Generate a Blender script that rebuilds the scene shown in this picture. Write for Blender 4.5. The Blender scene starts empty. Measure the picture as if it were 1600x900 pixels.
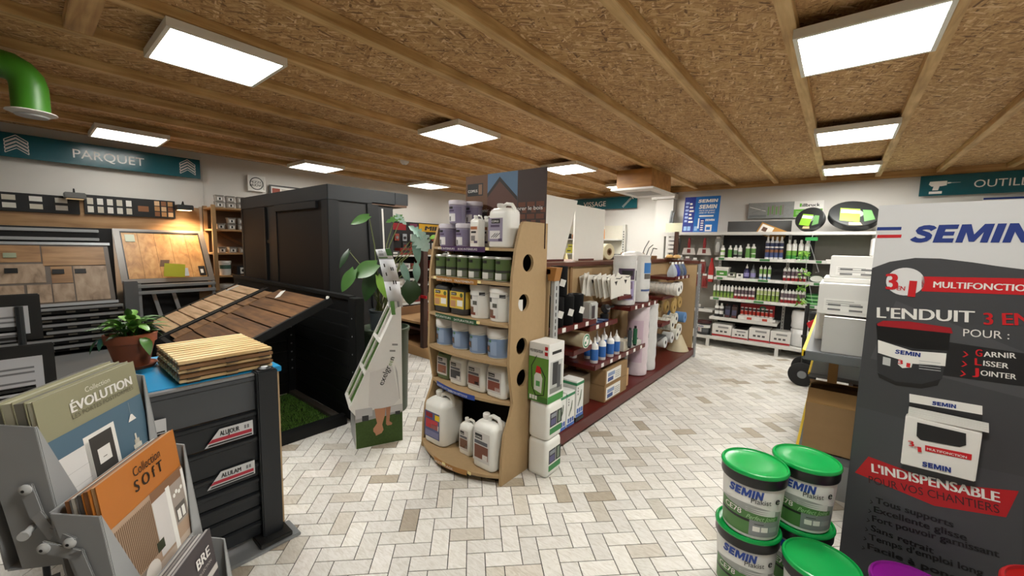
import bpy, bmesh, math, random
import numpy as np
from mathutils import Vector, Matrix
random.seed(7)
SC = bpy.context.scene
COL = SC.collection
# ---------------------------------------------------------------- camera
F_PX, YAW, PITCH, ROLL, EYE = 625.8, math.radians(-39.156), math.radians(-5.962), math.radians(1.282), 1.65
_cy, _sy, _cp, _sp, _cr, _sr = math.cos(YAW), math.sin(YAW), math.cos(PITCH), math.sin(PITCH), math.cos(ROLL), math.sin(ROLL)
FW = Vector((_sy*_cp, _cy*_cp, _sp)); _ri = Vector((_cy, -_sy, 0)); _up = _ri.cross(FW)
RT = _cr*_ri + _sr*_up; UP = -_sr*_ri + _cr*_up
EYEP = Vector((0, 0, EYE))
cam_d = bpy.data.cameras.new('camera'); cam = bpy.data.objects.new('camera', cam_d); COL.objects.link(cam)
cam_d.sensor_width = 36.0; cam_d.lens = 36.0*F_PX/1600.0; cam_d.clip_start = 0.02
cam.matrix_world = Matrix(((RT.x, UP.x, -FW.x, 0), (RT.y, UP.y, -FW.y, 0), (RT.z, UP.z, -FW.z, EYE), (0, 0, 0, 1)))
SC.camera = cam
# ---------------------------------------------------------------- light levels, view
SC.view_settings.view_transform = 'Standard'; SC.view_settings.look = 'None'
SC.view_settings.gamma = 1.0; SC.view_settings.use_curve_mapping = False
SC.view_settings.exposure = 0.0
PANEL_W = 46.0          # emission strength of a ceiling panel diffuser
SPOT_W = 75.           # clamp lamps over the parquet rack
world = bpy.data.worlds.new('world'); SC.world = world; world.use_nodes = True
world.node_tree.nodes['Background'].inputs[0].default_value = (0.9, 0.95, 1.0, 1)
world.node_tree.nodes['Background'].inputs[1].default_value = 0.0
SC.cycles.max_bounces = 6; SC.cycles.diffuse_bounces = 4; SC.cycles.glossy_bounces = 3
SC.cycles.caustics_reflective = False; SC.cycles.caustics_refractive = False
SC.cycles.sample_clamp_indirect = 4.0
# ---------------------------------------------------------------- pixel -> place on a known plane
def ray(x, y): return FW + RT*((x-800)/F_PX) - UP*((y-450)/F_PX)
def at(x, y, X=None, Y=None, Z=None):
    d = ray(x, y)
    t = (X/d.x) if X is not None else (Y/d.y) if Y is not None else (Z-EYE)/d.z
    return EYEP + d*t
def atp(x, y, p, n):
    d = ray(x, y); n = Vector(n); return EYEP + d*(n.dot(Vector(p)-EYEP)/n.dot(d))
# ---------------------------------------------------------------- materials
def lin(h):
    h = h.lstrip('#'); c = [int(h[i:i+2], 16)/255 for i in (0, 2, 4)]
    return tuple(x/12.92 if x <= .04045 else ((x+.055)/1.055)**2.4 for x in c)
_M = {}
def M(h, rough=.5, metal=0., var=.05, spec=.5, scale=14., emit=0., alpha=1., trans=0.):
    k = (h, rough, metal, var, spec, scale, emit, alpha, trans)
    if k in _M: return _M[k]
    m = bpy.data.materials.new('surface_' + h.strip('#')); m.use_nodes = True
    nt = m.node_tree; b = nt.nodes['Principled BSDF']
    c = lin(h)
    b.inputs['Roughness'].default_value = rough; b.inputs['Metallic'].default_value = metal
    b.inputs['Specular IOR Level'].default_value = spec
    b.inputs['Base Color'].default_value = (*c, 1)
    if trans: b.inputs['Transmission Weight'].default_value = trans
    if alpha < 1: b.inputs['Alpha'].default_value = alpha
    if emit:
        b.inputs['Emission Color'].default_value = (*c, 1); b.inputs['Emission Strength'].default_value = emit
    elif var:
        tc = nt.nodes.new('ShaderNodeTexCoord'); n = nt.nodes.new('ShaderNodeTexNoise'); n.inputs['Scale'].default_value = scale
        n.inputs['Detail'].default_value = 3
        mx = nt.nodes.new('ShaderNodeMix'); mx.data_type = 'RGBA'
        mx.inputs[6].default_value = tuple(max(0, x*(1-var)) for x in c) + (1,)
        mx.inputs[7].default_value = tuple(min(1, x*(1+var)) for x in c) + (1,)
        nt.links.new(tc.outputs['Object'], n.inputs['Vector']); nt.links.new(n.outputs['Fac'], mx.inputs[0])
        nt.links.new(mx.outputs[2], b.inputs['Base Color'])
    _M[k] = m; return m
def ramp(nt, stops):
    r = nt.nodes.new('ShaderNodeValToRGB'); e = r.color_ramp.elements
    while len(e) < len(stops): e.new(.5)
    for i, (p, h) in enumerate(stops):
        e[i].position = p; e[i].color = (*lin(h), 1)
    return r
def wood(name, stops, along='X', grain=30., stretch=12., rough=.5, bump=.15):
    m = bpy.data.materials.new(name); m.use_nodes = True; nt = m.node_tree; b = nt.nodes['Principled BSDF']
    tc = nt.nodes.new('ShaderNodeTexCoord'); mp = nt.nodes.new('ShaderNodeMapping')
    s = [1., 1., 1.]; s['XYZ'.index(along)] = 1./stretch; mp.inputs['Scale'].default_value = s
    n = nt.nodes.new('ShaderNodeTexNoise'); n.inputs['Scale'].default_value = grain; n.inputs['Detail'].default_value = 5
    n.inputs['Distortion'].default_value = .6
    n2 = nt.nodes.new('ShaderNodeTexNoise'); n2.inputs['Scale'].default_value = 3.5
    ad = nt.nodes.new('ShaderNodeMath'); ad.operation = 'MULTIPLY_ADD'; ad.inputs[1].default_value = .5; 
    r = ramp(nt, stops); L = nt.links.new
    L(tc.outputs['Object'], mp.inputs['Vector']); L(mp.outputs['Vector'], n.inputs['Vector']); L(tc.outputs['Object'], n2.inputs['Vector'])
    sub = nt.nodes.new('ShaderNodeMath'); sub.operation = 'SUBTRACT'; sub.inputs[1].default_value = .5
    L(n2.outputs['Fac'], sub.inputs[0]); L(sub.outputs[0], ad.inputs[0]); L(n.outputs['Fac'], ad.inputs[2])
    L(ad.outputs[0], r.inputs['Fac']); L(r.outputs['Color'], b.inputs['Base Color'])
    b.inputs['Roughness'].default_value = rough
    if bump:
        bp = nt.nodes.new('ShaderNodeBump'); bp.inputs['Strength'].default_value = bump; bp.inputs['Distance'].default_value = .002
        L(n.outputs['Fac'], bp.inputs['Height']); L(bp.outputs['Normal'], b.inputs['Normal'])
    return m
def osb():
    m = bpy.data.materials.new('strand_board'); m.use_nodes = True; nt = m.node_tree; b = nt.nodes['Principled BSDF']; L = nt.links.new
    tc = nt.nodes.new('ShaderNodeTexCoord')
    dist = nt.nodes.new('ShaderNodeTexNoise'); dist.inputs['Scale'].default_value = 9.; dist.inputs['Detail'].default_value = 2
    outs = []
    for rot, sc in ((.3, (15, 85, 30)), (1.35, (14, 78, 30)), (2.4, (15, 92, 30))):
        mr = nt.nodes.new('ShaderNodeMapping'); mr.inputs['Rotation'].default_value = (0, 0, rot)
        mp = nt.nodes.new('ShaderNodeMapping'); mp.inputs['Scale'].default_value = sc
        vm = nt.nodes.new('ShaderNodeVectorMath'); vm.operation = 'MULTIPLY_ADD'; vm.inputs[1].default_value = (.025, .025, .0)
        L(dist.outputs['Color'], vm.inputs[0]); L(tc.outputs['Object'], vm.inputs[2]); L(vm.outputs[0], mr.inputs['Vector']); L(mr.outputs[0], mp.inputs['Vector'])
        v = nt.nodes.new('ShaderNodeTexVoronoi'); v.inputs['Scale'].default_value = 1.; L(mp.outputs['Vector'], v.inputs['Vector'])
        sx = nt.nodes.new('ShaderNodeSeparateColor'); L(v.outputs['Color'], sx.inputs['Color']); outs.append(sx)
    L(tc.outputs['Object'], dist.inputs['Vector'])
    def sel(a, bb, f, th):
        g = nt.nodes.new('ShaderNodeMath'); g.operation = 'GREATER_THAN'; g.inputs[1].default_value = th; L(f, g.inputs[0])
        mx = nt.nodes.new('ShaderNodeMix'); mx.data_type = 'FLOAT'; L(g.outputs[0], mx.inputs[0]); L(a, mx.inputs[2]); L(bb, mx.inputs[3]); return mx.outputs[0]
    v = sel(outs[0].outputs['Red'], outs[1].outputs['Red'], outs[1].outputs['Green'], .5)
    v = sel(v, outs[2].outputs['Red'], outs[2].outputs['Green'], .62)
    r = ramp(nt, [(0., '#6f4f30'), (.12, '#9f774b'), (.5, '#ba925f'), (.85, '#caa473'), (1., '#e2c499')])
    L(v, r.inputs['Fac']); L(r.outputs['Color'], b.inputs['Base Color']); b.inputs['Roughness'].default_value = .75
    bp = nt.nodes.new('ShaderNodeBump'); bp.inputs['Strength'].default_value = .35; bp.inputs['Distance'].default_value = .003
    L(v, bp.inputs['Height']); L(bp.outputs['Normal'], b.inputs['Normal'])
    return m
# ---------------------------------------------------------------- mesh builder
_TXT = {}
def block_logo():
    # heavy block capitals for the filler maker's word mark (cap height .73)
    E = [(0,0),(.72,0),(.72,.24),(.30,.24),(.30,.39),(.66,.39),(.66,.61),(.30,.61),(.30,.76),(.72,.76),(.72,1),(0,1)]
    Mm = [(0,0),(.25,0),(.25,.56),(.45,.05),(.63,.05),(.83,.56),(.83,0),(1.08,0),(1.08,1),(.76,1),(.54,.44),(.32,1),(0,1)]
    I = [(0,0),(.28,0),(.28,1),(0,1)]; N = [(0,0),(.26,0),(.26,.56),(.58,0),(.85,0),(.85,1),(.59,1),(.59,.44),(.27,1),(0,1)]
    c = [(.72,.74),(.62,.845),(.48,.88),(.32,.87),(.20,.81),(.165,.71),(.23,.61),(.38,.54),(.53,.47),(.62,.38),(.62,.27),(.55,.17),(.40,.12),(.25,.125),(.12,.18),(.03,.27)]
    vs, fs = [], []
    h = .125; L, Rr = [], []
    for i, p in enumerate(c):
        a, b = c[max(0, i-1)], c[min(len(c)-1, i+1)]; dx, dy = b[0]-a[0], b[1]-a[1]; l = math.hypot(dx, dy); L.append((p[0]-dy/l*h, p[1]+dx/l*h)); Rr.append((p[0]+dy/l*h, p[1]-dx/l*h))
    vs += [(x, y) for x, y in L+Rr]; n = len(c); fs += [(i, i+1, n+i+1, n+i) for i in range(n-1)]
    off = .84
    for g, w in ((E, .72), (Mm, 1.08), (I, .28), (N, .85)):
        b = len(vs); vs += [(x+off, y) for x, y in g]; fs.append(tuple(range(b, b+len(g)))); off += w+.09
    return [(x*.73, y*.73, 0) for x, y in vs], fs
def text_geo(s, bold):
    k = (s, bold)
    if s == 'SEMIN' and k not in _TXT:
        vs, fs = block_logo(); _TXT[k] = (vs, fs, min(v[0] for v in vs), max(v[0] for v in vs), 0, .73)
    if k not in _TXT:
        c = bpy.data.curves.new('lettering', 'FONT'); c.body = s; c.size = 1.; c.offset = bold; c.resolution_u = 3
        o = bpy.data.objects.new('lettering', c); COL.objects.link(o); bpy.context.view_layer.update()
        me = bpy.data.meshes.new_from_object(o.evaluated_get(bpy.context.evaluated_depsgraph_get()))
        vs = [tuple(v.co) for v in me.vertices]; fs = [tuple(p.vertices) for p in me.polygons]
        bpy.data.objects.remove(o); bpy.data.curves.remove(c); bpy.data.meshes.remove(me)
        xs = [v[0] for v in vs]; ys = [v[1] for v in vs]
        _TXT[k] = (vs, fs, min(xs) if xs else 0, max(xs) if xs else 1, min(ys) if ys else 0, max(ys) if ys else 1)
    return _TXT[k]
class MB:
    def __init__(s): s.v = []; s.f = []; s.m = []; s.sm = []; s.mats = []
    def mark(s): return (len(s.v), len(s.f))
    def mi(s, mat):
        if mat not in s.mats: s.mats.append(mat)
        return s.mats.index(mat)
    def add(s, vs, fs, mat, smooth=False):
        o = len(s.v); i = s.mi(mat); s.v += [Vector(v) for v in vs]
        for f in fs: s.f.append([o+k for k in f]); s.m.append(i); s.sm.append(smooth)
        return s
    def obox(s, o, a, b, c, mat):
        o, a, b, c = map(Vector, (o, a, b, c))
        vs = [o, o+a, o+a+b, o+b, o+c, o+a+c, o+a+b+c, o+b+c]
        return s.add(vs, [(0,3,2,1), (4,5,6,7), (0,1,5,4), (1,2,6,5), (2,3,7,6), (3,0,4,7)], mat)
    def box(s, x0, x1, y0, y1, z0, z1, mat): return s.obox((x0,y0,z0), (x1-x0,0,0), (0,y1-y0,0), (0,0,z1-z0), mat)
    def prism(s, pts, vec, mat):
        pts = [Vector(p) for p in pts]; n = len(pts); vec = Vector(vec)
        fs = [tuple(range(n))[::-1], tuple(range(n, 2*n))] + [(i, (i+1) % n, n+(i+1) % n, n+i) for i in range(n)]
        return s.add(pts + [p+vec for p in pts], fs, mat)
    def poly(s, pts, mat): return s.add(pts, [tuple(range(len(pts)))], mat)
    def lathe(s, prof, mat, c=(0,0,0), seg=24, ax=(0,0,1), smooth=True):
        ax = Vector(ax).normalized(); a = ax.orthogonal().normalized(); b = ax.cross(a); c = Vector(c)
        vs = []; fs = []; rings = []
        for r, z in prof:
            if r < 1e-6: vs.append(c+ax*z); rings.append([len(vs)-1])
            else:
                st = len(vs)
                for k in range(seg):
                    t = 2*math.pi*k/seg; vs.append(c+ax*z+(a*math.cos(t)+b*math.sin(t))*r)
                rings.append(list(range(st, st+seg)))
        for A, B in zip(rings, rings[1:]):
            if len(A) == 1 and len(B) == 1: continue
            for k in range(seg):
                j = (k+1) % seg
                if len(A) == 1: fs.append((A[0], B[j], B[k]))
                elif len(B) == 1: fs.append((A[k], A[j], B[0]))
                else: fs.append((A[k], A[j], B[j], B[k]))
        return s.add(vs, fs, mat, smooth)
    def cyl(s, c, r, h, mat, seg=20, ax=(0,0,1), b=.004):
        b = min(b, r*.4, h*.4)
        return s.lathe([(0,0), (r-b,0), (r,b), (r,h-b), (r-b,h), (0,h)], mat, c, seg, ax)
    def tube(s, pts, r, mat, seg=8, closed=False):
        pts = [Vector(p) for p in pts]; n = len(pts); vs = []; fs = []; pn = None
        for i, p in enumerate(pts):
            if closed: t = pts[(i+1) % n]-pts[i-1]
            else: t = pts[min(i+1, n-1)]-pts[max(i-1, 0)]
            t.normalize()
            if pn is None: pn = t.orthogonal().normalized()
            pn = (pn - t*pn.dot(t)).normalized(); q = t.cross(pn)
            rr = r[i] if isinstance(r, (list, tuple)) else r
            for k in range(seg):
                a = 2*math.pi*k/seg; vs.append(p+(pn*math.cos(a)+q*math.sin(a))*rr)
        m = n if closed else n-1
        for i in range(m):
            for k in range(seg):
                j = (k+1) % seg; i2 = (i+1) % n
                fs.append((i*seg+k, i*seg+j, i2*seg+j, i2*seg+k))
        if not closed: fs += [tuple(range(seg))[::-1], tuple(range((n-1)*seg, n*seg))]
        return s.add(vs, fs, mat, True)
    def loft(s, secs, mat, seg=6, smooth=True):
        # sections (z, half x, half y, corner radius, cx, cy): rounded rectangles
        vs = []; fs = []; n = 4*(seg+1)
        for sec in secs:
            z, hx, hy, r = sec[:4]; cx, cy = (sec[4], sec[5]) if len(sec) > 4 else (0, 0); r = min(r, hx, hy)
            for q, (sx, sy) in enumerate(((1,1), (-1,1), (-1,-1), (1,-1))):
                for k in range(seg+1):
                    a = math.pi/2*(q+k/seg)
                    vs.append((cx+sx*(hx-r)+r*math.cos(a), cy+sy*(hy-r)+r*math.sin(a), z))
        for i in range(len(secs)-1):
            for k in range(n): fs.append((i*n+k, i*n+(k+1) % n, (i+1)*n+(k+1) % n, (i+1)*n+k))
        fs += [tuple(range(n))[::-1], tuple(range((len(secs)-1)*n, len(secs)*n))]
        return s.add(vs, fs, mat, smooth)
    def text(s, body, o, r, u, mat, w=None, h=None, bold=0., align='l', lift=.0012, shear=0., R=None):
        # o = baseline anchor, r / u = unit right and up; w fits the width, h the height of the letters
        heavy = bold if body != 'SEMIN' else 0.; vs, fs, x0, x1, y0, y1 = text_geo(body, 0.)
        if heavy:
            N = len(vs); vs = [(v[0]+dx, v[1], dz) for dx, dz in ((-heavy,0), (0,.0003), (heavy,.0006)) for v in vs]; fs = [tuple(i+N*k for i in f) for k in range(3) for f in fs]; x0 -= heavy; x1 += heavy
        cap = .73
        if w is not None: sx = w/(x1-x0); sy = (h/cap) if h else sx
        else: sy = h/cap; sx = sy
        W = (x1-x0)*sx; off = {'l': 0, 'c': -W/2, 'r': -W}[align]
        o, r, u = Vector(o), Vector(r), Vector(u); n = r.cross(u)
        out = []
        for v in vs:
            xx = (v[0]-x0)*sx+off+shear*v[1]*sy; yy = v[1]*sy
            if R is None: out.append(o+r*xx+u*yy+n*(lift+v[2]))
            else:   # bent round a cone of radius R(z) about the z axis, facing -y; o.x is arc length
                z = o.z+yy; rr = R(z)+lift+v[2]; a = (o.x+xx)/rr; out.append(Vector((rr*math.sin(a), -rr*math.cos(a), z)))
        return s.add(out, fs, mat)
    def cpatch(s, R, x0, x1, z0, z1, mat, lift=.0006, n=None, top=None):
        n = n or max(3, int(abs(x1-x0)/.012)); vs = []; nz = 1 if top is None else 1
        for i in range(n+1):
            x = x0+(x1-x0)*i/n
            for z in (z0, z1 if top is None else top(i/n)):
                rr = R(z)+lift; a = x/rr; vs.append((rr*math.sin(a), -rr*math.cos(a), z))
        return s.add(vs, [(2*i, 2*i+2, 2*i+3, 2*i+1) for i in range(n)], mat, True)
    def build(s, name, parent=None, bevel=0., loc=None, rot=None, angle=35, recalc=True):
        me = bpy.data.meshes.new(name); bm = bmesh.new()
        bv = [bm.verts.new(v) for v in s.v]
        for f, mi, sm in zip(s.f, s.m, s.sm):
            try: fc = bm.faces.new([bv[k] for k in f]); fc.material_index = mi; fc.smooth = sm
            except ValueError: pass
        if recalc: bmesh.ops.recalc_face_normals(bm, faces=bm.faces)
        if bevel:
            es = [e for e in bm.edges if len(e.link_faces) == 2 and e.calc_face_angle(0) > .6]
            bmesh.ops.bevel(bm, geom=es, offset=bevel, segments=2, affect='EDGES', clamp_overlap=True)
            for f in bm.faces: f.smooth = True
        bm.to_mesh(me); bm.free()
        for m in s.mats: me.materials.append(m)
        if bevel or any(s.sm): me.set_sharp_from_angle(angle=math.radians(angle))
        o = bpy.data.objects.new(name, me); COL.objects.link(o)
        if parent: o.parent = parent
        if loc is not None: o.location = loc
        if rot is not None: o.rotation_euler = rot
        return o
def build_each(s, name, parent, marks, **kw):
    # the pieces between the marks (vertex, face counts) each become a part of their own
    ks = marks+[(len(s.v), len(s.f))]; out = []
    for (v0, f0), (v1, f1) in zip(ks, ks[1:]):
        if f1 == f0: continue
        q = MB(); q.mats = []; q.v = s.v[v0:v1]; q.sm = s.sm[f0:f1]; ms = s.m[f0:f1]
        for i in ms: q.mi(s.mats[i])
        q.m = [q.mats.index(s.mats[i]) for i in ms]; q.f = [[i-v0 for i in f] for f in s.f[f0:f1]]
        out.append(q.build(name, parent, **kw))
    return out
def tag(o, label, cat, group=None):
    o['label'] = label; o['category'] = cat
    if group: o['group'] = group
    return o
def thing(name, label, cat, loc=(0,0,0), rz=0., group=None):
    o = bpy.data.objects.new(name, None); COL.objects.link(o); o.empty_display_size = .05
    o.location = loc; o.rotation_euler = (0, 0, rz); return tag(o, label, cat, group)
def dup(root, loc, label, rz=None, group=None, scale=None):
    def cp(o, par):
        c = o.copy(); COL.objects.link(c)
        if par: c.parent = par
        for ch in list(o.children): cp(ch, c)
        return c
    r = cp(root, None); r.location = loc
    if rz is not None: r.rotation_euler = (0, 0, rz)
    if scale: r.scale = scale
    r['label'] = label
    if group: r['group'] = group
    return r
def struct(o): o['kind'] = 'structure'; return o
ORD = ['first','second','third','fourth','fifth','sixth','seventh','eighth','ninth','tenth','eleventh','twelfth','thirteenth','fourteenth']
X_, Y_, Z_ = Vector((1,0,0)), Vector((0,1,0)), Vector((0,0,1))
# common colours
WHITE = M('#e8e6e1', .45); PAPER = M('#e4e3de', .7); BLACK = M('#141414', .45); NEAR = M('#1d1e20', .5)
DARKMETAL = M('#2a2d30', .4, .3); GREYMETAL = M('#9a9da0', .42, .3); LIGHTGREY = M('#b9bbbb', .5); MIDGREY = M('#75787a', .5)
RED = M('#b3141d', .45); NAVY = M('#17327e', .4); TEAL = M('#0f525d', .22); GREENLID = M('#0f9a48', .25, 0, .03)
KRAFT = M('#927550', .75, 0, .08); MDF = M('#a48a66', .7, 0, .07, .3, 40.); WINE = M('#54140f', .4)
YELLOW = M('#e4c21a', .5); HDPE = M('#e6e6e0', .35, 0, .02); INK = M('#222222', .6); BROWNRAIL = M('#5a2c1a', .5)
# ================================================================ the room
WX0, WX1, WY0, WY1, CEIL = -7.35, 3.2, -2.6, 8.45, 2.90
def tiles():
    me = bpy.data.meshes.new('floor'); L, G = .0978, .0018
    bm = bmesh.new(); lay = bm.loops.layers.color.new('tone')
    def quad(pts, col):
        f = bm.faces.new([bm.verts.new(p) for p in pts])
        for lp in f.loops: lp[lay] = col
    p, q = Vector((1,1,0))/math.sqrt(2), Vector((-1,1,0))/math.sqrt(2); O = Vector((-1.70, 1.412, 0))
    rnd = random.Random(3)
    for i in range(-95, 110):
        for j in range(-95, 110):
            c = (i+j) % 4
            if c not in (0, 2): continue
            a, b = (2, 1) if c == 0 else (1, 2)
            m = O+(p*(i+a/2)+q*(j+b/2))*L
            if not (WX0-.1 < m.x < WX1+.1 and -.6 < m.y < WY1+.1): continue
            t = rnd.random(); v = rnd.uniform(.93, 1.03)
            base = (.88, .872, .85) if t < .85 else (.80, .78, .74) if t < .965 else (.68, .64, .575)
            col = tuple(min(1, x*v) for x in base)+(1,)
            o = O+p*(i*L+G)+q*(j*L+G); e1 = p*(a*L-2*G); e2 = q*(b*L-2*G); dn = Vector((0,0,-.003)); k = .0012
            top = [o+p*k+q*k, o+e1-p*k+q*k, o+e1+e2-p*k-q*k, o+e2+p*k-q*k]; bot = [o+dn, o+e1+dn, o+e1+e2+dn, o+e2+dn]
            quad(top, col)
            for n in range(4): quad([bot[n], bot[(n+1) % 4], top[(n+1) % 4], top[n]], col)
    g = (.13, .12, .105, 1)
    quad([(WX0-.1, WY0-.1, -.0025), (WX1+.1, WY0-.1, -.0025), (WX1+.1, WY1+.1, -.0025), (WX0-.1, WY1+.1, -.0025)], g)
    bm.to_mesh(me); bm.free()
    m = bpy.data.materials.new('slate_look_tile'); m.use_nodes = True; nt = m.node_tree; b = nt.nodes['Principled BSDF']; Lk = nt.links.new
    at_ = nt.nodes.new('ShaderNodeAttribute'); at_.attribute_name = 'tone'
    tc = nt.nodes.new('ShaderNodeTexCoord'); n = nt.nodes.new('ShaderNodeTexNoise'); n.inputs['Scale'].default_value = 16; n.inputs['Detail'].default_value = 6; n.inputs['Distortion'].default_value = 1.5
    mp = nt.nodes.new('ShaderNodeMapping'); mp.inputs['Rotation'].default_value = (0, 0, .3); mp.inputs['Scale'].default_value = (1, 3.2, 1)
    Lk(tc.outputs['Object'], mp.inputs['Vector']); Lk(mp.outputs['Vector'], n.inputs['Vector'])
    r = ramp(nt, [(.25, '#dcd8d0'), (.6, '#ffffff')]); Lk(n.outputs['Fac'], r.inputs['Fac'])
    mx = nt.nodes.new('ShaderNodeMix'); mx.data_type = 'RGBA'; mx.blend_type = 'MULTIPLY'; mx.inputs[0].default_value = .75
    Lk(at_.outputs['Color'], mx.inputs[6]); Lk(r.outputs['Color'], mx.inputs[7]); Lk(mx.outputs[2], b.inputs['Base Color'])
    b.inputs['Roughness'].default_value = .42; b.inputs['Specular IOR Level'].default_value = .4
    bp = nt.nodes.new('ShaderNodeBump'); bp.inputs['Strength'].default_value = .35; bp.inputs['Distance'].default_value = .004
    Lk(n.outputs['Fac'], bp.inputs['Height']); Lk(bp.outputs['Normal'], b.inputs['Normal'])
    me.materials.append(m); o = bpy.data.objects.new('floor', me); COL.objects.link(o); return struct(o)
tiles()
WALL = M('#d6d3cd', .85, 0, .03, .2, 3.)
def wall(name, *b): return struct(MB().box(*b, WALL).build(name))
wall('wall_left', WX0-.1, WX0, WY0, WY1, 0, CEIL); wall('wall_back', WX0-.1, WX1+.1, WY1, WY1+.1, 0, CEIL)
wall('wall_right', WX1, WX1+.1, WY0, WY1, 0, CEIL); wall('wall_front', WX0-.1, WX1+.1, WY0-.1, WY0, 0, CEIL)
OSB = osb(); PINE = wood('pine_batten', [(.2, '#96703f'), (.45, '#c09a63'), (.7, '#dcb981')], 'Y', 26, 14)
PINEX = wood('pine_batten_cross', [(.2, '#8a6338'), (.45, '#b48a55'), (.7, '#cfa970')], 'X', 26, 14)
ceil = struct(MB().box(WX0-.1, WX1+.1, WY0-.1, WY1+.1, CEIL, CEIL+.08, OSB).build('ceiling'))
JX = [.34-.655*k for k in range(-4, 12)]
for x in JX:
    struct(MB().box(x-.035, x+.035, WY0, WY1-.041, 2.835, CEIL, PINE).build('trim_1', bevel=.003))
struct(MB().box(WX0, WX1, WY1-.04, WY1, 2.80, CEIL, PINEX).build('trim_2', bevel=.003))
struct(MB().box(-3.553, -2.972, .24, .36, 2.835, CEIL, PINEX).build('trim_3', bevel=.003))
# white boxed pipe on the back wall
bp_ = MB().box(-3.0, -2.66, 8.3, WY1, 0, 2.72, WALL).build('trim_4'); struct(bp_)
pb = MB().box(-3.08, -2.62, 8.22, WY1, 2.66, 2.76, WHITE).build('trim_5', bevel=.004); struct(pb)
# ---------------------------------------------------------------- ceiling panels (the room's own lamps)
def led_panel(power):
    t = thing('ceiling_light', 'x', 'ceiling light', (0,0,0), 0, 'square ceiling light panels')
    fr = M('#f0ece0', .5)
    f = MB(); a, b, z0, z1 = .305, .283, 2.784, 2.834
    for x0, x1, y0, y1 in ((-a,a,-a,-b), (-a,a,b,a), (-a,-b,-b,b), (b,a,-b,b)): f.box(x0, x1, y0, y1, z0, z1, fr)
    f.box(-b, b, -b, b, 2.815, 2.834, fr); f.build('frame', t)
    em = M('#fffdf6', .5, 0, 0, .5, 1, PANEL_W*power)
    MB().box(-b, b, -b, b, 2.79, 2.80, em).build('diffuser', t)
    return t
cols = {-6.42: 'row beside the PARQUET sign', -3.2: 'row above the sales stand', 0.01: 'row above the bucket stacks'}
for x, rn in cols.items():
    lp = led_panel(.32 if x < -5 else 1.); first = True     # the left row is dimmer
    for k, y in enumerate((.88, 3.0, 5.2, 7.3)):
        nm = f'lit square ceiling panel, {["nearest","second nearest","third nearest","farthest"][k]} in the {rn}'
        if first: lp.location = (x, y, 0); lp['label'] = nm; first = False
        else: dup(lp, (x, y, 0), nm)
# ---------------------------------------------------------------- green air duct, smoke detector, cassette unit
DUCT = M('#3f7f1f', .4)
t = thing('ventilation_duct', 'green round duct elbow with white disc vent under the ceiling', 'air duct', at(50, 180, Z=2.42))
zt = .30; pts = [(0,0,.02), (0,0,.12)] + [((-.12+.12*math.cos(a))*.35, (-.12+.12*math.cos(a))*.94, .17+.12*math.sin(a)) for a in (0, .4, .8, 1.2, 1.57)] + [(-.1,-.28,.29), (-.3,-.8,.29)]
MB().tube(pts, .085, DUCT, 24).build('pipe', t)
MB().tube([(-.055,-.16,.29), (-.075,-.21,.29)], .089, M('#356d1a', .4), 24).build('collar', t)
MB().lathe([(0,0), (.085,0), (.115,.012), (.112,.018), (.08,.02), (0,.02)], WHITE, (0,0,.0), 32).build('vent_disc', t)
MB().lathe([(0,-.012), (.07,-.012), (.078,-.004), (0,-.004)], LIGHTGREY, (0,0,0), 32).build('vent_cone', t)
t = thing('smoke_detector', 'small white round detector on the ceiling beyond the middle lights', 'detector', at(632, 252, Z=2.86))
MB().lathe([(0,-.045), (.035,-.045), (.06,-.02), (.065,.0), (.065,.038), (0,.038)], WHITE, (0,0,0), 24).build('housing', t)
MB().lathe([(0,-.049), (.018,-.049), (.018,-.044), (0,-.044)], LIGHTGREY, (0,0,0), 16).build('sensor', t)
t = thing('ceiling_air_unit', 'wood-cased ceiling air unit with white underside near the back wall', 'air unit', (-2.48, 6.28, 2.52))
MB().box(-.27, .27, -.42, .42, .03, .31, wood('air_unit_case', [(.2, '#7a4f22'), (.6, '#a9763a'), (.8, '#b98a4e')], 'X', 12, 6)).build('casing', t, .004)
g = MB().box(-.33, .33, -.5, .5, 0, .03, WHITE)
g.build('fascia', t, .006); g = MB()
for k in range(9): g.box(-.2, .2, -.24+.055*k, -.215+.055*k, -.006, 0, LIGHTGREY)
g.build('grille', t)
# ---------------------------------------------------------------- hanging department signs
def sign(name, label, p0, p1, z0, z1, word, wpos, wh, deco, face):
    # thin board between two plan points, faced along "face"
    a, b = Vector((p0[0], p0[1], z0)), Vector((p1[0], p1[1], z0)); u = (b-a).normalized(); n = Vector(face)
    t = thing(name, label, 'sign', a); W = (b-a).length; H = z1-z0
    MB().obox((0,0,0), u*W, n*-.02, (0,0,H), TEAL).build('board', t)
    m = MB(); m.text(word, u*(W*wpos)+Z_*(H*.5-wh*.5), u, Z_, WHITE, h=wh, align='c', lift=.002); m.build('lettering', t)
    m = MB(); MK.clear(); deco(m, u, W, H, n); build_each(m, 'emblem', t, MK or [(0,0)])
    return t
def line(m, u, n, a, b, th, mat=None):
    a, b = Vector(a), Vector(b); d = (b-a).normalized(); s = Vector((-d.y, d.x))
    P = [a+s*th, b+s*th, b-s*th, a-s*th]; m.poly([u*p.x+Z_*p.y+n*.0025 for p in P], mat or WHITE)
MK = []
def chev(m, u, W, H, n):
    for cx in (.14*W, .925*W):
        MK.append(m.mark())
        for k in range(4):
            zz = .045+.038*k; w = .085
            for sx in (-1, 1):
                line(m, u, n, (cx+sx*w, zz), (cx, zz+.06), .0035); line(m, u, n, (cx+sx*w, zz+.026), (cx, zz+.086), .0035); line(m, u, n, (cx+sx*w, zz), (cx+sx*w, zz+.026), .0035)
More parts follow.
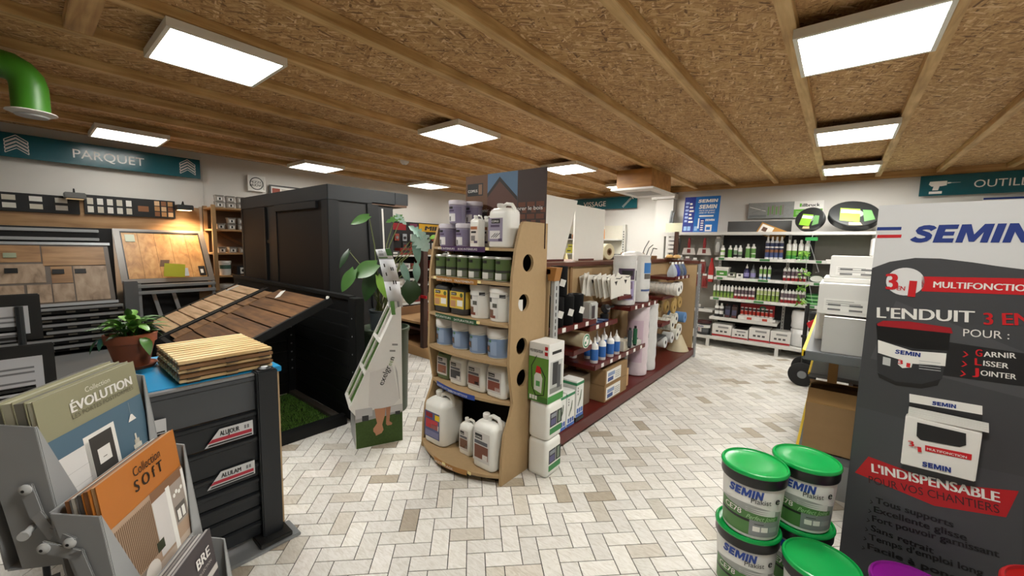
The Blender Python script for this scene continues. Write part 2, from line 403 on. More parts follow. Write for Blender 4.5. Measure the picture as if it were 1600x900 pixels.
sign('department_sign', 'long teal hanging sign reading PARQUET with herringbone emblems above the parquet racks', (-7.24, -.22), (-7.24, 1.72), 2.515, 2.78, 'PARQUET', .525, .108, chev, (1,0,0))
def screw(m, u, W, H, n):
    cx, cz = W*.86, H*.45
    for k in range(-4, 6):
        c = Vector((cx+k*.019, cz+k*.019)); line(m, u, n, c+Vector((-.016,.016)), c+Vector((.016,-.016)), .0045)
    line(m, u, n, (cx+.1, cz+.14), (cx+.15, cz+.08), .008)
sign('department_sign', 'teal hanging sign reading VISSAGE with a screw emblem behind the white boards', (-5.1, 8.36), (-3.44, 8.36), 2.52, 2.77, 'VISSAGE', .40, .112, screw, (0,-1,0))
def drill(m, u, W, H, n):
    P = lambda q: [u*x+Z_*z+n*.0025 for x, z in q]
    m.poly(P([(.1,.20), (.27,.20), (.27,.14), (.22,.13), (.12,.13), (.09,.16)]), WHITE)
    m.poly(P([(.14,.13), (.2,.13), (.19,.075), (.13,.075)]), WHITE); m.poly(P([(.1,.06), (.23,.06), (.23,.025), (.1,.025)]), WHITE)
    m.poly(P([(.275,.18), (.31,.178), (.31,.165), (.275,.16)]), WHITE); m.poly(P([(.31,.174), (.4,.172), (.4,.169), (.31,.169)]), WHITE)
sign('department_sign', 'teal hanging sign reading OUTILLAGE with a drill emblem above the card display', (.81, 8.36), (2.45, 8.36), 2.505, 2.79, 'OUTILLAGE', .55, .105, drill, (0,-1,0))
t = thing('notice_board', 'blue-edged white sign just below the OUTILLAGE sign', 'sign', (1.45, 8.4, 2.28))
MB().box(0, .9, 0, .02, 0, .17, WHITE).build('board', t); MB().box(0, .9, -.004, -.001, .145, .17, NAVY).build('blue_band', t)
def frame_poster(loc, w, h, label, art, name='framed_poster', fr=BLACK, rot=0.):
    t = thing(name, label, 'poster', loc, rot)   # faces local -y
    f = MB()
    for b in ((0,w,0,.02), (0,w,h-.02,h)): f.box(b[0], b[1], -.015, .005, b[2], b[3], fr)
    for b in ((0,.02), (w-.02,w)): f.box(b[0], b[1], -.015, .005, .02, h-.02, fr)
    f.build('frame', t); m = MB().box(.02, w-.02, -.004, .004, .02, h-.02, PAPER); m.build('sheet', t)
    m = MB(); art(m, w, h); m.build('print', t); return t
def art_n(m, w, h):
    o = lambda x, z: (x, -.006, z)
    m.lathe([(.085,0), (.098,0), (.098,.002), (.085,.002)], BLACK, (w/2, -.006, h/2), 24, (0,-1,0))
    m.box(.03, w-.03, -.0065, -.005, h/2-.05, h/2+.05, PAPER)
    m.text('NUOVO', (w/2, -.007, h/2-.045), X_, Z_, BLACK, w=w-.06, h=.04, bold=.02, align='c'); m.text('PEZZO', (w/2, -.007, h/2+.005), X_, Z_, BLACK, w=w-.07, h=.035, bold=.02, align='c')
frame_poster((-7.3, 2.33, 2.43), .25, .24, 'small white square poster with round black lettering, high on the wall above the cabin', art_n, fr=WHITE, rot=math.pi/2)
def art_b(m, w, h):
    m.box(.04, .16, -.006, -.005, .05, h-.05, M('#8a3b25', .6)); m.box(.18, .34, -.006, -.005, .05, h-.05, M('#b8b1a4', .6))
frame_poster((-7.3, 2.64, 2.34), .5, .22, 'dark framed wide picture beside the round-lettered poster', art_b, rot=math.pi/2)
# ================================================================ right foreground: filler buckets, tall card display, rack
def semin_bucket(lid, label):
    t = thing('filler_bucket', label, 'bucket', (0,0,0), 0, 'round filler buckets by the tall card display')
    Rb = lambda z: .117+.014*min(1, z/.27)
    MB().lathe([(0,0), (.112,0), (.117,.006), (.131,.27), (.131,.30), (0,.30)], M('#e3e3df', .35, 0, .01), (0,0,0), 48).build('body', t)
    MB().lathe([(.131,.258), (.137,.258), (.139,.264), (.1395,.310), (.131,.310)], M('#0b0c0d', .35, 0, .01), (0,0,0), 48).build('rim_band', t)
    MB().lathe([(.131,.307), (.1425,.307), (.1435,.31), (.1435,.316), (.139,.323), (.132,.325), (.129,.317), (.124,.3145), (.07,.3155), (0,.316)], lid, (0,0,0), 64).build('lid', t)
    hn = MB(); hn.tube([(.139*math.cos(a), .139*math.sin(a), .25-.0*a) for a in [x*.2+.4 for x in range(13)]], .0022, GREYMETAL, 6); hn.build('handle', t)
    L = MB(); g1, g2, g3 = M('#9b9e9a', .4, 0, .01), M('#4c7a3f', .4, 0, .01), M('#83878a', .4, 0, .01)
    L.cpatch(Rb, -.155, .155, .02, .15, g1, .0008, 24, lambda f: .15+.022*math.sin(f*math.pi*1.2))
    L.cpatch(Rb, -.15, .13, .098, .137, g2, .0012, 24, lambda f: .15-.03*f)
    L.cpatch(Rb, -.155, .0, .02, .105, g2, .0012, 12); L.cpatch(Rb, -.155, 0, .085, .097, BLACK, .0016, 12)
    L.cpatch(Rb, .0, .15, .02, .098, g3, .0016, 12)
    for k in range(3): L.cpatch(Rb, -.02, .11, .155-.01*k, .157-.01*k, M('#d8dad6', .4), .0018, 12, lambda f, k=k: .157-.01*k-.016*f)
    L.cpatch(Rb, .015, .045, .045, .07, WHITE, .002, 4); L.cpatch(Rb, .05, .08, .045, .07, WHITE, .002, 4); L.cpatch(Rb, .085, .13, .045, .07, M('#9a9ea0', .4), .002, 4)
    L.cpatch(Rb, .02, .06, .08, .083, INK, .0022, 4)
    L.build('label', t, recalc=False)
    T = MB(); tk = []; blu = M('#163c8f', .4, 0, 0)
    tk.append(T.mark()); T.text('SEMIN', (-.105, 0, .205), X_, Z_, blu, w=.15, h=.04, bold=.03, R=Rb, lift=.003, shear=.12)
    tk.append(T.mark()); T.text('Plakist', (.0, 0, .183), X_, Z_, INK, w=.085, h=.026, R=Rb, lift=.003)
    tk.append(T.mark()); T.text('CE78', (-.12, 0, .112), X_, Z_, WHITE, w=.085, h=.028, bold=.02, R=Rb, lift=.004)
    tk.append(T.mark()); T.text('Perfect Joint', (-.015, 0, .103), X_, Z_, M('#a9cf9c', .4), w=.125, h=.022, R=Rb, lift=.004, shear=.35)
    tk.append(T.mark()); T.text('e', (.105, 0, .185), X_, Z_, INK, w=.025, bold=.03, R=Rb, lift=.003)
    build_each(T, 'lettering', t, tk, recalc=False)
    return t
b0 = semin_bucket(GREENLID, 'green-lidded filler bucket on top of the aisle-side stack of two'); b0.location = (-.238, 2.18, .318); b0.rotation_euler[2] = .10
dup(b0, (-.245, 2.185, 0), 'green-lidded filler bucket on the floor, bottom of the aisle-side stack', .12)
dup(b0, (-.048, 2.403, .318), 'green-lidded filler bucket on top of the rear stack beside the grey card display', .03)
dup(b0, (-.048, 2.403, 0), 'green-lidded filler bucket at the bottom of the rear stack, mostly hidden', .03)
dup(b0, (.045, 2.115, 0), 'single green-lidded filler bucket standing nearest the camera, unstacked', .02)
PURP = M('#8b1590', .3, 0, .03)
b1 = semin_bucket(PURP, 'purple-lidded filler bucket at the foot of the card display'); b1.location = (.345, 2.19, 0); b1.rotation_euler[2] = -.1
b2 = semin_bucket(M('#a50d16', .3, 0, .03), 'upper red-lidded filler bucket in front of the right edge of the card display'); b2.location = (.621, 1.907, .318); b2.rotation_euler[2] = -.25
dup(b2, (.621, 1.907, 0), 'red-lidded filler bucket carrying the upper red-lidded one, by the card display')
# ---- the tall printed card display
P0 = Vector((.118, 2.50, 0)); du = Vector((1.3011, -.2313, 0)).normalized(); dn = Vector((du.y, -du.x, 0))
RZ = math.atan2(du.y, du.x)
def sp(x, y):
    p = atp(x, y, P0, dn)-P0; return Vector((p.dot(du), 0, p.z))
t = thing('card_display', 'tall grey printed card display headed SEMIN, beside the green-lidded buckets', 'display stand', P0, RZ)
GR = M('#3c3d40', .5, 0, .04); GR2 = M('#48494c', .5, 0, .03); SW, SH = .56, 1.872
MB().box(0, SW, 0, .03, 0, SH, M('#4a4b4d', .6)).build('panel', t)
MB().prism([(0.06,.03,0), (.06,.30,0), (.06,.03,.9)], (.02,0,0), KRAFT).build('rear_strut', t)
MB().prism([(SW-.08,.03,0), (SW-.08,.30,0), (SW-.08,.03,.9)], (.02,0,0), KRAFT).build('rear_strut', t)
m = MB(); e = Vector((0, -.001, 0))
def Pn(L, lift=1.): return [p+e*lift for p in L]
m.poly(Pn([Vector((0,0,0)), Vector((SW,0,0)), Vector((SW,0,SH)), Vector((0,0,SH))], .4), GR)
# pale head with the curved lower edge
crv = [sp(x, y) for x, y in ((1364, 419), (1390, 409), (1430, 403), (1470, 404), (1520, 410), (1560, 416), (1600, 421))]
last = crv[-1]; crv.append(Vector((SW, 0, last.z-.03)))
crv[0].x = 0
m.poly(Pn(crv + [Vector((SW,0,SH)), Vector((0,0,SH))], 1.), M('#d4d5d6', .5, 0, .02))
m.poly(Pn([sp(1360,560), sp(1400,470), Vector((SW,0,1.25)), Vector((SW,0,1.1))], .7), GR2)
m.poly(Pn([sp(1340,635), sp(1440,662), sp(1480,720), sp(1600,745), Vector((SW,0,.2)), sp(1310,880)], .7), M('#424347', .5, 0, .03))
m.build('print', t)
m = MB(); RD = M('#c4131d', .45, 0, .02); DR = M('#3a1518', .5, 0, .02)
def tx(body, x0, y0, x1, y1, mat, h=None, bold=.02, shear=0., lift=.003, mb=None):
    a, b = sp(x0, y0), sp(x1, y1); r = (b-a); w = r.length; r.normalize(); up = Vector((-r.z, 0, r.x))
    if mb is None: lk.append(m.mark())
    (mb or m).text(body, a, r, up, mat, w=w, h=h, bold=bold, lift=lift, shear=shear)
bars = MB(); bk = []; lk = []
def chv(x, y, mat, s):
    c = sp(x, y); lk.append(m.mark()); k = s*.45
    for sg in (-1, 1): m.add([c+e*3+Vector((0,0,sg*s*1.6)), c+e*3+Vector((s*1.5,0,0)), c+e*3+Vector((s*1.5+k*1.6,0,0)), c+e*3+Vector((k*1.6,0,sg*s*1.6))], [(0,1,2,3)], mat)
for ya, yb, mt in ((355,360,NAVY), (367,372,RD)):
    bk.append(bars.mark()); bars.poly(Pn([sp(1370,yb), sp(1408,yb-.5), sp(1409,ya-.5), sp(1371,ya)], 2), mt)
bk.append(bars.mark()); bars.poly(Pn([sp(1440,432), sp(1600,435), Vector((SW,0,sp(1600,435).z)), Vector((SW,0,sp(1600,461).z)), sp(1600,461), sp(1440,455)], 2), RD)
bk.append(bars.mark()); bars.poly(Pn([sp(1336,738), sp(1357,713), sp(1470,755), sp(1592,767), sp(1572,808), sp(1460,790)], 2), M('#b0121b', .45, 0, .03))
bk.append(bars.mark()); bars.poly(Pn([sp(1480,534), sp(1600,552), Vector((SW,0,sp(1600,552).z)), Vector((SW,0,sp(1600,600).z)), sp(1585,602), sp(1470,586)], 1.6), M('#141416', .5))
build_each(bars, 'colour_bar', t, bk)
tx('SEMIN', 1420, 379, 1610, 379, NAVY, .074, .034, .18)
tx('MULTIFONCTION', 1458, 449, 1620, 456, WHITE, .027, .03)
tx("L'ENDUIT", 1370, 496, 1523, 504, WHITE, .05, .03); tx('3 EN 1', 1537, 507, 1640, 509, RD, .05, .03)
tx('POUR :', 1505, 525, 1577, 530, WHITE, .032, .0)
for q, (x0, y0, x1, y1) in (('GARNIR', (1524,556,1588,560)), ('LISSER', (1523,570,1576,576)), ('JOINTER', (1519,585,1588,593))):
    tx(q[0], x0, y0, x0+11, y0+1, RD, .03, .03); tx(q[1:], x0+13, y0+1, x1, y1, WHITE, .022, .02)
for x, y in ((1503,553), (1501,568), (1499,583)): chv(x+1, y, RD, .0075)
tx("L'INDISPENSABLE", 1362, 737, 1563, 785, WHITE, .043, .035); tx('POUR VOS CHANTIERS', 1358, 754, 1562, 802, DR, .036, .0)
for k, (s_, x1, y1) in enumerate((('Tous supports', 1490, 824), ('Excellente glisse', 1511, 845), ('Fort pouvoir garnissant', 1562, 871), ('Sans retrait', 1459, 865), ("Temps d'emploi long", 1537, 900), ('Facile à poncer', 1525, 918))):
    x0 = 1368-2.5*k; y0 = 785+14.3*k
    tx(s_, x0, y0, x1, y1, M('#101012', .5), .030, .028); chv(x0-9, y0-2, M('#101012', .5), .0055)
build_each(m, 'lettering', t, lk, recalc=False)
# round "3 en 1" mark
m = MB(); c = sp(1414, 440); r_ = (sp(1445,440)-c).length*1.0
m.poly([c+e*2+Vector((math.cos(a)*r_, 0, math.sin(a)*r_)) for a in [k*math.pi/16 for k in range(32)]], M('#dcdcdc', .5))
tx('3', 1384, 452, 1404, 452, RD, .075, .05, 0, .004, m); tx('EN', 1401, 453, 1414, 454, RD, .02, .02, 0, .004, m); tx('1', 1418, 463, 1430, 464, RD, .075, .03, 0, .004, m)
m.build('round_mark', t, recalc=False)
# printed bucket
m = MB()
def pp(pts, mat, l): m.poly(Pn([sp(*p) for p in pts], l), mat)
pp([(1370,530), (1481,546), (1472,592), (1452,604), (1420,604), (1388,594), (1371,580)], M('#2b2c2f', .5), 2)
pp([(1369,505), (1485,520), (1482,548), (1430,545), (1371,530)], M('#0c0c0d', .4), 2.4)
pp([(1370,506), (1380,501), (1420,502), (1486,512), (1489,521), (1430,515), (1372,509)], M('#9c1520', .4), 2.8)
pp([(1372,531), (1425,548), (1479,552), (1477,572), (1425,568), (1372,551)], WHITE, 2.8)
tx('SEMIN', 1398, 552, 1438, 558, NAVY, .019, .05, 0, .004, m)
pp([(1404,562), (1415,556), (1427,564), (1424,574), (1410,575), (1403,569)], WHITE, 3.2); tx('3', 1403, 568, 1411, 569, RD, .02, .04, 0, .0045, m); tx('1', 1416, 573, 1422, 574, RD, .02, .05, 0, .0045, m)
pp([(1380,557), (1392,560), (1391,572), (1379,569)], LIGHTGREY, 3.2)
pp([(1371,582), (1400,596), (1440,600), (1470,592), (1465,602), (1440,607), (1400,602), (1374,590)], BLACK, 2.6)
for k in range(4): pp([(1436,563+4*k), (1470,567+4*k), (1470,568+4*k), (1436,564+4*k)], LIGHTGREY, 3.2)
m.build('printed_bucket', t, recalc=False)
# white leaflet box fixed to the panel
lb = MB(); q = [sp(1409,719), sp(1524,747), sp(1535,673), sp(1417,645)]
lb.prism([p+e*2 for p in q], (0,-.045,0), WHITE); lbo = lb.build('leaflet_holder', t, .003)
m = MB()
def pq(pts, mat, l): m.poly([sp(*p)+Vector((0,-.001*l,0)) for p in pts], mat)
pq([(1421,615), (1535,634), (1535,648), (1421,628)], WHITE, 3); tx('SEMIN', 1456, 632, 1494, 638, NAVY, .017, .05, 0, .005, m)
pq([(1421,627), (1535,647), (1535,668), (1419,646)], M('#242426', .5), 2.5)
pq([(1435,655), (1510,672), (1510,690), (1500,693), (1440,682), (1434,676)], M('#1b1b1d', .5), 50)
pq([(1447,690), (1519,704), (1518,713), (1447,699)], RD, 50)
def lt(body, x0, y0, x1, y1, mat, h, bold): tx(body, x0, y0, x1, y1, mat, h, bold, 0, .0525, m)
lt('MULTIFONCTION', 1450, 697, 1511, 710, WHITE, .010, .02); lt('SEMIN', 1442, 722, 1487, 732, NAVY, .022, .05)
lt('3', 1422, 691, 1431, 692, RD, .024, .04); lt('1', 1436, 700, 1442, 701, RD, .024, .05); lt('EN', 1431, 694, 1437, 695, RD, .008, .02)
m.build('print', lbo, recalc=False)
m = MB()
for k in range(4): m.prism([sp(1420,640+2*k)+Vector((0,-.01-.009*k,0)), sp(1545,666+2*k)+Vector((0,-.01-.009*k,0)), sp(1545,660+2*k)+Vector((0,-.012-.009*k,0)), sp(1421,634+2*k)+Vector((0,-.012-.009*k,0))], (0,-.003,0), PAPER)
m.build('leaflets', lbo, recalc=False)
# ---- rack behind the display
DECK = M('#6d7073', .4, .3, .04)
t = thing('storage_rack', 'grey steel rack with yellow edge strips behind the tall card display', 'rack', (-.13, 3.0, 0))
W_ = 1.0
MB().box(0, W_, 0, 2.25, 1.0, 1.055, DECK).build('upper_deck', t, .004)
MB().box(0, W_, 1.25, 2.25, .585, .62, DECK).build('middle_deck', t, .004)
MB().box(0, W_, .35, 2.25, .25, .30, DECK).build('lower_deck', t, .004)
MB().box(.01, W_, .36, .38, 0, .25, M('#8d9092', .35, .4)).build('plinth', t, .003)
for x, y in ((.16, 1.05), (.16, 2.18), (.9, 1.05), (.9, 2.18)):
    MB().box(x-.03, x+.03, y-.03, y+.03, .30, 1.0, M('#94703f', .7)).build('post', t, .003)
for z0, z1, y0 in ((1.0, 1.058, 0), (.585, .623, 1.25), (.25, .303, .35)):
    MB().box(-.004, .012, y0, 2.25, z0+.02, z1+.001, YELLOW).build('edge_strip', t)
MB().box(.3, W_, 1.3, 2.2, .303, .58, M('#2a1713', .7)).build('back_panel', t)
def carton(name, label, cat, loc, w, d, h, mat, rz=0., group=None, deco=None, tape=None, bev=.004):
    t = thing(name, label, cat, loc, rz, group)
    MB().box(0, w, 0, d, 0, h, mat).build('body', t, bev)
    if tape: MB().box(w*.5-.025, w*.5+.025, -.0006, d+.0006, h-.06, h+.0006, tape).build('tape', t)
    if deco:
        m = MB(); deco(m, w, d, h); m.build('print', t, recalc=False)
    return t
WB = M('#dcdbd7', .6, 0, .02)
def d_box(m, w, d, h):
    m.box(.03, .26, -.0012, -.0004, h*.12, h*.52, M('#e6e5e1', .6))
    for k in range(3): m.box(.04, .04+.13+.03*(k % 2), -.0018, -.0014, h*.44-.012*k, h*.445+.002-.012*k, M('#8a8a8a', .6))
    for bx in (.05, .15):
        for k in range(2): m.box(bx, bx+.06, -.002, -.0014, h*.14+k*.028, h*.14+.011+k*.028, M('#6a6a6a', .6))
    m.box(.24, .25, -.002, -.0014, h*.14, h*.14+.03, INK)
carton('white_carton', 'plain grey-white carton at the bottom front of the stack on the rack', 'box', (-.045, 3.03, 1.056), .62, .42, .215, M('#bdbcb9', .6, 0, .02), 0, None, lambda m, w, d, h: m.box(.0, w, .0005, d, h, h+.0008, WB))
carton('white_carton', 'white carton low in the stack, its labelled side showing behind the plain carton', 'box', (-.095, 3.46, 1.056), .6, .42, .225, WB, 0, None, d_box)
carton('white_carton', 'middle white carton with a printed shipping label, on the rack stack', 'box', (-.085, 3.08, 1.283), .62, .46, .185, WB, 0, None, d_box)
carton('white_carton', 'thin white carton lid lying over the middle carton of the stack', 'box', (-.07, 3.2, 1.469), .62, .40, .03, WB)
carton('white_carton', 'top labelled white carton of the stack on the rack', 'box', (-.045, 3.24, 1.50), .60, .42, .135, WB, 0, None, d_box)
carton('white_carton', 'small upright white carton crowning the stack on the rack', 'box', (.15, 3.42, 1.636), .30, .2, .115, WB)
# open brown carton on the lower deck
t = thing('open_carton', 'open brown cardboard carton with raised flaps on the lower rack deck', 'box', (-.10, 3.36, .302))
cw, cd, ch = .72, .5, .33
m = MB(); th = .006
for b in ((0,cw,0,th), (0,cw,cd-th,cd), (0,th,th,cd-th), (cw-th,cw,th,cd-th)): m.box(*b, 0, ch, KRAFT)
m.box(0, cw, 0, cd, 0, th, KRAFT); m.build('body', t)
MB().obox((0,.004,ch), (cw,0,0), (0,.235,.035), (0,-.001,.004), M('#a5814f', .75)).build('flap', t)
MB().obox((0,cd-.004,ch), (cw,0,0), (0,-.225,.09), (0,.001,.004), M('#8a683e', .75)).build('flap', t)
m = MB(); m.box(.53, .68, -.0015, -.0005, .12, .26, PAPER)
for k in range(5): m.box(.545, .585, -.002, -.0016, .14+.022*k, .15+.022*k, INK)
m.box(.6, .665, -.002, -.0016, .2, .205, INK); m.box(.6, .65, -.002, -.0016, .18, .19, INK)
m.build('shipping_label', t, recalc=False)
# ---- black wheeled tool cart
t = thing('tool_cart', 'black wheeled tool cart with red clip parked behind the white-boxed rack', 'cart', (-.25, 6.05, 0))
BK = M('#17181a', .45, 0, .08)
for dy in (0, .42):
    MB().lathe([(.05,-.03), (.12,-.03), (.145,-.02), (.145,.02), (.12,.03), (.05,.03)], M('#101010', .7), (0.0, dy, .146), 32, (0,1,0)).build('wheel', t)
    h_ = MB(); h_.lathe([(0,-.034), (.045,-.034), (.05,-.02), (.05,.02), (.045,.034), (0,.034)], MIDGREY, (0,dy,.146), 16, (0,1,0))
    for k in range(5):
        a = k*2*math.pi/5; h_.obox((math.cos(a)*.04-.01*math.sin(a), dy-.02, .146+math.sin(a)*.04+.01*math.cos(a)), (math.cos(a)*.08, 0, math.sin(a)*.08), (.02*math.sin(a), 0, -.02*math.cos(a)), (0,.04,0), BK)
    h_.build('hub', t)
MB().box(-.02, .55, .05, .37, .12, .36, BK).build('base', t, .02)
MB().box(.0, .52, .06, .36, .362, .56, M('#1e2022', .5)).build('lower_case', t, .015)
for x in (.06, .3): MB().box(x, x+.14, .045, .062, .42, .50, M('#2d3033', .4)).build('latch', t, .004)
MB().box(.45, .55, .04, .06, .40, .44, LIGHTGREY).build('latch', t, .004)
m = MB(); m.tube([(.0,.05,.15), (-.02,.05,.6), (-.02,.05,1.0)], .016, BK); m.tube([(.0,.37,.15), (-.02,.37,.6), (-.02,.37,1.0)], .016, BK); m.tube([(-.02,.05,.55), (-.02,.37,.55)], .014, BK); m.build('handle', t)
for z, r in ((.66,.11), (.80,.12)):
    MB().lathe([(0,0), (r-.01,0), (r,.01), (r,.10), (r-.02,.12), (0,.12)], BK, (.12,.2,z), 20).build('drum', t)
MB().obox((.02,.06,.72), (.10,0,.08), (0,.03,0), (-.03,0,.06), RED).build('red_clip', t, .004)
MB().cyl((-.02,.05,.60), .03, .03, BK).build('knob', t)
# ================================================================ generic goods
def plate(outer, holes, th, o, a, b, mat, mb):
    # flat plate with holes: 2-D outline in (a, b) axes from o, thickness along a x b
    c = bpy.data.curves.new('plate', 'CURVE'); c.dimensions = '2D'; c.fill_mode = 'BOTH'; c.extrude = th/2
    for pts in [outer]+holes:
        s = c.splines.new('POLY'); s.points.add(len(pts)-1); s.use_cyclic_u = True
        for p, q in zip(s.points, pts): p.co = (q[0], q[1], 0, 1)
    ob = bpy.data.objects.new('plate', c); COL.objects.link(ob); bpy.context.view_layer.update()
    me = bpy.data.meshes.new_from_object(ob.evaluated_get(bpy.context.evaluated_depsgraph_get()))
    o, a, b = Vector(o), Vector(a), Vector(b); n = a.cross(b)
    mb.add([o+a*v.co.x+b*v.co.y+n*v.co.z for v in me.vertices], [tuple(p.vertices) for p in me.polygons], mat)
    bpy.data.objects.remove(ob); bpy.data.curves.remove(c); bpy.data.meshes.remove(me)
def circ(x, y, r, n=24): return [(x+r*math.cos(2*math.pi*k/n), y+r*math.sin(2*math.pi*k/n)) for k in range(n)]
def flat(m, x0, x1, z0, z1, y, mat): m.poly([(x0,y,z0), (x1,y,z0), (x1,y,z1), (x0,y,z1)], mat)
def pail(name, label, r, h, body, lid, cols, group=None, text=None, wire=True, cat='bucket', lidh=.03, taper=.93):
    t = thing(name, label, cat, (0,0,0), 0, group); R = lambda z: r*(taper+(1-taper)*min(1, z/(h-lidh)))
    MB().lathe([(0,0), (r*taper-.004,0), (r*taper,.004), (r,h-lidh), (0,h-lidh)], body, (0,0,0), 40).build('body', t)
    MB().lathe([(r,h-lidh-.006), (r+.004,h-lidh-.004), (r+.005,h-.008), (r,h), (r-.006,h-.003), (r-.008,h-.006), (0,h-.006)], lid, (0,0,0), 28).build('lid', t)
    if wire: MB().tube([((r+.003)*math.cos(a), -(r+.003)*abs(math.sin(a))*.0-(r+.003)*math.sin(a), h*.8-.35*r*math.sin(a)) for a in [math.pi*k/12 for k in range(13)]], .0018, LIGHTGREY, 6).build('handle', t)
    L = MB()
    for (x0, x1, z0, z1, mt, lf) in cols: L.cpatch(R, x0*r, x1*r, z0*h, z1*h, mt, .0006+.0005*lf)
    if text:
        for (s_, x, z, w, mt) in text: L.text(s_, (x*r, 0, z*h), X_, Z_, mt, w=w*r, bold=.02, align='c', R=R, lift=.004)
    L.build('label', t, recalc=False); return t
def jerry(name, label, w, d, h, body, cap, deco, group=None, cat='jerrycan', capx=.28, neck=True):
    t = thing(name, label, cat, (0,0,0), 0, group); hx, hy = w/2, d/2; r = min(hx, hy)*.45
    m = MB().loft([(0,hx*.9,hy*.9,r), (h*.02,hx*.98,hy*.98,r), (h*.05,hx,hy,r), (h*.76,hx,hy,r), (h*.82,hx*.97,hy*.95,r), (h*.87,hx*.80,hy*.72,r*.8), (h*.885,hx*.72,hy*.6,r*.6)], body, 5)
    m.build('body', t, angle=60)
    cx = (-.5+capx)*w
    MB().lathe([(0,h*.87), (w*.11,h*.87), (w*.11,h*.93), (w*.13,h*.93), (w*.13,h*.985), (w*.11,h), (0,h)], cap, (cx,0,0), 18).build('cap', t)
    MB().tube([(cx+w*.16,0,h*.86), (cx+w*.2,0,h*.955), (cx+w*.32,0,h*.985), (hx*.7,0,h*.965), (hx*.92,0,h*.88), (hx*.94,0,h*.78)], min(w,d)*.085, body, 10).build('handle', t)
    L = MB(); deco(L, w, d, h); L.build('label', t, recalc=False); return t
LG = [M('#8b8496', .5), M('#5a4660', .5), M('#d8d7d4', .5)]
def blk(m, x0, x1, z0, z1, y): flat(m, x0, x1, z0, z1, y, BLACK)
# ================================================================ MDF sales stand of wood-care products
XL, XR = -2.535, -1.69
prof = [(1.989,0), (1.997,.2), (2.022,.36), (2.075,.47), (2.102,.557), (2.075,.70), (2.052,.84), (2.06,1.06), (2.068,1.44), (2.099,1.63), (2.15,1.79), (2.17,1.815), (2.20,1.82), (2.462,1.82), (2.462,0)]
t = thing('sales_stand', 'curved fibreboard sales stand of wood care products with porthole sides beside the red gondola', 'display stand', (0,0,0))
holes = []
for x, y in ((823.5,411), (816.5,473), (813.5,541), (814,590)):
    p = at(x, y, X=XR); holes.append(circ(p.y, p.z, .062))
for X in (XR, XL):
    m = MB(); plate(prof, holes, .022, (X,0,0), Y_, Z_, MDF, m); m.build('side_panel', t)
SHELF = [(1.635, 2.10, .02), (1.40, 2.07, .03), (1.115, 2.055, .04), (.848, 2.05, .06), (.56, 2.09, .085), (.07, 1.985, .13)]
def splan(yf, bul, yb=2.44):
    pts = [(XL+.011, yb)]
    for k in range(13):
        f = k/12; pts.append((XL+.011+(XR-XL-.022)*f, yf-bul*math.sin(math.pi*f)**.8))
    return pts+[(XR-.011, yb)]
for z, yf, bul in SHELF:
    MB().prism([(x, y, z-.02) for x, y in splan(yf, bul)], (0,0,.02), MDF).build('shelf', t)
MB().box(XL+.011, XR-.011, 2.44, 2.46, .0, 1.63, M('#1c1714', .8)).build('back_panel', t)
MB().prism([(x, y, 0) for x, y in splan(2.05, .11)], (0,0,.045), M('#231b14', .8)).build('plinth', t)
def strip(z, yf, bul, f0, f1, mat, words, hh=.04):
    m = MB(); n = 14; P = []
    for k in range(n+1):
        f = f0+(f1-f0)*k/n; P.append((XL+.011+(XR-XL-.022)*f, yf-bul*math.sin(math.pi*f)**.8-.003))
    for (a, b), (c, d) in zip(P, P[1:]): m.poly([(a,b,z-hh+.008), (c,d,z-hh+.008), (c,d,z+.006), (a,b,z+.006)], mat)
    for wd, fx in words:
        k = int(fx*n); a = Vector((*P[k],0)); c = Vector((*P[k+2],0)); u = (c-a).normalized()
        m.text(wd, (a.x,a.y,z-.022), u, Z_, PAPER, h=.016, align='c', lift=.004, w=.2)
    m.build('price_strip', t, recalc=False)
strip(1.635, 2.10, .02, .12, .70, M('#3c1d4a', .5), [('BOIS INTERIEURS', .2), ('BOIS INTERIEURS', .7)])
strip(1.40, 2.07, .03, .10, .66, M('#9a6a2a', .5), [('TRAITEMENTS', .25), ('TRAITEMENTS', .75)])
strip(1.115, 2.055, .04, .12, .70, M('#1d4a2a', .5), [('SATURATEURS', .25), ('SATURATEURS', .75)])
strip(.56, 2.09, .085, .12, .68, M('#1e3f8f', .5), [('ENTRETIEN NETTOYAGE', .3), ('ENTRETIEN NETTOYAGE', .7)])
strip(.07, 1.985, .13, .35, .75, M('#a4753c', .6), [('NETTOYAGE', .4)])
m = MB(); pk_ = []
for z, yf, bul, f in ((1.635,2.10,.02,.72), (1.40,2.07,.03,.09), (1.40,2.07,.03,.68), (1.115,2.055,.04,.7), (.07,1.985,.13,.5), (.07,1.985,.13,.77)):
    x = XL+(XR-XL)*f; y = yf-bul*math.sin(math.pi*f)**.8-.006; pk_.append(m.mark()); m.box(x-.016, x+.016, y, y+.002, z-.018, z+.002, M('#e8d79a', .6))
build_each(m, 'price_tag', t, pk_)
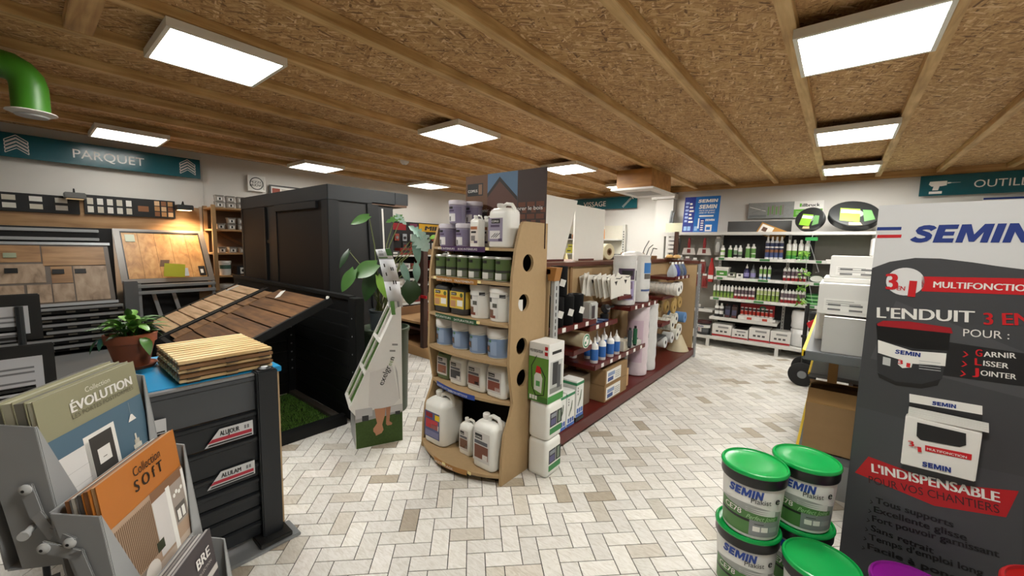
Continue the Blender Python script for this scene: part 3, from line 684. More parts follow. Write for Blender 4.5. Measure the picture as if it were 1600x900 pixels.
# header board
t = thing('header_board', 'printed photo header board with roof and bricks above the sales stand', 'sign', (-2.50, 2.424, 1.6362))
MB().box(0, .77, 0, .012, 0, .545, M('#4a3a34', .6)).build('board', t)
m = MB(); y = -.001
flat(m, 0, .25, .3, .585, y, M('#6a4a33', .6)); flat(m, .25, .56, .0, .585, y, M('#5d7c9c', .6)); flat(m, .56, .83, 0, .585, y, M('#3c2c28', .6)); flat(m, 0, .25, 0, .3, y, M('#3a2f2d', .6))
m.poly([(.25,y-.001,.2), (.56,y-.001,.2), (.56,y-.001,.38), (.38,y-.001,.54), (.25,y-.001,.42)], M('#5b3a30', .6))
m.poly([(.25,y-.002,.40), (.38,y-.002,.52), (.56,y-.002,.36), (.56,y-.002,.39), (.38,y-.002,.555), (.25,y-.002,.43)], M('#2c2523', .6))
for k in range(7):
    for j in range(3): flat(m, .57+.085*j+(.04 if k % 2 else 0), .57+.085*j+.07+(.012 if k % 2 else 0), .04+.045*k, .075+.045*k, y-.001, M('#6d4433', .7))
flat(m, .02, .2, .42, .52, y-.001, BLACK); m.text('COMUS', (.03, y-.002, .45), X_, Z_, WHITE, w=.11, bold=.03); flat(m, .15, .19, .43, .51, y-.002, M('#8a6a52', .6))
m.build('print', t, recalc=False)
m = MB(); m.text('Entretenir, rénover, décorer le bois', (.06, -.004, .285), X_, Z_, WHITE, w=.74, h=.03, bold=.01); m.build('lettering', t, recalc=False)
t.rotation_euler[2] = 0
rndm = random.Random(11)
def put(proto, x, zi, y, label, first=[None], rz=None, s=None):
    z = SHELF[zi][0]+.0008
    return dup(proto, (x, y, z), label, rz if rz is not None else rndm.uniform(-.06, .1), None, s)
def mdfx(px, py, y): return at(px, py, Y=y).x
# protos are placed as their own first instance
lastR = {}
def series(proto, items, zi, ydef=2.18):
    hw = max(abs((c.matrix_basis @ Vector(b)).x) for c in proto.children for b in c.bound_box)+.003
    for k, (px, py, lab, *o) in enumerate(items):
        y = o[0] if o else ydef; z = SHELF[zi][0]+.0008+(o[1] if len(o) > 1 else 0); x = min(XR-.012-hw, max(XL+.012+hw, mdfx(px, py, y))); row = y < 2.24 and not len(o) > 1
        if row: x = max(x, lastR.get(zi, -9)+hw); lastR[zi] = x+hw
        loc = (x, y, z); rz = rndm.uniform(-.02, .02)
        if k == 0: proto.location = loc; proto.rotation_euler[2] = rz; proto['label'] = lab
        else: dup(proto, loc, lab, rz)
PW, PG, PD = M('#c8c3cc', .45), M('#8e879c', .5), M('#4d3f5c', .5)
pr_ = pail('paint_pail', '', .066, .178, PG, PW, [(-1.3,1.3,.05,.72,M('#7d7590', .5),1), (-.7,.5,.08,.42,M('#d9d8d8', .5),2), (-.7,.35,.5,.58,PD,2), (-.5,.2,.62,.72,BLACK,2), (-.45,-.1,.1,.3,M('#6b6b6b',.5),3)], 'wood care goods on the sales stand', wire=False)
series(pr_, [(700,370,'purple-labelled pail at the planter end of the top shelf, under another pail'), (726,370,'purple-labelled pail second on the top shelf beside the small jerrycans'), (715,330,'purple-labelled pail stacked on the two left pails', 2.20, .181), (741,330,'purple-labelled pail at the back of the stacked row under the header board', 2.33, .181), (742,370,'purple-labelled pail behind the small jerrycans on the top shelf', 2.34)], 0)
def deco_small(m, w, d, h):
    y = -d/2-.001; flat(m, -w*.4, w*.38, h*.12, h*.66, y, M('#d8cfc6', .5)); flat(m, -w*.36, w*.3, h*.55, h*.64, y-.0006, M('#a4623a', .5)); flat(m, -w*.3, w*.1, h*.2, h*.36, y-.0006, M('#7a7471', .5)); flat(m, w*.0, w*.34, h*.13, h*.2, y-.0006, PD); flat(m, -w*.3, w*.2, h*.44, h*.5, y-.0006, BLACK)
js = jerry('small_jerrycan', '', .10, .07, .235, HDPE, WHITE, deco_small, 'wood care goods on the sales stand')
series(js, [(746,370,'small white jerrycan with orange label on the top shelf'), (762,370,'small white jerrycan half hidden left of the large one, top shelf', 2.24)], 0, 2.15)
def deco_big(m, w, d, h):
    y = -d/2-.001; flat(m, -w*.46, w*.25, h*.14, h*.66, y, M('#8d8499', .5)); flat(m, -w*.38, w*.12, h*.2, h*.38, y-.0006, M('#d8d5d4', .5)); flat(m, -w*.3, w*.12, h*.54, h*.64, y-.0006, BLACK); flat(m, -w*.34, w*.1, h*.46, h*.51, y-.0006, PD)
    for k in range(3): m.obox((-w*.3+k*.02, y-.0015, h*.22), (.04,0,.03), (0,0,.006), (0,.0004,0), BLACK)
    flat(m, w*.05, w*.22, h*.15, h*.21, y-.0006, PD); m.text('COMUS', (-w*.27, y-.002, h*.565), X_, Z_, WHITE, w=w*.34, bold=.03)
jb = jerry('large_jerrycan', 'large white jerrycan with lilac label at the right of the top shelf', .19, .15, .315, HDPE, WHITE, deco_big, 'wood care goods on the sales stand')
series(jb, [(788,370,'large white jerrycan with lilac label at the right of the top shelf')], 0, 2.2)
GRN, GRY = M('#4c6034', .45), M('#8d8f88', .45)
can = pail('green_can', '', .054, .172, M('#aeb0aa', .4, .4), M('#c9cac6', .4, .5), [(-2.2,2.2,.05,.93,GRN,1), (-2.2,2.2,.36,.46,M('#2d2f2b',.5),2), (-.9,.5,.08,.34,M('#cfcfc8', .5),3), (-.6,.3,.72,.84,BLACK,3), (.5,1.2,.1,.33,M('#6a6f66',.5),3)], 'wood care goods on the sales stand', wire=False, cat='can', lidh=.012, taper=1.)
series(can, [(px, 420, f'{ORD[k]} small green-labelled can from the planter end of the second shelf') for k, px in enumerate((684.5, 702, 722, 744, 766, 786))], 1, 2.14)
t = thing('round_brush', 'pale wooden round-backed brush behind the green cans, second shelf', 'brush', (-2.42, 2.27, 1.401))
MB().lathe([(0,0), (.05,0), (.055,.01), (.055,.16), (.048,.18), (0,.18)], M('#c6a777', .6), (0,0,0), 20).build('block', t)
MB().tube([(-.06,0,.15), (-.05,0,.2), (0,0,.225), (.05,0,.2), (.06,0,.15)], .006, DARKMETAL).build('handle', t)
YEL = M('#d4b748', .5); DG = M('#3a3a3c', .4)
def deco_y(m, w, d, h):
    y = -d/2-.0012; flat(m, -w*.46, w*.46, h*.2, h*.72, y, YEL); flat(m, -w*.38, -w*.02, h*.6, h*.69, y-.0006, BLACK); flat(m, -w*.4, w*.4, h*.48, h*.56, y-.0006, M('#c07a2a', .5)); flat(m, w*.02, w*.38, h*.28, h*.46, y-.0006, PAPER); flat(m, -w*.42, -w*.08, h*.24, h*.44, y-.0006, M('#b88a66', .5))
    x = w/2+.0012; m.poly([(x,-d*.42,h*.2), (x,d*.3,h*.2), (x,d*.3,h*.72), (x,-d*.42,h*.72)], YEL)
    m.lathe([(0,0), (w*.1,0), (w*.1,.001), (0,.001)], M('#4d5a2c', .5), (w*.3, y-.0002, h*.62), 14, (0,-1,0)); m.text('COMUS', (-w*.36, y-.0016, h*.625), X_, Z_, WHITE, w=w*.3, bold=.03)
jy = jerry('dark_jerrycan', '', .168, .14, .25, DG, BLACK, deco_y, 'wood care goods on the sales stand')
series(jy, [(693,462,'dark jerrycan with yellow label at the planter end of the third shelf'), (717,468,'dark jerrycan with yellow label, second on the third shelf')], 2, 2.16)
pw = pail('white_bucket', '', .09, .25, HDPE, WHITE, [(-1.25,.35,.1,.7,M('#dad9d5', .5),1), (-1.1,-.1,.14,.34,M('#7a5a4a', .5),2), (-1.0,-.3,.55,.68,BLACK,2), (-.2,.25,.4,.52,M('#55564f',.5),2), (-1.2,.1,.1,.18,M('#8a4a3a',.5),2), (.45,.95,.68,.78,M('#333333',.5),2)], 'wood care goods on the sales stand', lidh=.04)
series(pw, [(748,475,'white pail bucket with brown-banded label, third on the third shelf'), (778,480,'white pail bucket at the gondola end of the third shelf')], 2, 2.17)
t = thing('leaflet_bundle', 'thin bundle of white leaflets tucked against the right side of the third shelf', 'leaflets', (-1.735, 2.10, 1.116))
for k in range(4): MB().box(.006*k, .006*k+.003, .01*k, .1+.01*k, 0, .16, PAPER).build('leaflet', t)
BL, BD = M('#7c93b4', .5), M('#3a4a6a', .5)
pb_ = pail('blue_bucket', '', .086, .218, HDPE, WHITE, [(-1.7,1.7,.04,.66,BL,1), (-1.1,-.4,.52,.64,BLACK,2), (-1.1,-.15,.2,.42,M('#4d4438', .5),3), (-.9,-.35,.26,.36,M('#9a5a34', .5),4), (-.1,.5,.12,.58,M('#93a7c4',.5),2), (-.3,.0,.54,.62,M('#4f7a5a',.5),3)], 'wood care goods on the sales stand', lidh=.055)
series(pb_, [(692,518,'blue-labelled white bucket at the planter end of the fourth shelf'), (717,522,'blue-labelled white bucket, second on the fourth shelf'), (746,528,'blue-labelled white bucket, third on the fourth shelf'), (778,537,'blue-labelled white bucket at the gondola end of the fourth shelf')], 3, 2.16)
def deco_w(c1):
    def f(m, w, d, h):
        y = -d/2-.0012; flat(m, -w*.42, w*.34, h*.14, h*.72, y, M('#c9c6c2', .5)); flat(m, -w*.36, w*.28, h*.2, h*.46, y-.0006, c1); flat(m, -w*.34, w*.0, h*.58, h*.68, y-.0006, BLACK); flat(m, -w*.36, w*.25, h*.48, h*.55, y-.0006, M('#55565e', .5)); flat(m, w*.02, w*.25, h*.2, h*.3, y-.0006, PAPER); m.text('COMUS', (-w*.32, y-.0016, h*.605), X_, Z_, WHITE, w=w*.3, bold=.03)
    return f
jg = jerry('green_jerrycan', 'olive green jerrycan with white label at the planter end of the fifth shelf', .158, .15, .252, M('#5c6e4c', .45), M('#5c6e4c', .45), deco_w(M('#8a5a44', .5)), 'wood care goods on the sales stand')
series(jg, [(690,570,'olive green jerrycan with white label at the planter end of the fifth shelf')], 4, 2.19)
jw = jerry('white_jerrycan', '', .175, .16, .255, HDPE, WHITE, deco_w(M('#3c3c3e', .5)), 'wood care goods on the sales stand')
series(jw, [(714,580,'white jerrycan with grey picture label, second on the fifth shelf')], 4, 2.17)
jw = jerry('white_jerrycan', '', .18, .16, .262, HDPE, WHITE, deco_w(M('#7a3f30', .5)), 'wood care goods on the sales stand')
series(jw, [(745,587,'white jerrycan with red-brown picture label, third on the fifth shelf'), (778,596,'white jerrycan with red-brown label at the gondola end of the fifth shelf')], 4, 2.17)
def deco_drum(m, w, d, h):
    y = -d/2-.0012; flat(m, -w*.40, w*.34, h*.13, h*.66, y, M('#4a5078', .5)); flat(m, -w*.34, w*.26, h*.32, h*.5, y-.0006, M('#b03038', .5)); flat(m, -w*.1, w*.3, h*.32, h*.42, y-.0006, PAPER); flat(m, w*.12, w*.34, h*.52, h*.63, y-.0006, YELLOW); flat(m, -w*.34, w*.0, h*.54, h*.63, y-.0006, M('#8a1f28', .5)); flat(m, -w*.36, w*.3, h*.15, h*.27, y-.0006, M('#6d6f94', .5))
jd = jerry('large_drum', 'largest white jerrycan with blue and red label, left of the bottom shelf', .245, .235, .40, HDPE, HDPE, deco_drum, 'wood care goods on the sales stand')
series(jd, [(694,655,'largest white jerrycan with blue and red label, left of the bottom shelf')], 5, 2.09)
jm = jerry('small_jerrycan', 'small white jerrycan with brown label between the two big ones, bottom shelf', .125, .11, .27, HDPE, WHITE, deco_w(M('#6a4a3a', .5)), 'wood care goods on the sales stand')
series(jm, [(733.5,675,'small white jerrycan with brown label between the two big ones, bottom shelf')], 5, 2.08)
jl = jerry('large_jerrycan', 'large white jerrycan with brown deck picture, right of the bottom shelf', .205, .18, .375, HDPE, WHITE, deco_w(M('#6d4030', .5)), 'wood care goods on the sales stand')
series(jl, [(767,680,'large white jerrycan with brown deck picture, right of the bottom shelf')], 5, 2.06)
# ================================================================ jerrycans, sprayer box and weedkiller boxes right of the stand
def deco_side(m, w, d, h):
    x = w/2+.001; P = lambda y0, y1, z0, z1, l, mt: m.poly([(x+l,y0,z0), (x+l,y1,z0), (x+l,y1,z1), (x+l,y0,z1)], mt)
    P(-d*.36, d*.08, h*.36, h*.74, 0, M('#2c2f3a', .5)); P(d*.1, d*.44, h*.36, h*.74, 0, M('#1d2a22', .5)); P(-d*.36, d*.44, h*.16, h*.32, 0, M('#2d7a3f', .5)); P(-d*.3, d*.02, h*.4, h*.56, .0006, M('#54507a', .5)); P(d*.2, d*.34, h*.4, h*.7, .0006, M('#7a8a78', .5)); P(-d*.3, d*.04, h*.6, h*.7, .0006, M('#8a9096', .5))
def sq_can(label, z):
    t = thing('square_jerrycan', label, 'jerrycan', (-1.578, 2.36, z), .02, 'square white jerrycans beside the sales stand')
    hx, hy, h = .085, .10, .275
    MB().loft([(0,hx*.86,hy*.86,.03), (.012,hx*.97,hy*.97,.03), (.03,hx,hy,.03), (.24,hx,hy,.03), (.262,hx*.96,hy*.96,.03), (.27,hx*.86,hy*.86,.03), (h,hx*.8,hy*.8,.02)], HDPE, 5).build('body', t, angle=60)
    MB().lathe([(0,.262), (.022,.262), (.022,.273), (0,.273)], HDPE, (-.03,-.03,0), 16).build('cap', t)
    L = MB(); deco_side(L, .17, .2, h); L.build('label', t, recalc=False); return t
sq_can('square white jerrycan on the floor, bottom of the stack beside the stand', 0)
sq_can('square white jerrycan in the middle, under the green sprayer box', .277)
t = thing('sprayer_box', 'tall green and white garden sprayer box on top of the jerrycans', 'box', (-1.668, 2.26, .5535), .0)
w, d, h = .17, .2, .425
MB().box(0, w, 0, d, 0, h, M('#e2e2de', .5)).build('body', t, .003)
m = MB(); y = -.0012; flat(m, 0, w, 0, h*.76, y, M('#5d8a35', .5)); flat(m, 0, w, 0, h*.1, y-.0005, M('#3f6e2a', .5))
m.text('PULVERISATEUR', (.012, y-.001, h*.84), X_, Z_, INK, w=.11, h=.022, bold=.03)
flat(m, w*.80, w*.95, h*.9, h*.96, y-.0005, RED); flat(m, w*.80, w*.95, h*.81, h*.87, y-.0005, RED)
m.poly([(w*.3,y-.001,h*.2), (w*.68,y-.001,h*.16), (w*.72,y-.001,h*.42), (w*.62,y-.001,h*.5), (w*.4,y-.001,h*.5), (w*.3,y-.001,h*.44)], M('#d9dcd4', .5))
m.poly([(w*.36,y-.0015,h*.5), (w*.66,y-.0015,h*.49), (w*.62,y-.0015,h*.6), (w*.42,y-.0015,h*.62)], RED); flat(m, w*.4, w*.6, h*.27, h*.36, y-.002, M('#58a05a', .5))
m.tube([(w*.6,y-.001,h*.6), (w*.85,y-.001,h*.45), (w*.8,y-.001,h*.14), (w*.4,y-.001,h*.1), (w*.2,y-.001,h*.25), (w*.15,y-.001,h*.6), (w*.4,y-.001,h*.78)], .003, BLACK, 6)
for k in range(3): flat(m, w*(.08+.14*k), w*(.19+.14*k), h*.03, h*.1, y-.001, PAPER)
x = w+.0012; P = lambda y0, y1, z0, z1, l, mt: m.poly([(x+l,y0,z0), (x+l,y1,z0), (x+l,y1,z1), (x+l,y0,z1)], mt)
P(0, d, 0, h*.12, 0, M('#3f8a3f', .5)); P(d*.1, d*.9, h*.16, h*.7, 0, M('#b9bcb8', .5)); P(d*.25, d*.62, h*.3, h*.68, .0005, M('#2c2e30', .5)); P(d*.55, d*.78, h*.22, h*.62, .0008, M('#4a4d50', .5)); P(d*.1, d*.9, h*.16, h*.25, .0005, M('#80837e', .5)); P(d*.2, d*.8, h*.82, h*.87, .0005, INK)
m.build('print', t, recalc=False)
def weed(label, y, z, x=-1.82):
    t = thing('weedkiller_box', label, 'box', (x, y, z), 0, 'green-topped white boxes on the gondola base')
    w, d, h = .16, .125, .30
    MB().box(0, w, 0, d, 0, h, M('#e4e5e1', .5)).build('body', t, .003)
    MB().box(-.001, w+.001, -.001, d+.001, h-.035, h-.012, M('#2f8055', .5)).build('green_band', t)
    m = MB(); x_ = w+.0012; P = lambda pts, l, mt: m.poly([(x_+l, a*d, b*h) for a, b in pts], mt)
    P([(0,0), (1,0), (1,.09), (0,.09)], 0, M('#3e66b0', .5)); 
    for k in range(3): P([(.12+.28*k,.11), (.34+.28*k,.11), (.34+.28*k,.24), (.12+.28*k,.24)], 0, M('#2f5aa8', .5))
    P([(.2,.32), (.32,.3), (.62,.5), (.72,.72), (.6,.74), (.5,.56), (.24,.38)], .0005, M('#8e948c', .5)); P([(.4,.42), (.55,.46), (.66,.66), (.6,.7)], .0008, M('#44603f', .5))
    for k in range(3): P([(.15,.62+.08*k), (.24,.62+.08*k), (.24,.67+.08*k), (.15,.67+.08*k)], .0005, INK)
    m.build('print', t, recalc=False); return t
weed('green-topped white box nearest the stand on the red base', 2.66, .143)
weed('green-topped white box, middle one facing the aisle on the red base', 2.80, .143)
weed('green-topped white box farthest from the stand, tallest of the front row', 2.95, .18).scale = (1,1,1.08)
e_ = carton('dark_tray', 'low dark tray under the farthest green-topped box on the red base', 'tray', (-1.83, 2.945, .1415), .175, .14, .037, M('#2a2b2c', .6))
for k, (yy, zz, lab) in enumerate(((2.74, .143, 'green-banded white box lying behind the front row, lower layer'), (2.74, .448, 'green-banded white box on top of the rear layer'))):
    weed(lab, yy, zz, -2.02)
# ================================================================ red gondola along the aisle
GX0, GX1, GY0, GY1, GB = -2.10, -1.645, 2.50, 6.53, .14
PEG = M('#b3976f', .65, 0, .05)
t = thing('gondola_shelving', 'long dark red aisle gondola with beige back and end panels', 'shelving', (0,0,0))
MB().box(GX0-.5, GX1, GY0, GY1, .03, GB, WINE).build('base', t, .006)
MB().box(GX0-.46, GX1-.04, GY0+.03, GY1-.03, 0, .03, BLACK).build('kick', t)
m = MB(); m.box(GX0-.02, GX0, GY0, GY1, GB, 1.46, PEG)
m.build('back_panel', t)
for y0 in (GY0-.01, GY1-.02): MB().box(GX0, GX1-.03, y0, y0+.02, GB, 1.44, PEG).build('end_panel', t)
MB().box(GX0-.06, GX0+.045, GY0, GY1, 1.46, 1.505, BROWNRAIL).build('top_rail', t, .004)
MB().box(GX0-.5, GX0-.06, GY0, GY1, 1.47, 1.505, M('#7a5232', .6)).build('top_shelf', t, .003)
for y0 in (GY0-.03, GY1-.05): MB().box(GX0+.045, GX1+.0, y0, y0+.07, 1.445, 1.49, BROWNRAIL).build('top_rail', t, .004)
def upright(x, y, z1, mat=GREYMETAL):
    m = MB(); m.box(x-.015, x+.015, y-.03, y+.03, 0.0, z1, mat)
    for k in range(int((z1-.2)/.05)): m.box(x+.0145, x+.0158, y-.009, y+.003, .18+.05*k, .21+.05*k, INK)
    return m.build('upright', t)
upright(GX1+.01, GY0+.02, 1.43, M('#a7a9a8', .45)); upright(GX1+.005, GY1, 1.45)
for yy in (3.5, 4.5, 5.5):
    MB().box(GX0, GX0+.02, yy-.02, yy+.02, GB, 1.46, M('#8a6a45', .6)).build('upright', t)
MB().prism([(GX1-.02,GY0-.03,1.40), (GX1+.03,GY0-.03,1.40), (GX1+.05,GY0-.03,1.50), (GX1-.04,GY0-.03,1.50)], (0,.08,0), M('#9a6a36', .6)).build('corner_block', t)
def gshelf(y0, y1, z, x1=GX1-.03, tags=True):
    m = MB(); m.box(GX0, x1, y0, y1, z-.02, z-.002, WINE); m.box(x1-.008, x1+.004, y0, y1, z-.035, z+.012, WINE); m.box(GX0, x1, y0-.004, y0, z-.04, z-.002, WINE)
    o = m.build('shelf', t, .002)
    if tags:
        g = MB(); k = y0+.12; gk = []
        while k < y1-.08: gk.append(g.mark()); g.box(x1+.004, x1+.006, k, k+.05, z-.03, z+.006, PAPER); k += .19
        build_each(g, 'price_tag', o, gk)
gshelf(2.58, 3.28, 1.0); gshelf(3.2, 3.78, .935, GX1-.05); gshelf(3.28, 4.5, .56, GX1-.02); gshelf(3.0, 3.33, .74, GX1-.09, False)
gshelf(4.05, 4.85, 1.03, GX1-.03); gshelf(5.12, 5.44, .70, GX1-.05, False); gshelf(5.55, 6.2, 1.28, GX1-.05); gshelf(5.4, 5.9, 1.01, GX0+.3, False)
def hook(y, z, x1, r=.004):
    MB().tube([(GX0+.001, y, z), (x1-.02, y, z), (x1, y, z+.015)], r, BLACK, 6).build('hook', t)
gond = t
# black pots
t0 = None
def pot(label):
    t = thing('black_roll', label, 'roll', (0,0,0), 0, 'black rolls with white tags on the gondola')
    MB().lathe([(0,0), (.068,0), (.07,.004), (.07,.24), (.066,.246), (.03,.246), (.03,.236), (0,.236)], M('#070708', .8, 0, .05, .15), (0,0,0), 28).build('roll', t)
    m = MB(); m.obox((.0695*.75,-.0695*.66-.004,.09), (.028,.03,-.012), (0,.001,0), (.01,.01,.055), PAPER); m.build('tag', t); return t
p0 = pot('nearest black roll with a white tag on the red shelf'); p0.location = (-1.77, 2.74, 1.0)
dup(p0, (-1.77, 2.90, 1.0), 'middle black roll with a white tag on the red shelf'); dup(p0, (-1.77, 3.06, 1.002), 'farthest black roll with a white tag on the red shelf', .2)
dup(p0, (-1.80, 2.83, 1.249), 'black roll stacked on the nearest black rolls, under the brown rail', -.2)
dup(p0, (-1.93, 2.78, 1.0), 'black roll at the back supporting the stacked one')
# hanging white pads
def bag(label):
    t = thing('filter_pad', label, 'pad', (0,0,0), 0, 'white square pads hung on the gondola hook')
    m = MB(); m.prism([(0,-.08,-.20), (0,.08,-.20), (0,.075,.02), (0,-.075,.02)], (.008,0,0), M('#e2dfd6', .7)); m.build('pad', t, .002)
    m = MB(); m.poly([(.0092,-.022,-.03), (.0092,.0,-.075), (.0092,.022,-.03)], BLACK); m.build('mark', t); return t
b_ = bag('x'); rp = random.Random(6)
for k in range(10):
    g2 = k >= 8; y = 4.02 if g2 else 3.72; x = (-1.80+.06*(k-8)) if g2 else -2.06+.05*k; rot = (rp.uniform(-.55,.55), rp.uniform(-.12,.12), rp.uniform(-.45,.0)); lab = f'{ORD[k-8 if g2 else k]} white square pad from the back panel on the {"farther" if g2 else "nearer"} pad hook'
    o = b_ if k == 0 else dup(b_, (0,0,0), lab)
    o.location = (x, y, 1.355); o.rotation_euler = rot; o['label'] = lab
for y, xe in ((3.72, -1.66), (4.02, -1.70)):
    MB().tube([(GX0+.001, y, 1.355), (xe, y, 1.355), (xe+.02, y, 1.375)], .004, BLACK, 6).build('hook', gond)
MB().box(GX0, GX1-.02, 3.98, 4.02, 1.14, 1.175, WINE).build('hook_bar', gond)
MB().box(GX1-.03, GX1-.015, 3.72, 4.02, 1.14, 1.175, WINE).build('hook_bar', gond)
# clear blister with torch head, black lamp, blue packs
t = thing('clear_blister', 'clear plastic blister pack on the red shelf beyond the black rolls', 'pack', (-1.86, 3.33, .94))
MB().box(0, .1, 0, .15, 0, .20, M('#b9bab6', .3, 0, .05)).build('pack', t, .01); MB().box(.1005, .103, .02, .08, .05, .17, M('#3a3236', .5)).build('card', t)
t = thing('black_torch', 'black worklight on the red shelf beside blue packs', 'lamp', (-1.80, 3.70, .936))
MB().lathe([(0,0), (.04,0), (.045,.05), (.03,.06), (0,.06)], BLACK, (0,0,0), 16).build('base', t); MB().lathe([(0,0), (.045,0), (.05,.02), (.03,.06), (0,.06)], M('#202023', .35), (0,0,.1), 18, (.6,-.3,.4)).build('head', t); MB().tube([(0,0,.05), (.01,.03,.11), (.05,.1,.13)], .012, BLACK).build('arm', t)
bt = thing('blue_pack', '', 'pack', (0,0,0), 0, 'flat blue packs on the red shelf')
MB().box(0, .13, 0, .12, 0, .012, M('#2a3f66', .5)).build('pack', bt, .003); MB().box(.02, .11, .02, .06, .012, .0126, M('#8fa0b8', .5)).build('print', bt)
for k in range(3):
    loc = (-1.84, 3.25+.14*k, .9365); lab = f'{ORD[k]} flat blue pack from the near end of the red shelf'
    if k == 0: bt.location = loc; bt['label'] = lab
    else: dup(bt, loc, lab, .1*k)
# round green roll label
t = thing('labelled_roll', 'white roll with round green end label under the blue packs', 'roll', (-1.98, 3.12, .83))
MB().lathe([(0,0), (.062,0), (.065,.004), (.065,.30), (0,.30)], M('#b9ad90', .6), (0,0,0), 28, (1,0,0)).build('roll', t)
m = MB(); m.lathe([(0,.302), (.065,.302)], WHITE, (0,0,0), 28, (1,0,0)); m.lathe([(.045,.303), (.058,.303)], M('#1f7a4f', .5), (0,0,0), 28, (1,0,0)); m.lathe([(.0,.303), (.012,.303)], M('#1f7a4f', .5), (0,.02,.02), 12, (1,0,0)); m.lathe([(.0,.303), (.014,.303)], M('#1f7a4f', .5), (0,-.015,-.015), 12, (1,0,0)); m.build('end_label', t, recalc=False)
# glue bottles with nozzles
def glue(label):
    t = thing('sealant_bottle', label, 'bottle', (0,0,0), 0, 'white sealant bottles with blue labels on the gondola shelf')
    MB().lathe([(0,0), (.036,0), (.038,.004), (.038,.165), (.03,.18), (.016,.19), (0,.19)], M('#e6e6e3', .35), (0,0,0), 20).build('bottle', t)
    MB().lathe([(.0388,.03), (.0388,.135)], M('#2a62ac', .4), (0,0,0), 20).build('label', t, recalc=False)
    MB().lathe([(0,.19), (.016,.19), (.014,.205), (.007,.215), (.004,.25), (0,.25)], WHITE, (0,0,0), 12).build('nozzle', t)
    return t
g0 = glue('x')
for k, (x, y) in enumerate(((-1.74,3.40), (-1.74,3.56), (-1.73,3.72), (-1.73,3.86), (-1.86,3.50), (-1.86,3.68), (-1.86,3.84), (-1.98,3.42))):
    lab = (f'{ORD[k]} white nozzle bottle with blue label from the near end, front row' if k < 4 else f'{ORD[k-4]} white nozzle bottle with blue label from the near end, rear row')
    if k == 0: g0.location = (x, y, .561); g0['label'] = lab
    else: dup(g0, (x, y, .561), lab)
carton('cream_carton', 'cream carton beside the nozzle bottles on the gondola shelf', 'box', (-1.86, 3.97, .561), .17, .15, .11, M('#d3ccb9', .6))
# tray of small wrapped cartridges
t = thing('mixed_tray', 'shallow tray of small black and white packets beyond the cream carton', 'tray', (-1.885, 4.17, .561))
MB().box(0, .19, 0, .30, 0, .05, M('#c8c6bf', .6)).build('tray', t, .003)
m = MB()
for k in range(40):
    x, y = random.uniform(.015,.16), random.uniform(.015,.27); m.obox((x,y,.05), (.02,.004,random.uniform(-.004,.012)), (-.003,.012,0), (0,0,.018), random.choice((WHITE, BLACK, WHITE, MIDGREY)))
pk = m.build('packets', t); pk['kind'] = 'stuff'
# two dark cartridges hanging above
for k, (y, cmat, nm) in enumerate(((4.02, M('#3b4147', .5), 'grey'), (4.16, M('#1c5a3c', .5), 'dark green'))):
    t = thing('hanging_tube', f'{nm} slim tube standing at the gondola shelf edge', 'tube', (-1.66, y+.02, .70 if 0 else .60))
    MB().cyl((0,0,.02), .022, .17, cmat, 16).build('tube', t); MB().cyl((0,0,.19), .014, .03, BLACK, 12).build('cap', t); MB().cyl((0,0,.0), .018, .02, BLACK, 12).build('foot', t)
# cartons on the base
def d_lab(m, w, d, h):
    x = w+.0012; P = lambda y0, y1, z0, z1, l, mt: m.poly([(x+l,y0*d,z0*h), (x+l,y1*d,z0*h), (x+l,y1*d,z1*h), (x+l,y0*d,z1*h)], mt)
    P(.05, .68, .12, .88, 0, PAPER); P(.1, .4, .5, .74, .0006, M('#7f93b8', .5)); P(.1, .34, .2, .44, .0006, M('#2f4a86', .5))
    for k in range(4): P(.42, .64, .25+.12*k, .29+.12*k, .0006, MIDGREY)
carton('brown_carton', 'lower brown carton with white label on the red base', 'box', (-2.0, 3.52, GB+.001), .33, .52, .165, KRAFT, 0, None, d_lab)
carton('brown_carton', 'upper brown carton with white label stacked on the red base', 'box', (-2.0, 3.52, GB+.168), .33, .52, .165, KRAFT, 0, None, d_lab)
carton('grey_carton', 'dull grey-brown carton deeper on the red base, under the shelf', 'box', (-2.05, 3.2, GB+.001), .26, .24, .30, M('#7a6a58', .7))
carton('small_upright_box', 'small tan upright box beside the brown cartons on the red base', 'box', (-1.80, 4.10, GB+.001), .09, .08, .20, M('#c4a172', .6))
t = thing('grey_canister', 'slim grey canister with black lid behind the small tan box', 'canister', (-1.80, 4.26, GB+.001))
MB().cyl((0,0,0), .035, .33, M('#a9adb0', .4), 16).build('body', t); MB().cyl((0,0,.33), .036, .03, BLACK, 16).build('lid', t)
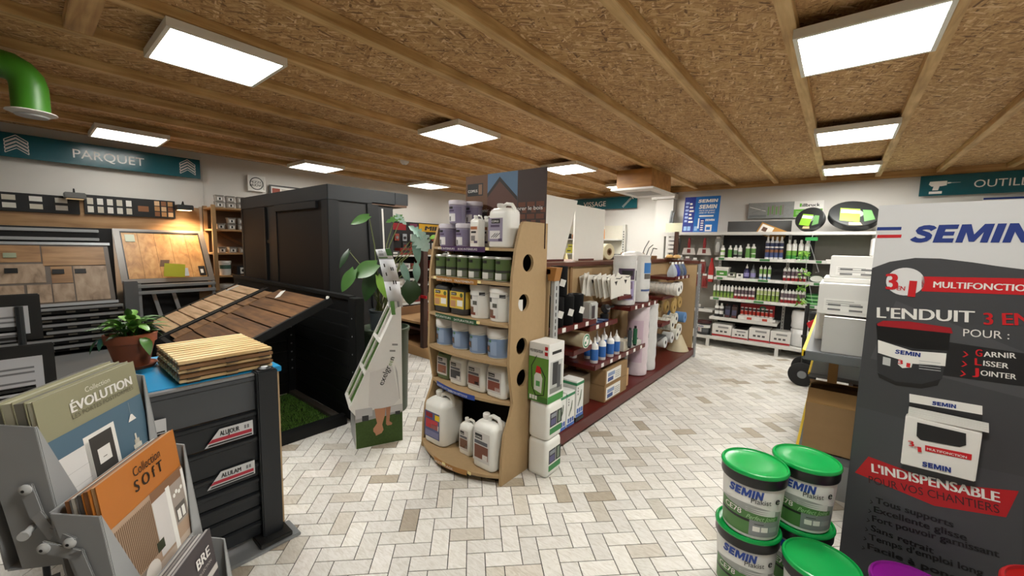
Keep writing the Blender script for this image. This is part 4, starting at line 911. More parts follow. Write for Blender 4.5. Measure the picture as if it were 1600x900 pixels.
# tall plastic-wrapped rolls
def wrapped(label, h, r, pr, cols):
    t = thing('wrapped_roll', label, 'roll', (0,0,0), 0, 'tall plastic-wrapped rolls on the gondola')
    R = lambda z: r
    n = 14; pf = [(0,0), (r-.012,0)]+[(r+.004*math.sin(k*2.3), .01+(h-.02)*k/n) for k in range(n+1)]+[(r-.012,h), (r*.35,h-.004), (r*.3,h-.02), (0,h-.02)]
    MB().lathe(pf, pr, (0,0,0), 26).build('roll', t)
    m = MB()
    for x0, x1, z0, z1, mt, l in cols: m.cpatch(R, x0*r, x1*r, z0*h, z1*h, mt, .0045+.0006*l)
    m.build('print', t, recalc=False); return t
PL = M('#d3d3d1', .3, 0, .08, .6, 30); PU = M('#4a3a52', .4); PV = M('#9a8fb4', .4)
a = wrapped('purple-printed wrapped roll on the upper red shelf', .55, .125, PL, [(-.5,1.0,.52,.74,PU,0), (-.2,.8,.60,.70,BLACK,1), (-.5,1.0,.12,.5,PV,0), (-.2,.8,.34,.48,M('#6a5a72', .4),1), (.1,.6,.37,.45,M('#cfc6cf',.4),2), (-.2,.9,.14,.2,PU,1), (1.15,1.45,.1,.9,M('#e8e8e6', .4),0), (1.2,1.4,.5,.7,INK,1)]); a.location = (-1.835, 4.22, 1.031); a.rotation_euler[2] = .4
a = wrapped('blue-printed wrapped roll on the upper red shelf, farther one', .55, .13, PL, [(-.2,1.3,.30,.86,M('#d8d9d8', .4),0), (.1,1.1,.62,.84,M('#3a74b4', .4),1), (.15,1.05,.5,.61,M('#5a5450', .4),1), (-.1,1.2,.24,.28,M('#4b5d8a', .4),1), (1.35,1.6,.3,.9,M('#6a7090', .4),1)]); a.location = (-1.835, 4.62, 1.031); a.rotation_euler[2] = .75
a = wrapped('pink-tinged wrapped roll below the upper red shelf, nearer one', .84, .125, M('#d6c9d0', .3, 0, .08, .6, 30), [(-.6,.9,.2,.8,M('#c9b2c2', .4),0)]); a.location = (-1.82, 4.66, GB+.001)
a = wrapped('grey-white wrapped roll below the upper red shelf, farther one', .84, .125, M('#cfd0cf', .3, 0, .08, .6, 30), [(.2,.6,.5,.75,M('#8a8f94', .4),0)]); a.location = (-1.82, 4.95, GB+.001)
# tape rolls on hooks
def disc_roll(label, r, w, mat, core, grp, cat='tape roll', name='tape_roll'):
    t = thing(name, label, cat, (0,0,0), 0, grp)
    MB().lathe([(r*.3,-w/2), (r-.003,-w/2), (r,-w/2+.003), (r,w/2-.003), (r-.003,w/2), (r*.3,w/2), (r*.3,-w/2)], mat, (0,0,0), 24, (1,0,0)).build('roll', t)
    MB().lathe([(r*.16,-w/2-.001), (r*.34,-w/2-.001), (r*.34,w/2+.001), (r*.16,w/2+.001), (r*.16,-w/2-.001)], core, (0,0,0), 18, (1,0,0)).build('core', t); return t
def on_hook(proto, n, y, z, x0, dx, fmt, hk=True, first=True):
    for k in range(n):
        loc = (x0+dx*k, y, z-.0); lab = fmt.format(ORD[k])
        if k == 0 and first: proto.location = loc; proto['label'] = lab
        else: dup(proto, loc, lab)
    if hk: hook(y, z, x0+dx*(n-1)+.09)
MSH = M('#d9d8d2', .6, 0, .25, .4, 60)
r1 = disc_roll('x', .088, .046, MSH, BLACK, 'rolls of white mesh tape on the top hook')
on_hook(r1, 8, 5.62, 1.115, -2.03, .05, '{} white mesh tape roll from the back panel, top hook')
on_hook(r1, 2, 5.95, 1.115, -1.80, .05, '{} white mesh tape roll from the back panel, farther top hook', True, False)
r2 = disc_roll('x', .085, .03, M('#a98c52', .6, 0, .1), M('#7a6236', .6), 'tan cord spools on the middle hook', 'spool', 'cord_spool')
on_hook(r2, 4, 5.62, .865, -2.0, .095, '{} tan cord spool from the back panel, middle hook')
on_hook(r2, 1, 5.98, .87, -1.82, .09, '{} tan cord spool on the second middle hook', True, False); on_hook(r2, 1, 6.22, .87, -1.82, .09, '{} tan cord spool on the farthest middle hook', True, False)
r3 = disc_roll('x', .082, .04, M('#cfcfc4', .6, 0, .2, .4, 60), BLACK, 'rolls of grey-white tape on the lower hooks')
on_hook(r3, 8, 5.55, .635, -2.03, .046, '{} grey-white tape roll from the back panel, nearest lower hook')
on_hook(r3, 3, 5.80, .64, -1.88, .046, '{} grey-white tape roll from the back panel, second lower hook', True, False); on_hook(r3, 2, 6.02, .65, -1.85, .046, '{} grey-white tape roll from the back panel, third lower hook', True, False)
r4 = disc_roll('x', .08, .12, M('#5d86b8', .45), M('#3a5a8a', .5), 'blue tape rolls beside the far end panel')
on_hook(r4, 2, 6.28, .64, -1.92, .125, '{} wide blue tape roll from the back panel near the end panel')
r5 = disc_roll('x', .075, .13, M('#c9cbca', .4), BLACK, 'short white rolls on the lowest hooks')
on_hook(r5, 1, 5.45, .40, -1.80, .1, '{} short white roll on the nearest lowest hook'); on_hook(r5, 1, 5.72, .42, -1.80, .1, '{} short white roll on the second lowest hook', True, False)
on_hook(r3, 2, 5.95, .43, -1.80, .046, '{} grey-white tape roll on the third lowest hook', True, False); on_hook(r3, 1, 6.15, .475, -1.78, .046, '{} grey-white tape roll on the farthest lowest hook', True, False)
MB().box(GX0, -1.75, 5.1, 5.5, .475, .495, M('#3a3c3d', .5)).build('shelf', gond)
t = thing('cone_shade', 'cream plastic cone standing on the far end of the red base', 'cone', (-1.80, 6.22, GB+.001))
MB().lathe([(.155,0), (.16,.004), (.155,.012), (.05,.235), (.045,.24), (.042,.238), (.15,.01), (.155,0)], M('#b9ad90', .5), (0,0,0), 32).build('cone', t)
MB().lathe([(0,.22), (.042,.236)], M('#7a6e55', .6), (0,0,0), 20).build('top', t)
# clear and blue bags on the small top shelf
for k, (y, mt, nm) in enumerate(((5.62, M('#a9b0b8', .3), 'clear'), (5.76, M('#2a3590', .35), 'deep blue'), (5.92, M('#5a6472', .35), 'dark-striped clear'), (6.06, M('#47587a', .35), 'grey-blue'))):
    t = thing('hardware_bag', f'{nm} plastic bag of fittings on the small red top shelf', 'bag', (-1.76, y, 1.281))
    MB().loft([(0,.05,.055,.02), (.05,.055,.06,.02), (.1,.045,.055,.02), (.15,.02,.05,.01), (.17,.006,.05,.004)], mt, 4).build('bag', t, angle=60)
    MB().box(-.004, .004, -.04, .04, .165, .20, PAPER).build('header_card', t)
m = MB(); 
for k in range(14): m.tube([(-1.90+.0*k, 5.75+.03*k, 1.245), (-1.86, 5.75+.03*k, 1.215)], .004, M('#4a1a14', .5), 5)
m.build('hook_row', gond)
# ---- on the gondola top
carton('brown_carton', 'open brown carton on the gondola top beside the white bundle', 'box', (-2.4, 5.35, 1.506), .3, .32, .09, KRAFT, .3)
t = thing('white_bundle', 'crumpled white plastic bundle on the gondola top', 'bundle', (-2.05, 4.95, 1.507))
MB().loft([(0,.12,.15,.06), (.05,.13,.17,.07,.01,0), (.09,.10,.13,.05,-.01,.01), (.11,.05,.07,.03,0,.02)], PL, 4).build('bundle', t, angle=70); MB().box(-.05, .06, -.17, -.12, 0.0, .05, PAPER).build('wrapper', t, .01)
t = thing('big_tape_roll', 'big cream tape roll lying on its edge on the gondola top', 'roll', (-2.33, 4.69, 1.607), .0)
MB().lathe([(.03,-.09), (.097,-.09), (.1,-.085), (.1,.085), (.097,.09), (.03,.09), (.03,-.09)], M('#d6cca8', .6), (0,0,0), 32, (1,-.25,0)).build('roll', t)
MB().lathe([(.028,-.092), (.045,-.092), (.045,.092), (.028,.092), (.028,-.092)], M('#7c5a38', .6), (0,0,0), 20, (1,-.25,0)).build('core', t)
for k, (y, z, lab) in enumerate(((4.12, 1.506, 'white and blue wrapped pack leaning near the big tape roll'), (4.32, 1.506, 'white paper pack beside the big tape roll'))):
    carton('white_pack', lab, 'pack', (-2.45, y, z), .14, .1, .15-.02*k, M('#d5dbe0', .5), .4)
carton('black_case', 'low black case on the gondola top behind the wrapped rolls', 'case', (-2.5, 4.8, 1.506), .2, .35, .07, BLACK)
# round wooden pads, display post with white cards
t = thing('card_rack', 'dark post with a column of white hook cards on the gondola end', 'rack', (-2.0, 6.38, 1.506))
MB().box(0, .05, 0, .06, 0, .42, M('#4a2d1e', .6)).build('post', t, .003)
for k in range(5): MB().box(-.085, .0, -.02+.004*k, -.012+.004*k, .10+.062*k, .145+.062*k, PAPER).build('card', t)
MB().box(-.1, .05, -.1, .06, 0, .02, M('#6a4426', .6)).build('base', t)
for k in range(2):
    t = thing('wooden_pad', f'{["nearer","farther"][k]} round pale wooden pad on the gondola end top', 'pad', (-2.02+.11*k, 6.27, 1.5265))
    MB().lathe([(0,0), (.05,0), (.055,.015), (.045,.04), (.02,.05), (0,.05)], M('#d0a768', .5), (0,0,0), 18).build('pad', t); MB().cyl((0,0,.048), .01, .02, BLACK, 10).build('knob', t)
t = thing('trowel_box', 'brown tray of long dark tools on the gondola top near the end', 'tray', (-2.3, 5.75, 1.506), .2)
MB().box(0, .22, 0, .3, 0, .05, M('#7b542c', .6)).build('tray', t, .004)
for k in range(3): MB().tube([(.04+.06*k,.05,.04), (.06+.06*k,.15,.16), (.10+.06*k,.24,.27-.06*k)], .006, BLACK).build('tool', t)
# two leaning white boards
for k, (y0, y1, ys, z1) in enumerate(((3.2, 3.86, -.27, 2.155), (3.84, 4.54, .0, 2.115))):
    t = thing('plasterboard_sample', ['white board with a slanted edge standing above the gondola', 'upright rectangular white board standing above the gondola'][k], 'board', (-2.25-.012*k, 0, 1.506))
    MB().prism([(0,y0,0), (0,y1+ys,0), (0,y1,z1-1.506), (0,y0,z1-1.506)], (-.022,0,0), M('#efede6', .7, 0, .02)).build('board', t, .002)
    MB().box(-.03, .006, y0+.1, y1-.25, 0, .02, WINE).build('shoe', t)
# ================================================================ shelving on the back wall
YB, YF = 8.02, 7.60
SX = [-2.62, -1.67, -.66, .36]
BACK = M('#4a4a47', .7, 0, .08); SHW = M('#d2d1cc', .5, 0, .02); DKB = M('#232424', .6)
t = thing('wall_shelving', 'white metal wall shelving with dark back panels along the back wall', 'shelving', (0,0,0))
MB().box(SX[0], SX[1], YB, YB+.03, .1, 1.93, M('#8b877f', .7, 0, .1)).build('back_panel', t)
MB().box(SX[1], SX[2]+.33, YB, YB+.03, .1, 1.93, DKB).build('back_panel', t)
MB().box(SX[2]+.33, SX[3]+.8, YB, YB+.03, .1, 1.93, M('#77756d', .7, 0, .06)).build('back_panel', t)
MB().box(-1.60, -.66, YB, YB+.02, 1.97, 2.17, M('#4c4d4e', .6)).build('back_panel', t)
for x in SX[1:]:
    m = MB(); m.box(x-.02, x+.02, YB-.04, YB, 0, 1.95, SHW)
    for k in range(30): m.box(x-.004, x+.004, YB-.0415, YB-.039, .25+.055*k, .28+.055*k, INK)
    m.build('upright', t)
for x in SX: MB().box(x-.025, x+.025, 7.46, 7.49, 0, .16, SHW).build('leg', t)
def wshelf(x0, x1, z, yf, tags):
    m = MB(); m.box(x0, x1, yf, YB, z-.025, z-.002, SHW); m.box(x0, x1, yf-.012, yf, z-.045, z+.004, SHW); o = m.build('shelf', t, .003)
    if tags:
        g = MB(); k = x0+.05; i = 0; gk = []
        while k < x1-.1:
            w = (.09,.14,.07)[i % 3]; gk.append(g.mark()); g.box(k, k+w, yf-.0145, yf-.0125, z-.036, z-.002, (M('#3f7a44', .5), PAPER, PAPER, M('#cfe0cc', .5))[i % 4]); k += w+(.03,.1,.06)[i % 3]; i += 1
        build_each(g, 'price_tag', o, gk)
ST = {'top': 1.965, 1: 1.535, 2: 1.20, 3: .85, 4: .51, 'base': .175}
wshelf(SX[0]-.05, SX[3], ST['top'], 7.58, False); wshelf(SX[1], SX[3]+.3, ST[1], YF, True); wshelf(SX[1], SX[3]+.3, ST[2], YF, True); wshelf(SX[1]-.03, SX[3]+.3, ST[3], YF-.03, True)
wshelf(SX[1]-.02, -.69, ST[4], 7.56, False); wshelf(SX[0], SX[3]+.3, ST['base'], 7.48, False); wshelf(SX[0], SX[1]-.01, .60, 7.72, False)
wall_sh = t
def wx(px, y=7.72): return at(px, 430, Y=y).x
# posters on top
t = thing('blue_poster', 'blue filler poster headed SEMIN leaning on the top shelf', 'poster', (-2.33, 7.84, 1.967)); t.rotation_euler[0] = -.14
BW, BH = .60, .665
MB().box(0, BW, 0, .012, 0, BH, M('#1a5fae', .4)).build('board', t)
m = MB(); y = -.0012; flat(m, 0, BW*.32, 0, BH, y, M('#1b2f86', .4)); flat(m, BW*.32, BW, 0, BH, y, M('#1769b5', .4, 0, .02))
m.text('SEMIN', (BW*.38, y, BH*.83), X_, Z_, WHITE, w=BW*.55, h=.06, bold=.05, shear=.1); m.text('SEMIN', (BW*.42, y, BH*.66), X_, Z_, WHITE, w=BW*.5, h=.075, bold=.06, shear=.1)
m.text('PATE DE JOINT', (BW*.45, y, BH*.59), X_, Z_, WHITE, w=BW*.44, h=.026, bold=.03); m.text('LISSE ET BLANC', (BW*.45, y, BH*.53), X_, Z_, WHITE, w=BW*.44, h=.026, bold=.03)
for k in range(6):
    flat(m, BW*.04, BW*(.12+.02*(k % 2)), BH*(.30+.1*k), BH*(.36+.1*k), y-.001, M('#9fb4e0', .5)); flat(m, BW*.16, BW*(.29-.03*(k % 3)), BH*(.28+.1*k), BH*(.33+.1*k), y-.001, WHITE)
for x0 in (.04, .15, .35): flat(m, BW*x0, BW*(x0+.09), BH*.06, BH*.18, y-.001, M('#8fb4dc', .5))
flat(m, BW*.46, BW*.86, BH*.44, BH*.48, y-.001, WHITE); flat(m, BW*.44, BW*.48, BH*.12, BH*.4, y-.001, WHITE); flat(m, BW*.50, BW*.62, BH*.04, BH*.38, y-.001, M('#1b2f86', .4))
for k in range(5): flat(m, BW*.52, BW*.6, BH*(.07+.06*k), BH*(.1+.06*k), y-.0015, WHITE)
m.text('SEMIN', (BW*.64, y-.001, BH*.32), X_, Z_, WHITE, w=BW*.26, bold=.05); flat(m, BW*.66, BW*.84, BH*.04, BH*.22, y-.001, WHITE); flat(m, BW*.69, BW*.8, BH*.08, BH*.16, y-.0015, M('#1769b5', .4))
m.build('print', t, recalc=False)
t = thing('photo_banner', 'long photo banner with green box reading illbruck on the back wall', 'banner', (-1.36, 8.40, 2.24))
MB().box(0, 1.08, 0, .012, 0, .275, M('#c9cac6', .6)).build('board', t)
m = MB(); y = -.0012; flat(m, 0, .68, 0, .275, y, M('#8f918f', .5, 0, .2, .5, 20)); flat(m, .68, 1.08, 0, .275, y, WHITE); flat(m, .68, 1.07, .01, .14, y-.001, M('#5fae2e', .5))
for k in range(8): flat(m, .30+.03*k, .322+.03*k, .05+.01*(k % 3), .2+.008*(k % 4), y-.001, (M('#6f9a52', .5), M('#8a7f78', .5))[k % 2])
flat(m, .02, .28, .02, .06, y-.001, MIDGREY); m.obox((.02,y-.002,.2), (.25,0,-.08), (0,0,.01), (0,.0005,0), WHITE); m.obox((.06,y-.002,.1), (.2,0,.06), (0,0,.008), (0,.0005,0), MIDGREY)
m.text('illbruck', (.79, y-.001, .18), X_, Z_, INK, w=.24, h=.055, bold=.03); flat(m, .755, .785, .18, .235, y-.001, M('#5fae2e', .5))
for k in range(2): flat(m, .71, 1.0-.08*k, .09-.03*k, .098-.03*k, y-.0015, M('#c6e0b6', .5))
m.build('print', t, recalc=False)
t = thing('perforated_board', 'cream perforated board standing left of the blue poster', 'panel', (-2.66, 7.92, 1.967)); MB().box(0, .32, 0, .03, 0, .19, M('#d3cfb2', .6)).build('panel', t, .004)
m = MB()
for i in range(10):
    for j in range(6): m.box(.02+.029*i, .032+.029*i, -.0012, -.0004, .02+.026*j, .034+.026*j, M('#b7b396', .6))
m.build('perforation', t)
t = thing('metal_angle', 'grey metal bar standing upright in the back corner by the boxed pipe', 'bar', (-2.72, 8.2, 1.967)); MB().obox((0,0,0), (.03,0,0), (0,.03,0), (.05,.02,.45), MIDGREY).build('bar', t)
MB().obox((.035,.01,0), (.03,0,0), (0,.03,0), (.05,.02,.42), M('#55585a', .5)).build('bar', t)
t = thing('envelope_sign', 'tilted tan card with a small photo on the top shelf', 'card', (-1.12, 7.75, 1.967)); t.rotation_euler = (-.2, .42, 0)
MB().box(0, .40, 0, .006, .0, .19, M('#9d6f2b', .6)).build('card', t); m = MB(); flat(m, .02, .2, .02, .17, -.001, M('#d9d4cc', .5)); flat(m, .05, .12, .06, .13, -.0015, M('#55392a', .5)); flat(m, .1, .18, .03, .07, -.0015, M('#a88c74', .5)); m.build('photo', t, recalc=False)
def reel(label, x, y, r, n):
    n = Vector(n).normalized(); b = (Z_-n*n.z).normalized(); a = b.cross(n).normalized(); drop = r*b.z+.05*abs(n.z)
    t = thing('tape_reel', label, 'reel', (x, y, 1.967+drop), 0, 'large black reels on the top shelf')
    MB().lathe([(r*.35,-.05), (r-.01,-.05), (r,-.04), (r,.04), (r-.01,.05), (r*.35,.05), (r*.35,-.05)], M('#1b1d1e', .35), (0,0,0), 40, n).build('reel', t)
    MB().lathe([(r*.2,-.045), (r*.4,-.045), (r*.4,.045), (r*.2,.045), (r*.2,-.045)], M('#6f7371', .5), (0,0,0), 24, n).build('core', t)
    m = MB(); o = n*.052; W = lambda q, l, mt: m.poly([o+n*l+a*(r*p[0])+b*(r*p[1]) for p in q], mt)
    W([(-.62,-.55), (.12,-.7), (.25,.3), (-.5,.42)], 0, M('#7aa832', .4)); W([(-.52,.05), (.2,-.06), (.24,.16), (-.48,.3)], .001, PAPER); W([(.3,-.65), (.72,-.5), (.66,.2), (.34,.25)], 0, M('#557f4c', .4)); W([(-.3,-.9), (.2,-.92), (.15,-.72), (-.28,-.7)], 0, M('#b79a70', .6))
    m.build('label', t, recalc=False)
reel('smaller black reel with green label left of the big one on the top shelf', -.41, 7.80, .19, (-.25,-.85,.35)); reel('biggest black reel with green and white label at the top shelf end', .10, 7.80, .30, (.12,-.66,.74))
# hook bay of hand tools
MB().box(SX[0], SX[0]+.02, 7.75, 7.8, .62, 1.9, M('#8b877f', .7)).build('side_frame', wall_sh)
def blister(label, card, body, w=.13, h=.20, name='tool_blister'):
    t = thing(name, label, 'blister pack', (0,0,0), 0, 'hanging tools on the grey hook wall')
    MB().box(-w/2, w/2, -.012, .012, -h, 0, card).build('card', t, .002); MB().loft([(-h*.85,w*.32,.012,.01,0,-.02), (-h*.45,w*.36,.02,.012,0,-.02), (-h*.2,w*.2,.012,.01,0,-.02)], body, 4).build('tool', t)
    MB().tube([(0,.0,-.015), (0,.25,-.015)], .003, LIGHTGREY, 6).build('hook', t); MB().box(-.03, .03, -.03, -.026, .0, .035, PAPER).build('tag', t); return t
def scraper(label):
    t = thing('wide_scraper', label, 'scraper', (0,0,0), 0, 'red handled scrapers on the hook wall')
    MB().loft([(-.18,.022,.014,.01), (-.1,.026,.018,.012), (0,.018,.012,.01)], M('#8d1c20', .4), 4).build('handle', t); MB().prism([(-.09,0,-.18), (.09,0,-.18), (.12,0,-.30), (-.12,0,-.30)], (0,.004,0), M('#cfcac4', .35, .2)).build('blade', t); MB().prism([(-.03,-.002,-.2), (.03,-.002,-.2), (.03,-.002,-.27), (-.03,-.002,-.27)], (0,-.001,0), M('#7a2a26', .5)).build('label', t); MB().tube([(0,.0,-.01), (0,.25,-.01)], .003, LIGHTGREY, 6).build('hook', t); return t
s0 = scraper('left red-handled wide scraper hung on the hook wall'); s0.location = (at(1077,380,Y=7.75).x, 7.75, 1.87); dup(s0, (at(1101,380,Y=7.75).x, 7.75, 1.87), 'right red-handled wide scraper hung on the hook wall')
spec = [(1050,1.86,'dark'),(1058,1.86,'dark'),(1121,1.86,'wire'),(1055,1.50,'dark'),(1064,1.52,'grey'),(1075,1.50,'pink'),(1087,1.48,'grey'),(1099,1.45,'red'),(1058,1.22,'grey'),(1073,1.24,'pink'),(1091,1.22,'red'),(1104,1.20,'red')]
CC = {'dark': (M('#4a4845', .5), M('#232323', .4)), 'wire': (M('#8b8a86', .5), M('#c8c9c8', .4, .3)), 'grey': (M('#9c9892', .5), M('#5a5855', .4)), 'pink': (M('#8a6a6c', .5), M('#6b3a40', .4)), 'red': (M('#8a4a42', .5), M('#7a1d1d', .4))}
for k, (px, z, c) in enumerate(spec):
    b = blister(f'{c} blister-packed hand tool on the hook wall, {["upper row","middle row","lower row"][0 if z > 1.7 else 1 if z > 1.3 else 2]}, {ORD[k if k < 3 else k-3 if k < 8 else k-8]} along from the boxed pipe', *CC[c], .10, .28 if z > 1.7 else .22); b.location = (at(px, 400, Y=7.78).x, 7.78, z)
t = thing('red_bottle_pack', 'tall red and white spray pack on the hook wall edge by the first shelf', 'pack', (wx(1110.5), 7.74, 1.10)); MB().loft([(0,.04,.03,.012), (.25,.04,.03,.012), (.34,.025,.02,.01), (.36,.02,.02,.01)], M('#a8221c', .4), 4).build('bottle', t, angle=60); MB().box(-.041, .041, -.032, -.0302, .05, .12, PAPER).build('label', t); MB().cyl((0,0,.36), .018, .06, RED, 12).build('cap', t); MB().tube([(0,0,.40), (0,.27,.40)], .003, LIGHTGREY, 6).build('hook', t)
t = thing('steel_bracket', 'small grey and white tool lying on the low left wall shelf', 'tool', (-2.05, 7.78, .602)); MB().box(0, .2, 0, .06, 0, .02, MIDGREY).build('blade', t, .004); MB().cyl((.12,.03,.02), .03, .05, WHITE, 16).build('knob', t)
# generic containers
def cart(label, body, band, cap, grp, h=.215, r=.0215, cat='cartridge', name='sealant_cartridge', two=None):
    t = thing(name, label, cat, (0,0,0), 0, grp)
    MB().lathe([(0,0), (r,0), (r,h*.86), (r*.9,h*.875), (0,h*.88)], body, (0,0,0), 16).build('tube', t)
    MB().lathe([(r*.45,h*.87), (r*.45,h*.93), (r*.25,h*.96), (r*.18,h), (0,h)], cap, (0,0,0), 10).build('tip', t)
    m = MB(); mk = []
    for i, (z0, z1, mt) in enumerate(band): mk.append(m.mark()); m.lathe([(r+.0006+.0003*i,z0*h), (r+.0006+.0003*i,z1*h)], mt, (0,0,0), 16)
    build_each(m, 'label', t, mk, recalc=False); return t
def rowp(proto, pxs, key, fmt, y=7.68, dz=.0):
    for k, px in enumerate(pxs):
        loc = (wx(px, y), y, ST[key]+.0005+dz); lab = fmt.format(ORD[k])
        if k == 0: proto.location = loc; proto['label'] = lab
        else: dup(proto, loc, lab)
GRE, LIM, REDB, WB2 = M('#3a742e', .4), M('#7f9c44', .4), M('#8e1820', .4), M('#e4e4e0', .35)
def spray(label, body, band, h, grp='green and white bottles on the upper cartridge shelf'):
    t = thing('spray_can', label, 'spray can', (0,0,0), 0, grp); r = .034
    MB().lathe([(0,0), (r,0), (r,h*.74), (r*.85,h*.8), (r*.5,h*.83), (0,h*.83)], body, (0,0,0), 18).build('can', t); MB().lathe([(0,h*.8), (r*.5,h*.8), (r*.5,h*.95), (r*.36,h), (0,h)], WB2, (0,0,0), 14).build('cap', t)
    m = MB(); mk = []
    for i, (z0, z1, mt) in enumerate(band): mk.append(m.mark()); m.lathe([(r+.0006+.0003*i,z0*h), (r+.0006+.0003*i,z1*h)], mt, (0,0,0), 18)
    build_each(m, 'label', t, mk, recalc=False); return t
for k, (px, bd, lbl, h) in enumerate(((1126.5, [(.08,.6,M('#7fae5a', .4)), (.2,.45,PAPER)], 'white bottle with green label, leftmost on the upper cartridge shelf', .21), (1138, [(.05,.66,M('#4d8a2e', .4))], 'bright green bottle second on the upper cartridge shelf', .21), (1146.5, [(.3,.6,M('#6f8a6a', .4)), (.08,.28,INK)], 'slim white can third on the upper cartridge shelf', .215), (1153.5, [(.3,.5,M('#6f8a6a', .4)), (.08,.28,M('#4c554a', .4))], 'slim white can fourth on the upper cartridge shelf', .215), (1165.5, [(.05,.68,M('#5f8f48', .4))], 'tall green can fifth on the upper cartridge shelf', .24), (1174, [(.05,.68,M('#5f8f48', .4)), (.3,.36,PAPER)], 'tall green can sixth on the upper cartridge shelf', .24))):
    s = spray(lbl, WB2, bd, h); s.location = (wx(px, 7.68), 7.68, ST[1]+.0005); s.scale = (.9, .9, 1) if 0 < k < 4 else (1,1,1)
c0 = spray('x', M('#cfd0d2', .35), [(.08,.30,M('#3c4a78', .4)), (.3,.42,M('#8a5a3a', .4)), (.42,.72,M('#323a5c', .4)), (.5,.56,PAPER)], .36, 'tall blue-banded cans on the upper cartridge shelf'); rowp(c0, (1195.5,1202.5,1209.5,1217), 1, '{} tall blue-banded can from the hook wall, upper cartridge shelf')
for o in [o for o in bpy.data.objects if o.get('group') == 'tall blue-banded cans on the upper cartridge shelf']: o.scale = (.85,.85,1)
c0 = spray('x', WB2, [(.04,.22,M('#2f7d33', .4)), (.22,.46,M('#6a9e40', .4))], .31, 'white cans fading to green on the upper cartridge shelf'); rowp(c0, (1229,1237.5,1247.5,1257), 1, '{} white can with green lower half from the hook wall, upper shelf')
t = thing('white_tub', 'rectangular white tub with green label, left end of the second shelf', 'tub', (wx(1129), 7.72, ST[2]+.0005)); MB().loft([(0,.09,.07,.02), (.15,.105,.08,.02)], WB2, 4).build('tub', t, angle=60); MB().loft([(.148,.112,.087,.02), (.17,.112,.087,.02), (.172,.10,.08,.02)], WHITE, 4).build('lid', t, angle=50); m = MB(); flat(m, -.085, .085, .025, .11, -.079, M('#478534', .4)); flat(m, -.03, .03, .05, .075, -.0797, PAPER); m.build('label', t, recalc=False)
for px, w, h, mt, lb in ((1144.5, .12, .085, M('#7c8270', .5), 'olive box with pale label beside the white tub'), (1157, .10, .075, M('#d9d8d4', .5), 'small white and dark carton beside the olive box, second shelf')):
    carton('small_carton', lb, 'box', (wx(px)-w/2, 7.64, ST[2]+.0005), w, .1, h, mt, 0, None, lambda m, w, d, h: (m.box(.01, w-.015, -.0012, -.0004, h*.3, h*.7, PAPER), m.box(w*.3, w*.7, -.002, -.0014, h*.4, h*.85, INK)))
def squirt(label, body, cap):
    t = thing('pump_bottle', label, 'bottle', (0,0,0)); MB().lathe([(0,0), (.038,0), (.04,.006), (.04,.12), (.018,.16), (0,.165)], body, (0,0,0), 18).build('bottle', t, angle=60); MB().lathe([(0,.16), (.016,.16), (.016,.185), (.006,.20), (.005,.225), (0,.225)], cap, (0,0,0), 12).build('nozzle', t); m = MB(); m.lathe([(.0406,.03), (.0406,.09)], M('#8a83b4', .4), (0,0,0), 18); m.build('label', t, recalc=False); return t
s = squirt('dark violet bottle with white pointed nozzle on the second shelf', M('#2a2454', .35), WHITE); s.location = (wx(1167), 7.68, ST[2]+.0005); s.scale = (1.05,1.05,1.05)
s = squirt('grey spray bottle with dark nozzle on the second shelf', M('#6f7478', .35), M('#3a3c3f', .4)); s.location = (wx(1177), 7.68, ST[2]+.0005); s.scale = (.95,.95,1.05)
a = cart('x', WB2, [(.05,.2,M('#5a7a94', .4)), (.4,.75,M('#7fae5a', .4))], WB2, 'white cartridges in the middle of the second shelf', .225); rowp(a, (1188.5,1195,1202), 2, '{} white cartridge from the hook wall in the middle of the second shelf')
b = cart('x', WB2, [(.0,.22,REDB), (.38,.7,M('#6a5a62', .4))], WB2, 'red-based cartridges on the wall shelves', .215)
rowp(b, (1226,1232.5,1239,1245,1251.5,1258), 2, '{} red-based cartridge from the hook wall, second shelf')
c = cart('x', WB2, [(.0,.35,LIM), (.35,.5,M('#5a7a42', .4))], WB2, 'green-based cartridges on the third shelf', .22); rowp(c, (1118.5,1124,1129.5,1135,1140.5,1146), 3, '{} green-based cartridge from the hook wall, third shelf')
for k, px in enumerate((1151.5,1157,1162.5,1168,1174,1179.5)): dup(b, (wx(px, 7.68), 7.68, ST[3]+.0005), f'{ORD[k]} red-based cartridge from the hook wall in the nearer block, third shelf')
d_ = cart('x', WB2, [(.0,.45,LIM), (.5,.75,M('#b9c98a', .4))], WB2, 'yellow-green cartridges on the third shelf', .22); rowp(d_, (1187,1192.5,1198.5,1204.5,1211,1217.5), 3, '{} yellow-green cartridge from the hook wall, middle of third shelf')
for k, px in enumerate((1225,1231,1236.5,1242,1247.5,1253,1258.5)): dup(b, (wx(px, 7.68), 7.68, ST[3]+.0005), f'{ORD[k]} red-based cartridge from the hook wall in the farther block, third shelf')
t = thing('oval_tin', 'oval green-rimmed tape tin on the second shelf right of the plant strip', 'tin', (wx(1276), 7.66, ST[2]+.058)); MB().lathe([(0,-.02), (.07,-.02), (.075,-.012), (.075,.012), (.07,.02), (0,.02)], M('#3a4a3a', .4), (0,0,0), 28, (.3,-1,0)).build('tin', t); MB().lathe([(0,.021), (.062,.021)], M('#d6d8d0', .5), (0,0,0), 28, (.3,-1,0)).build('label', t, recalc=False); t.scale = (1.35,1,.75)
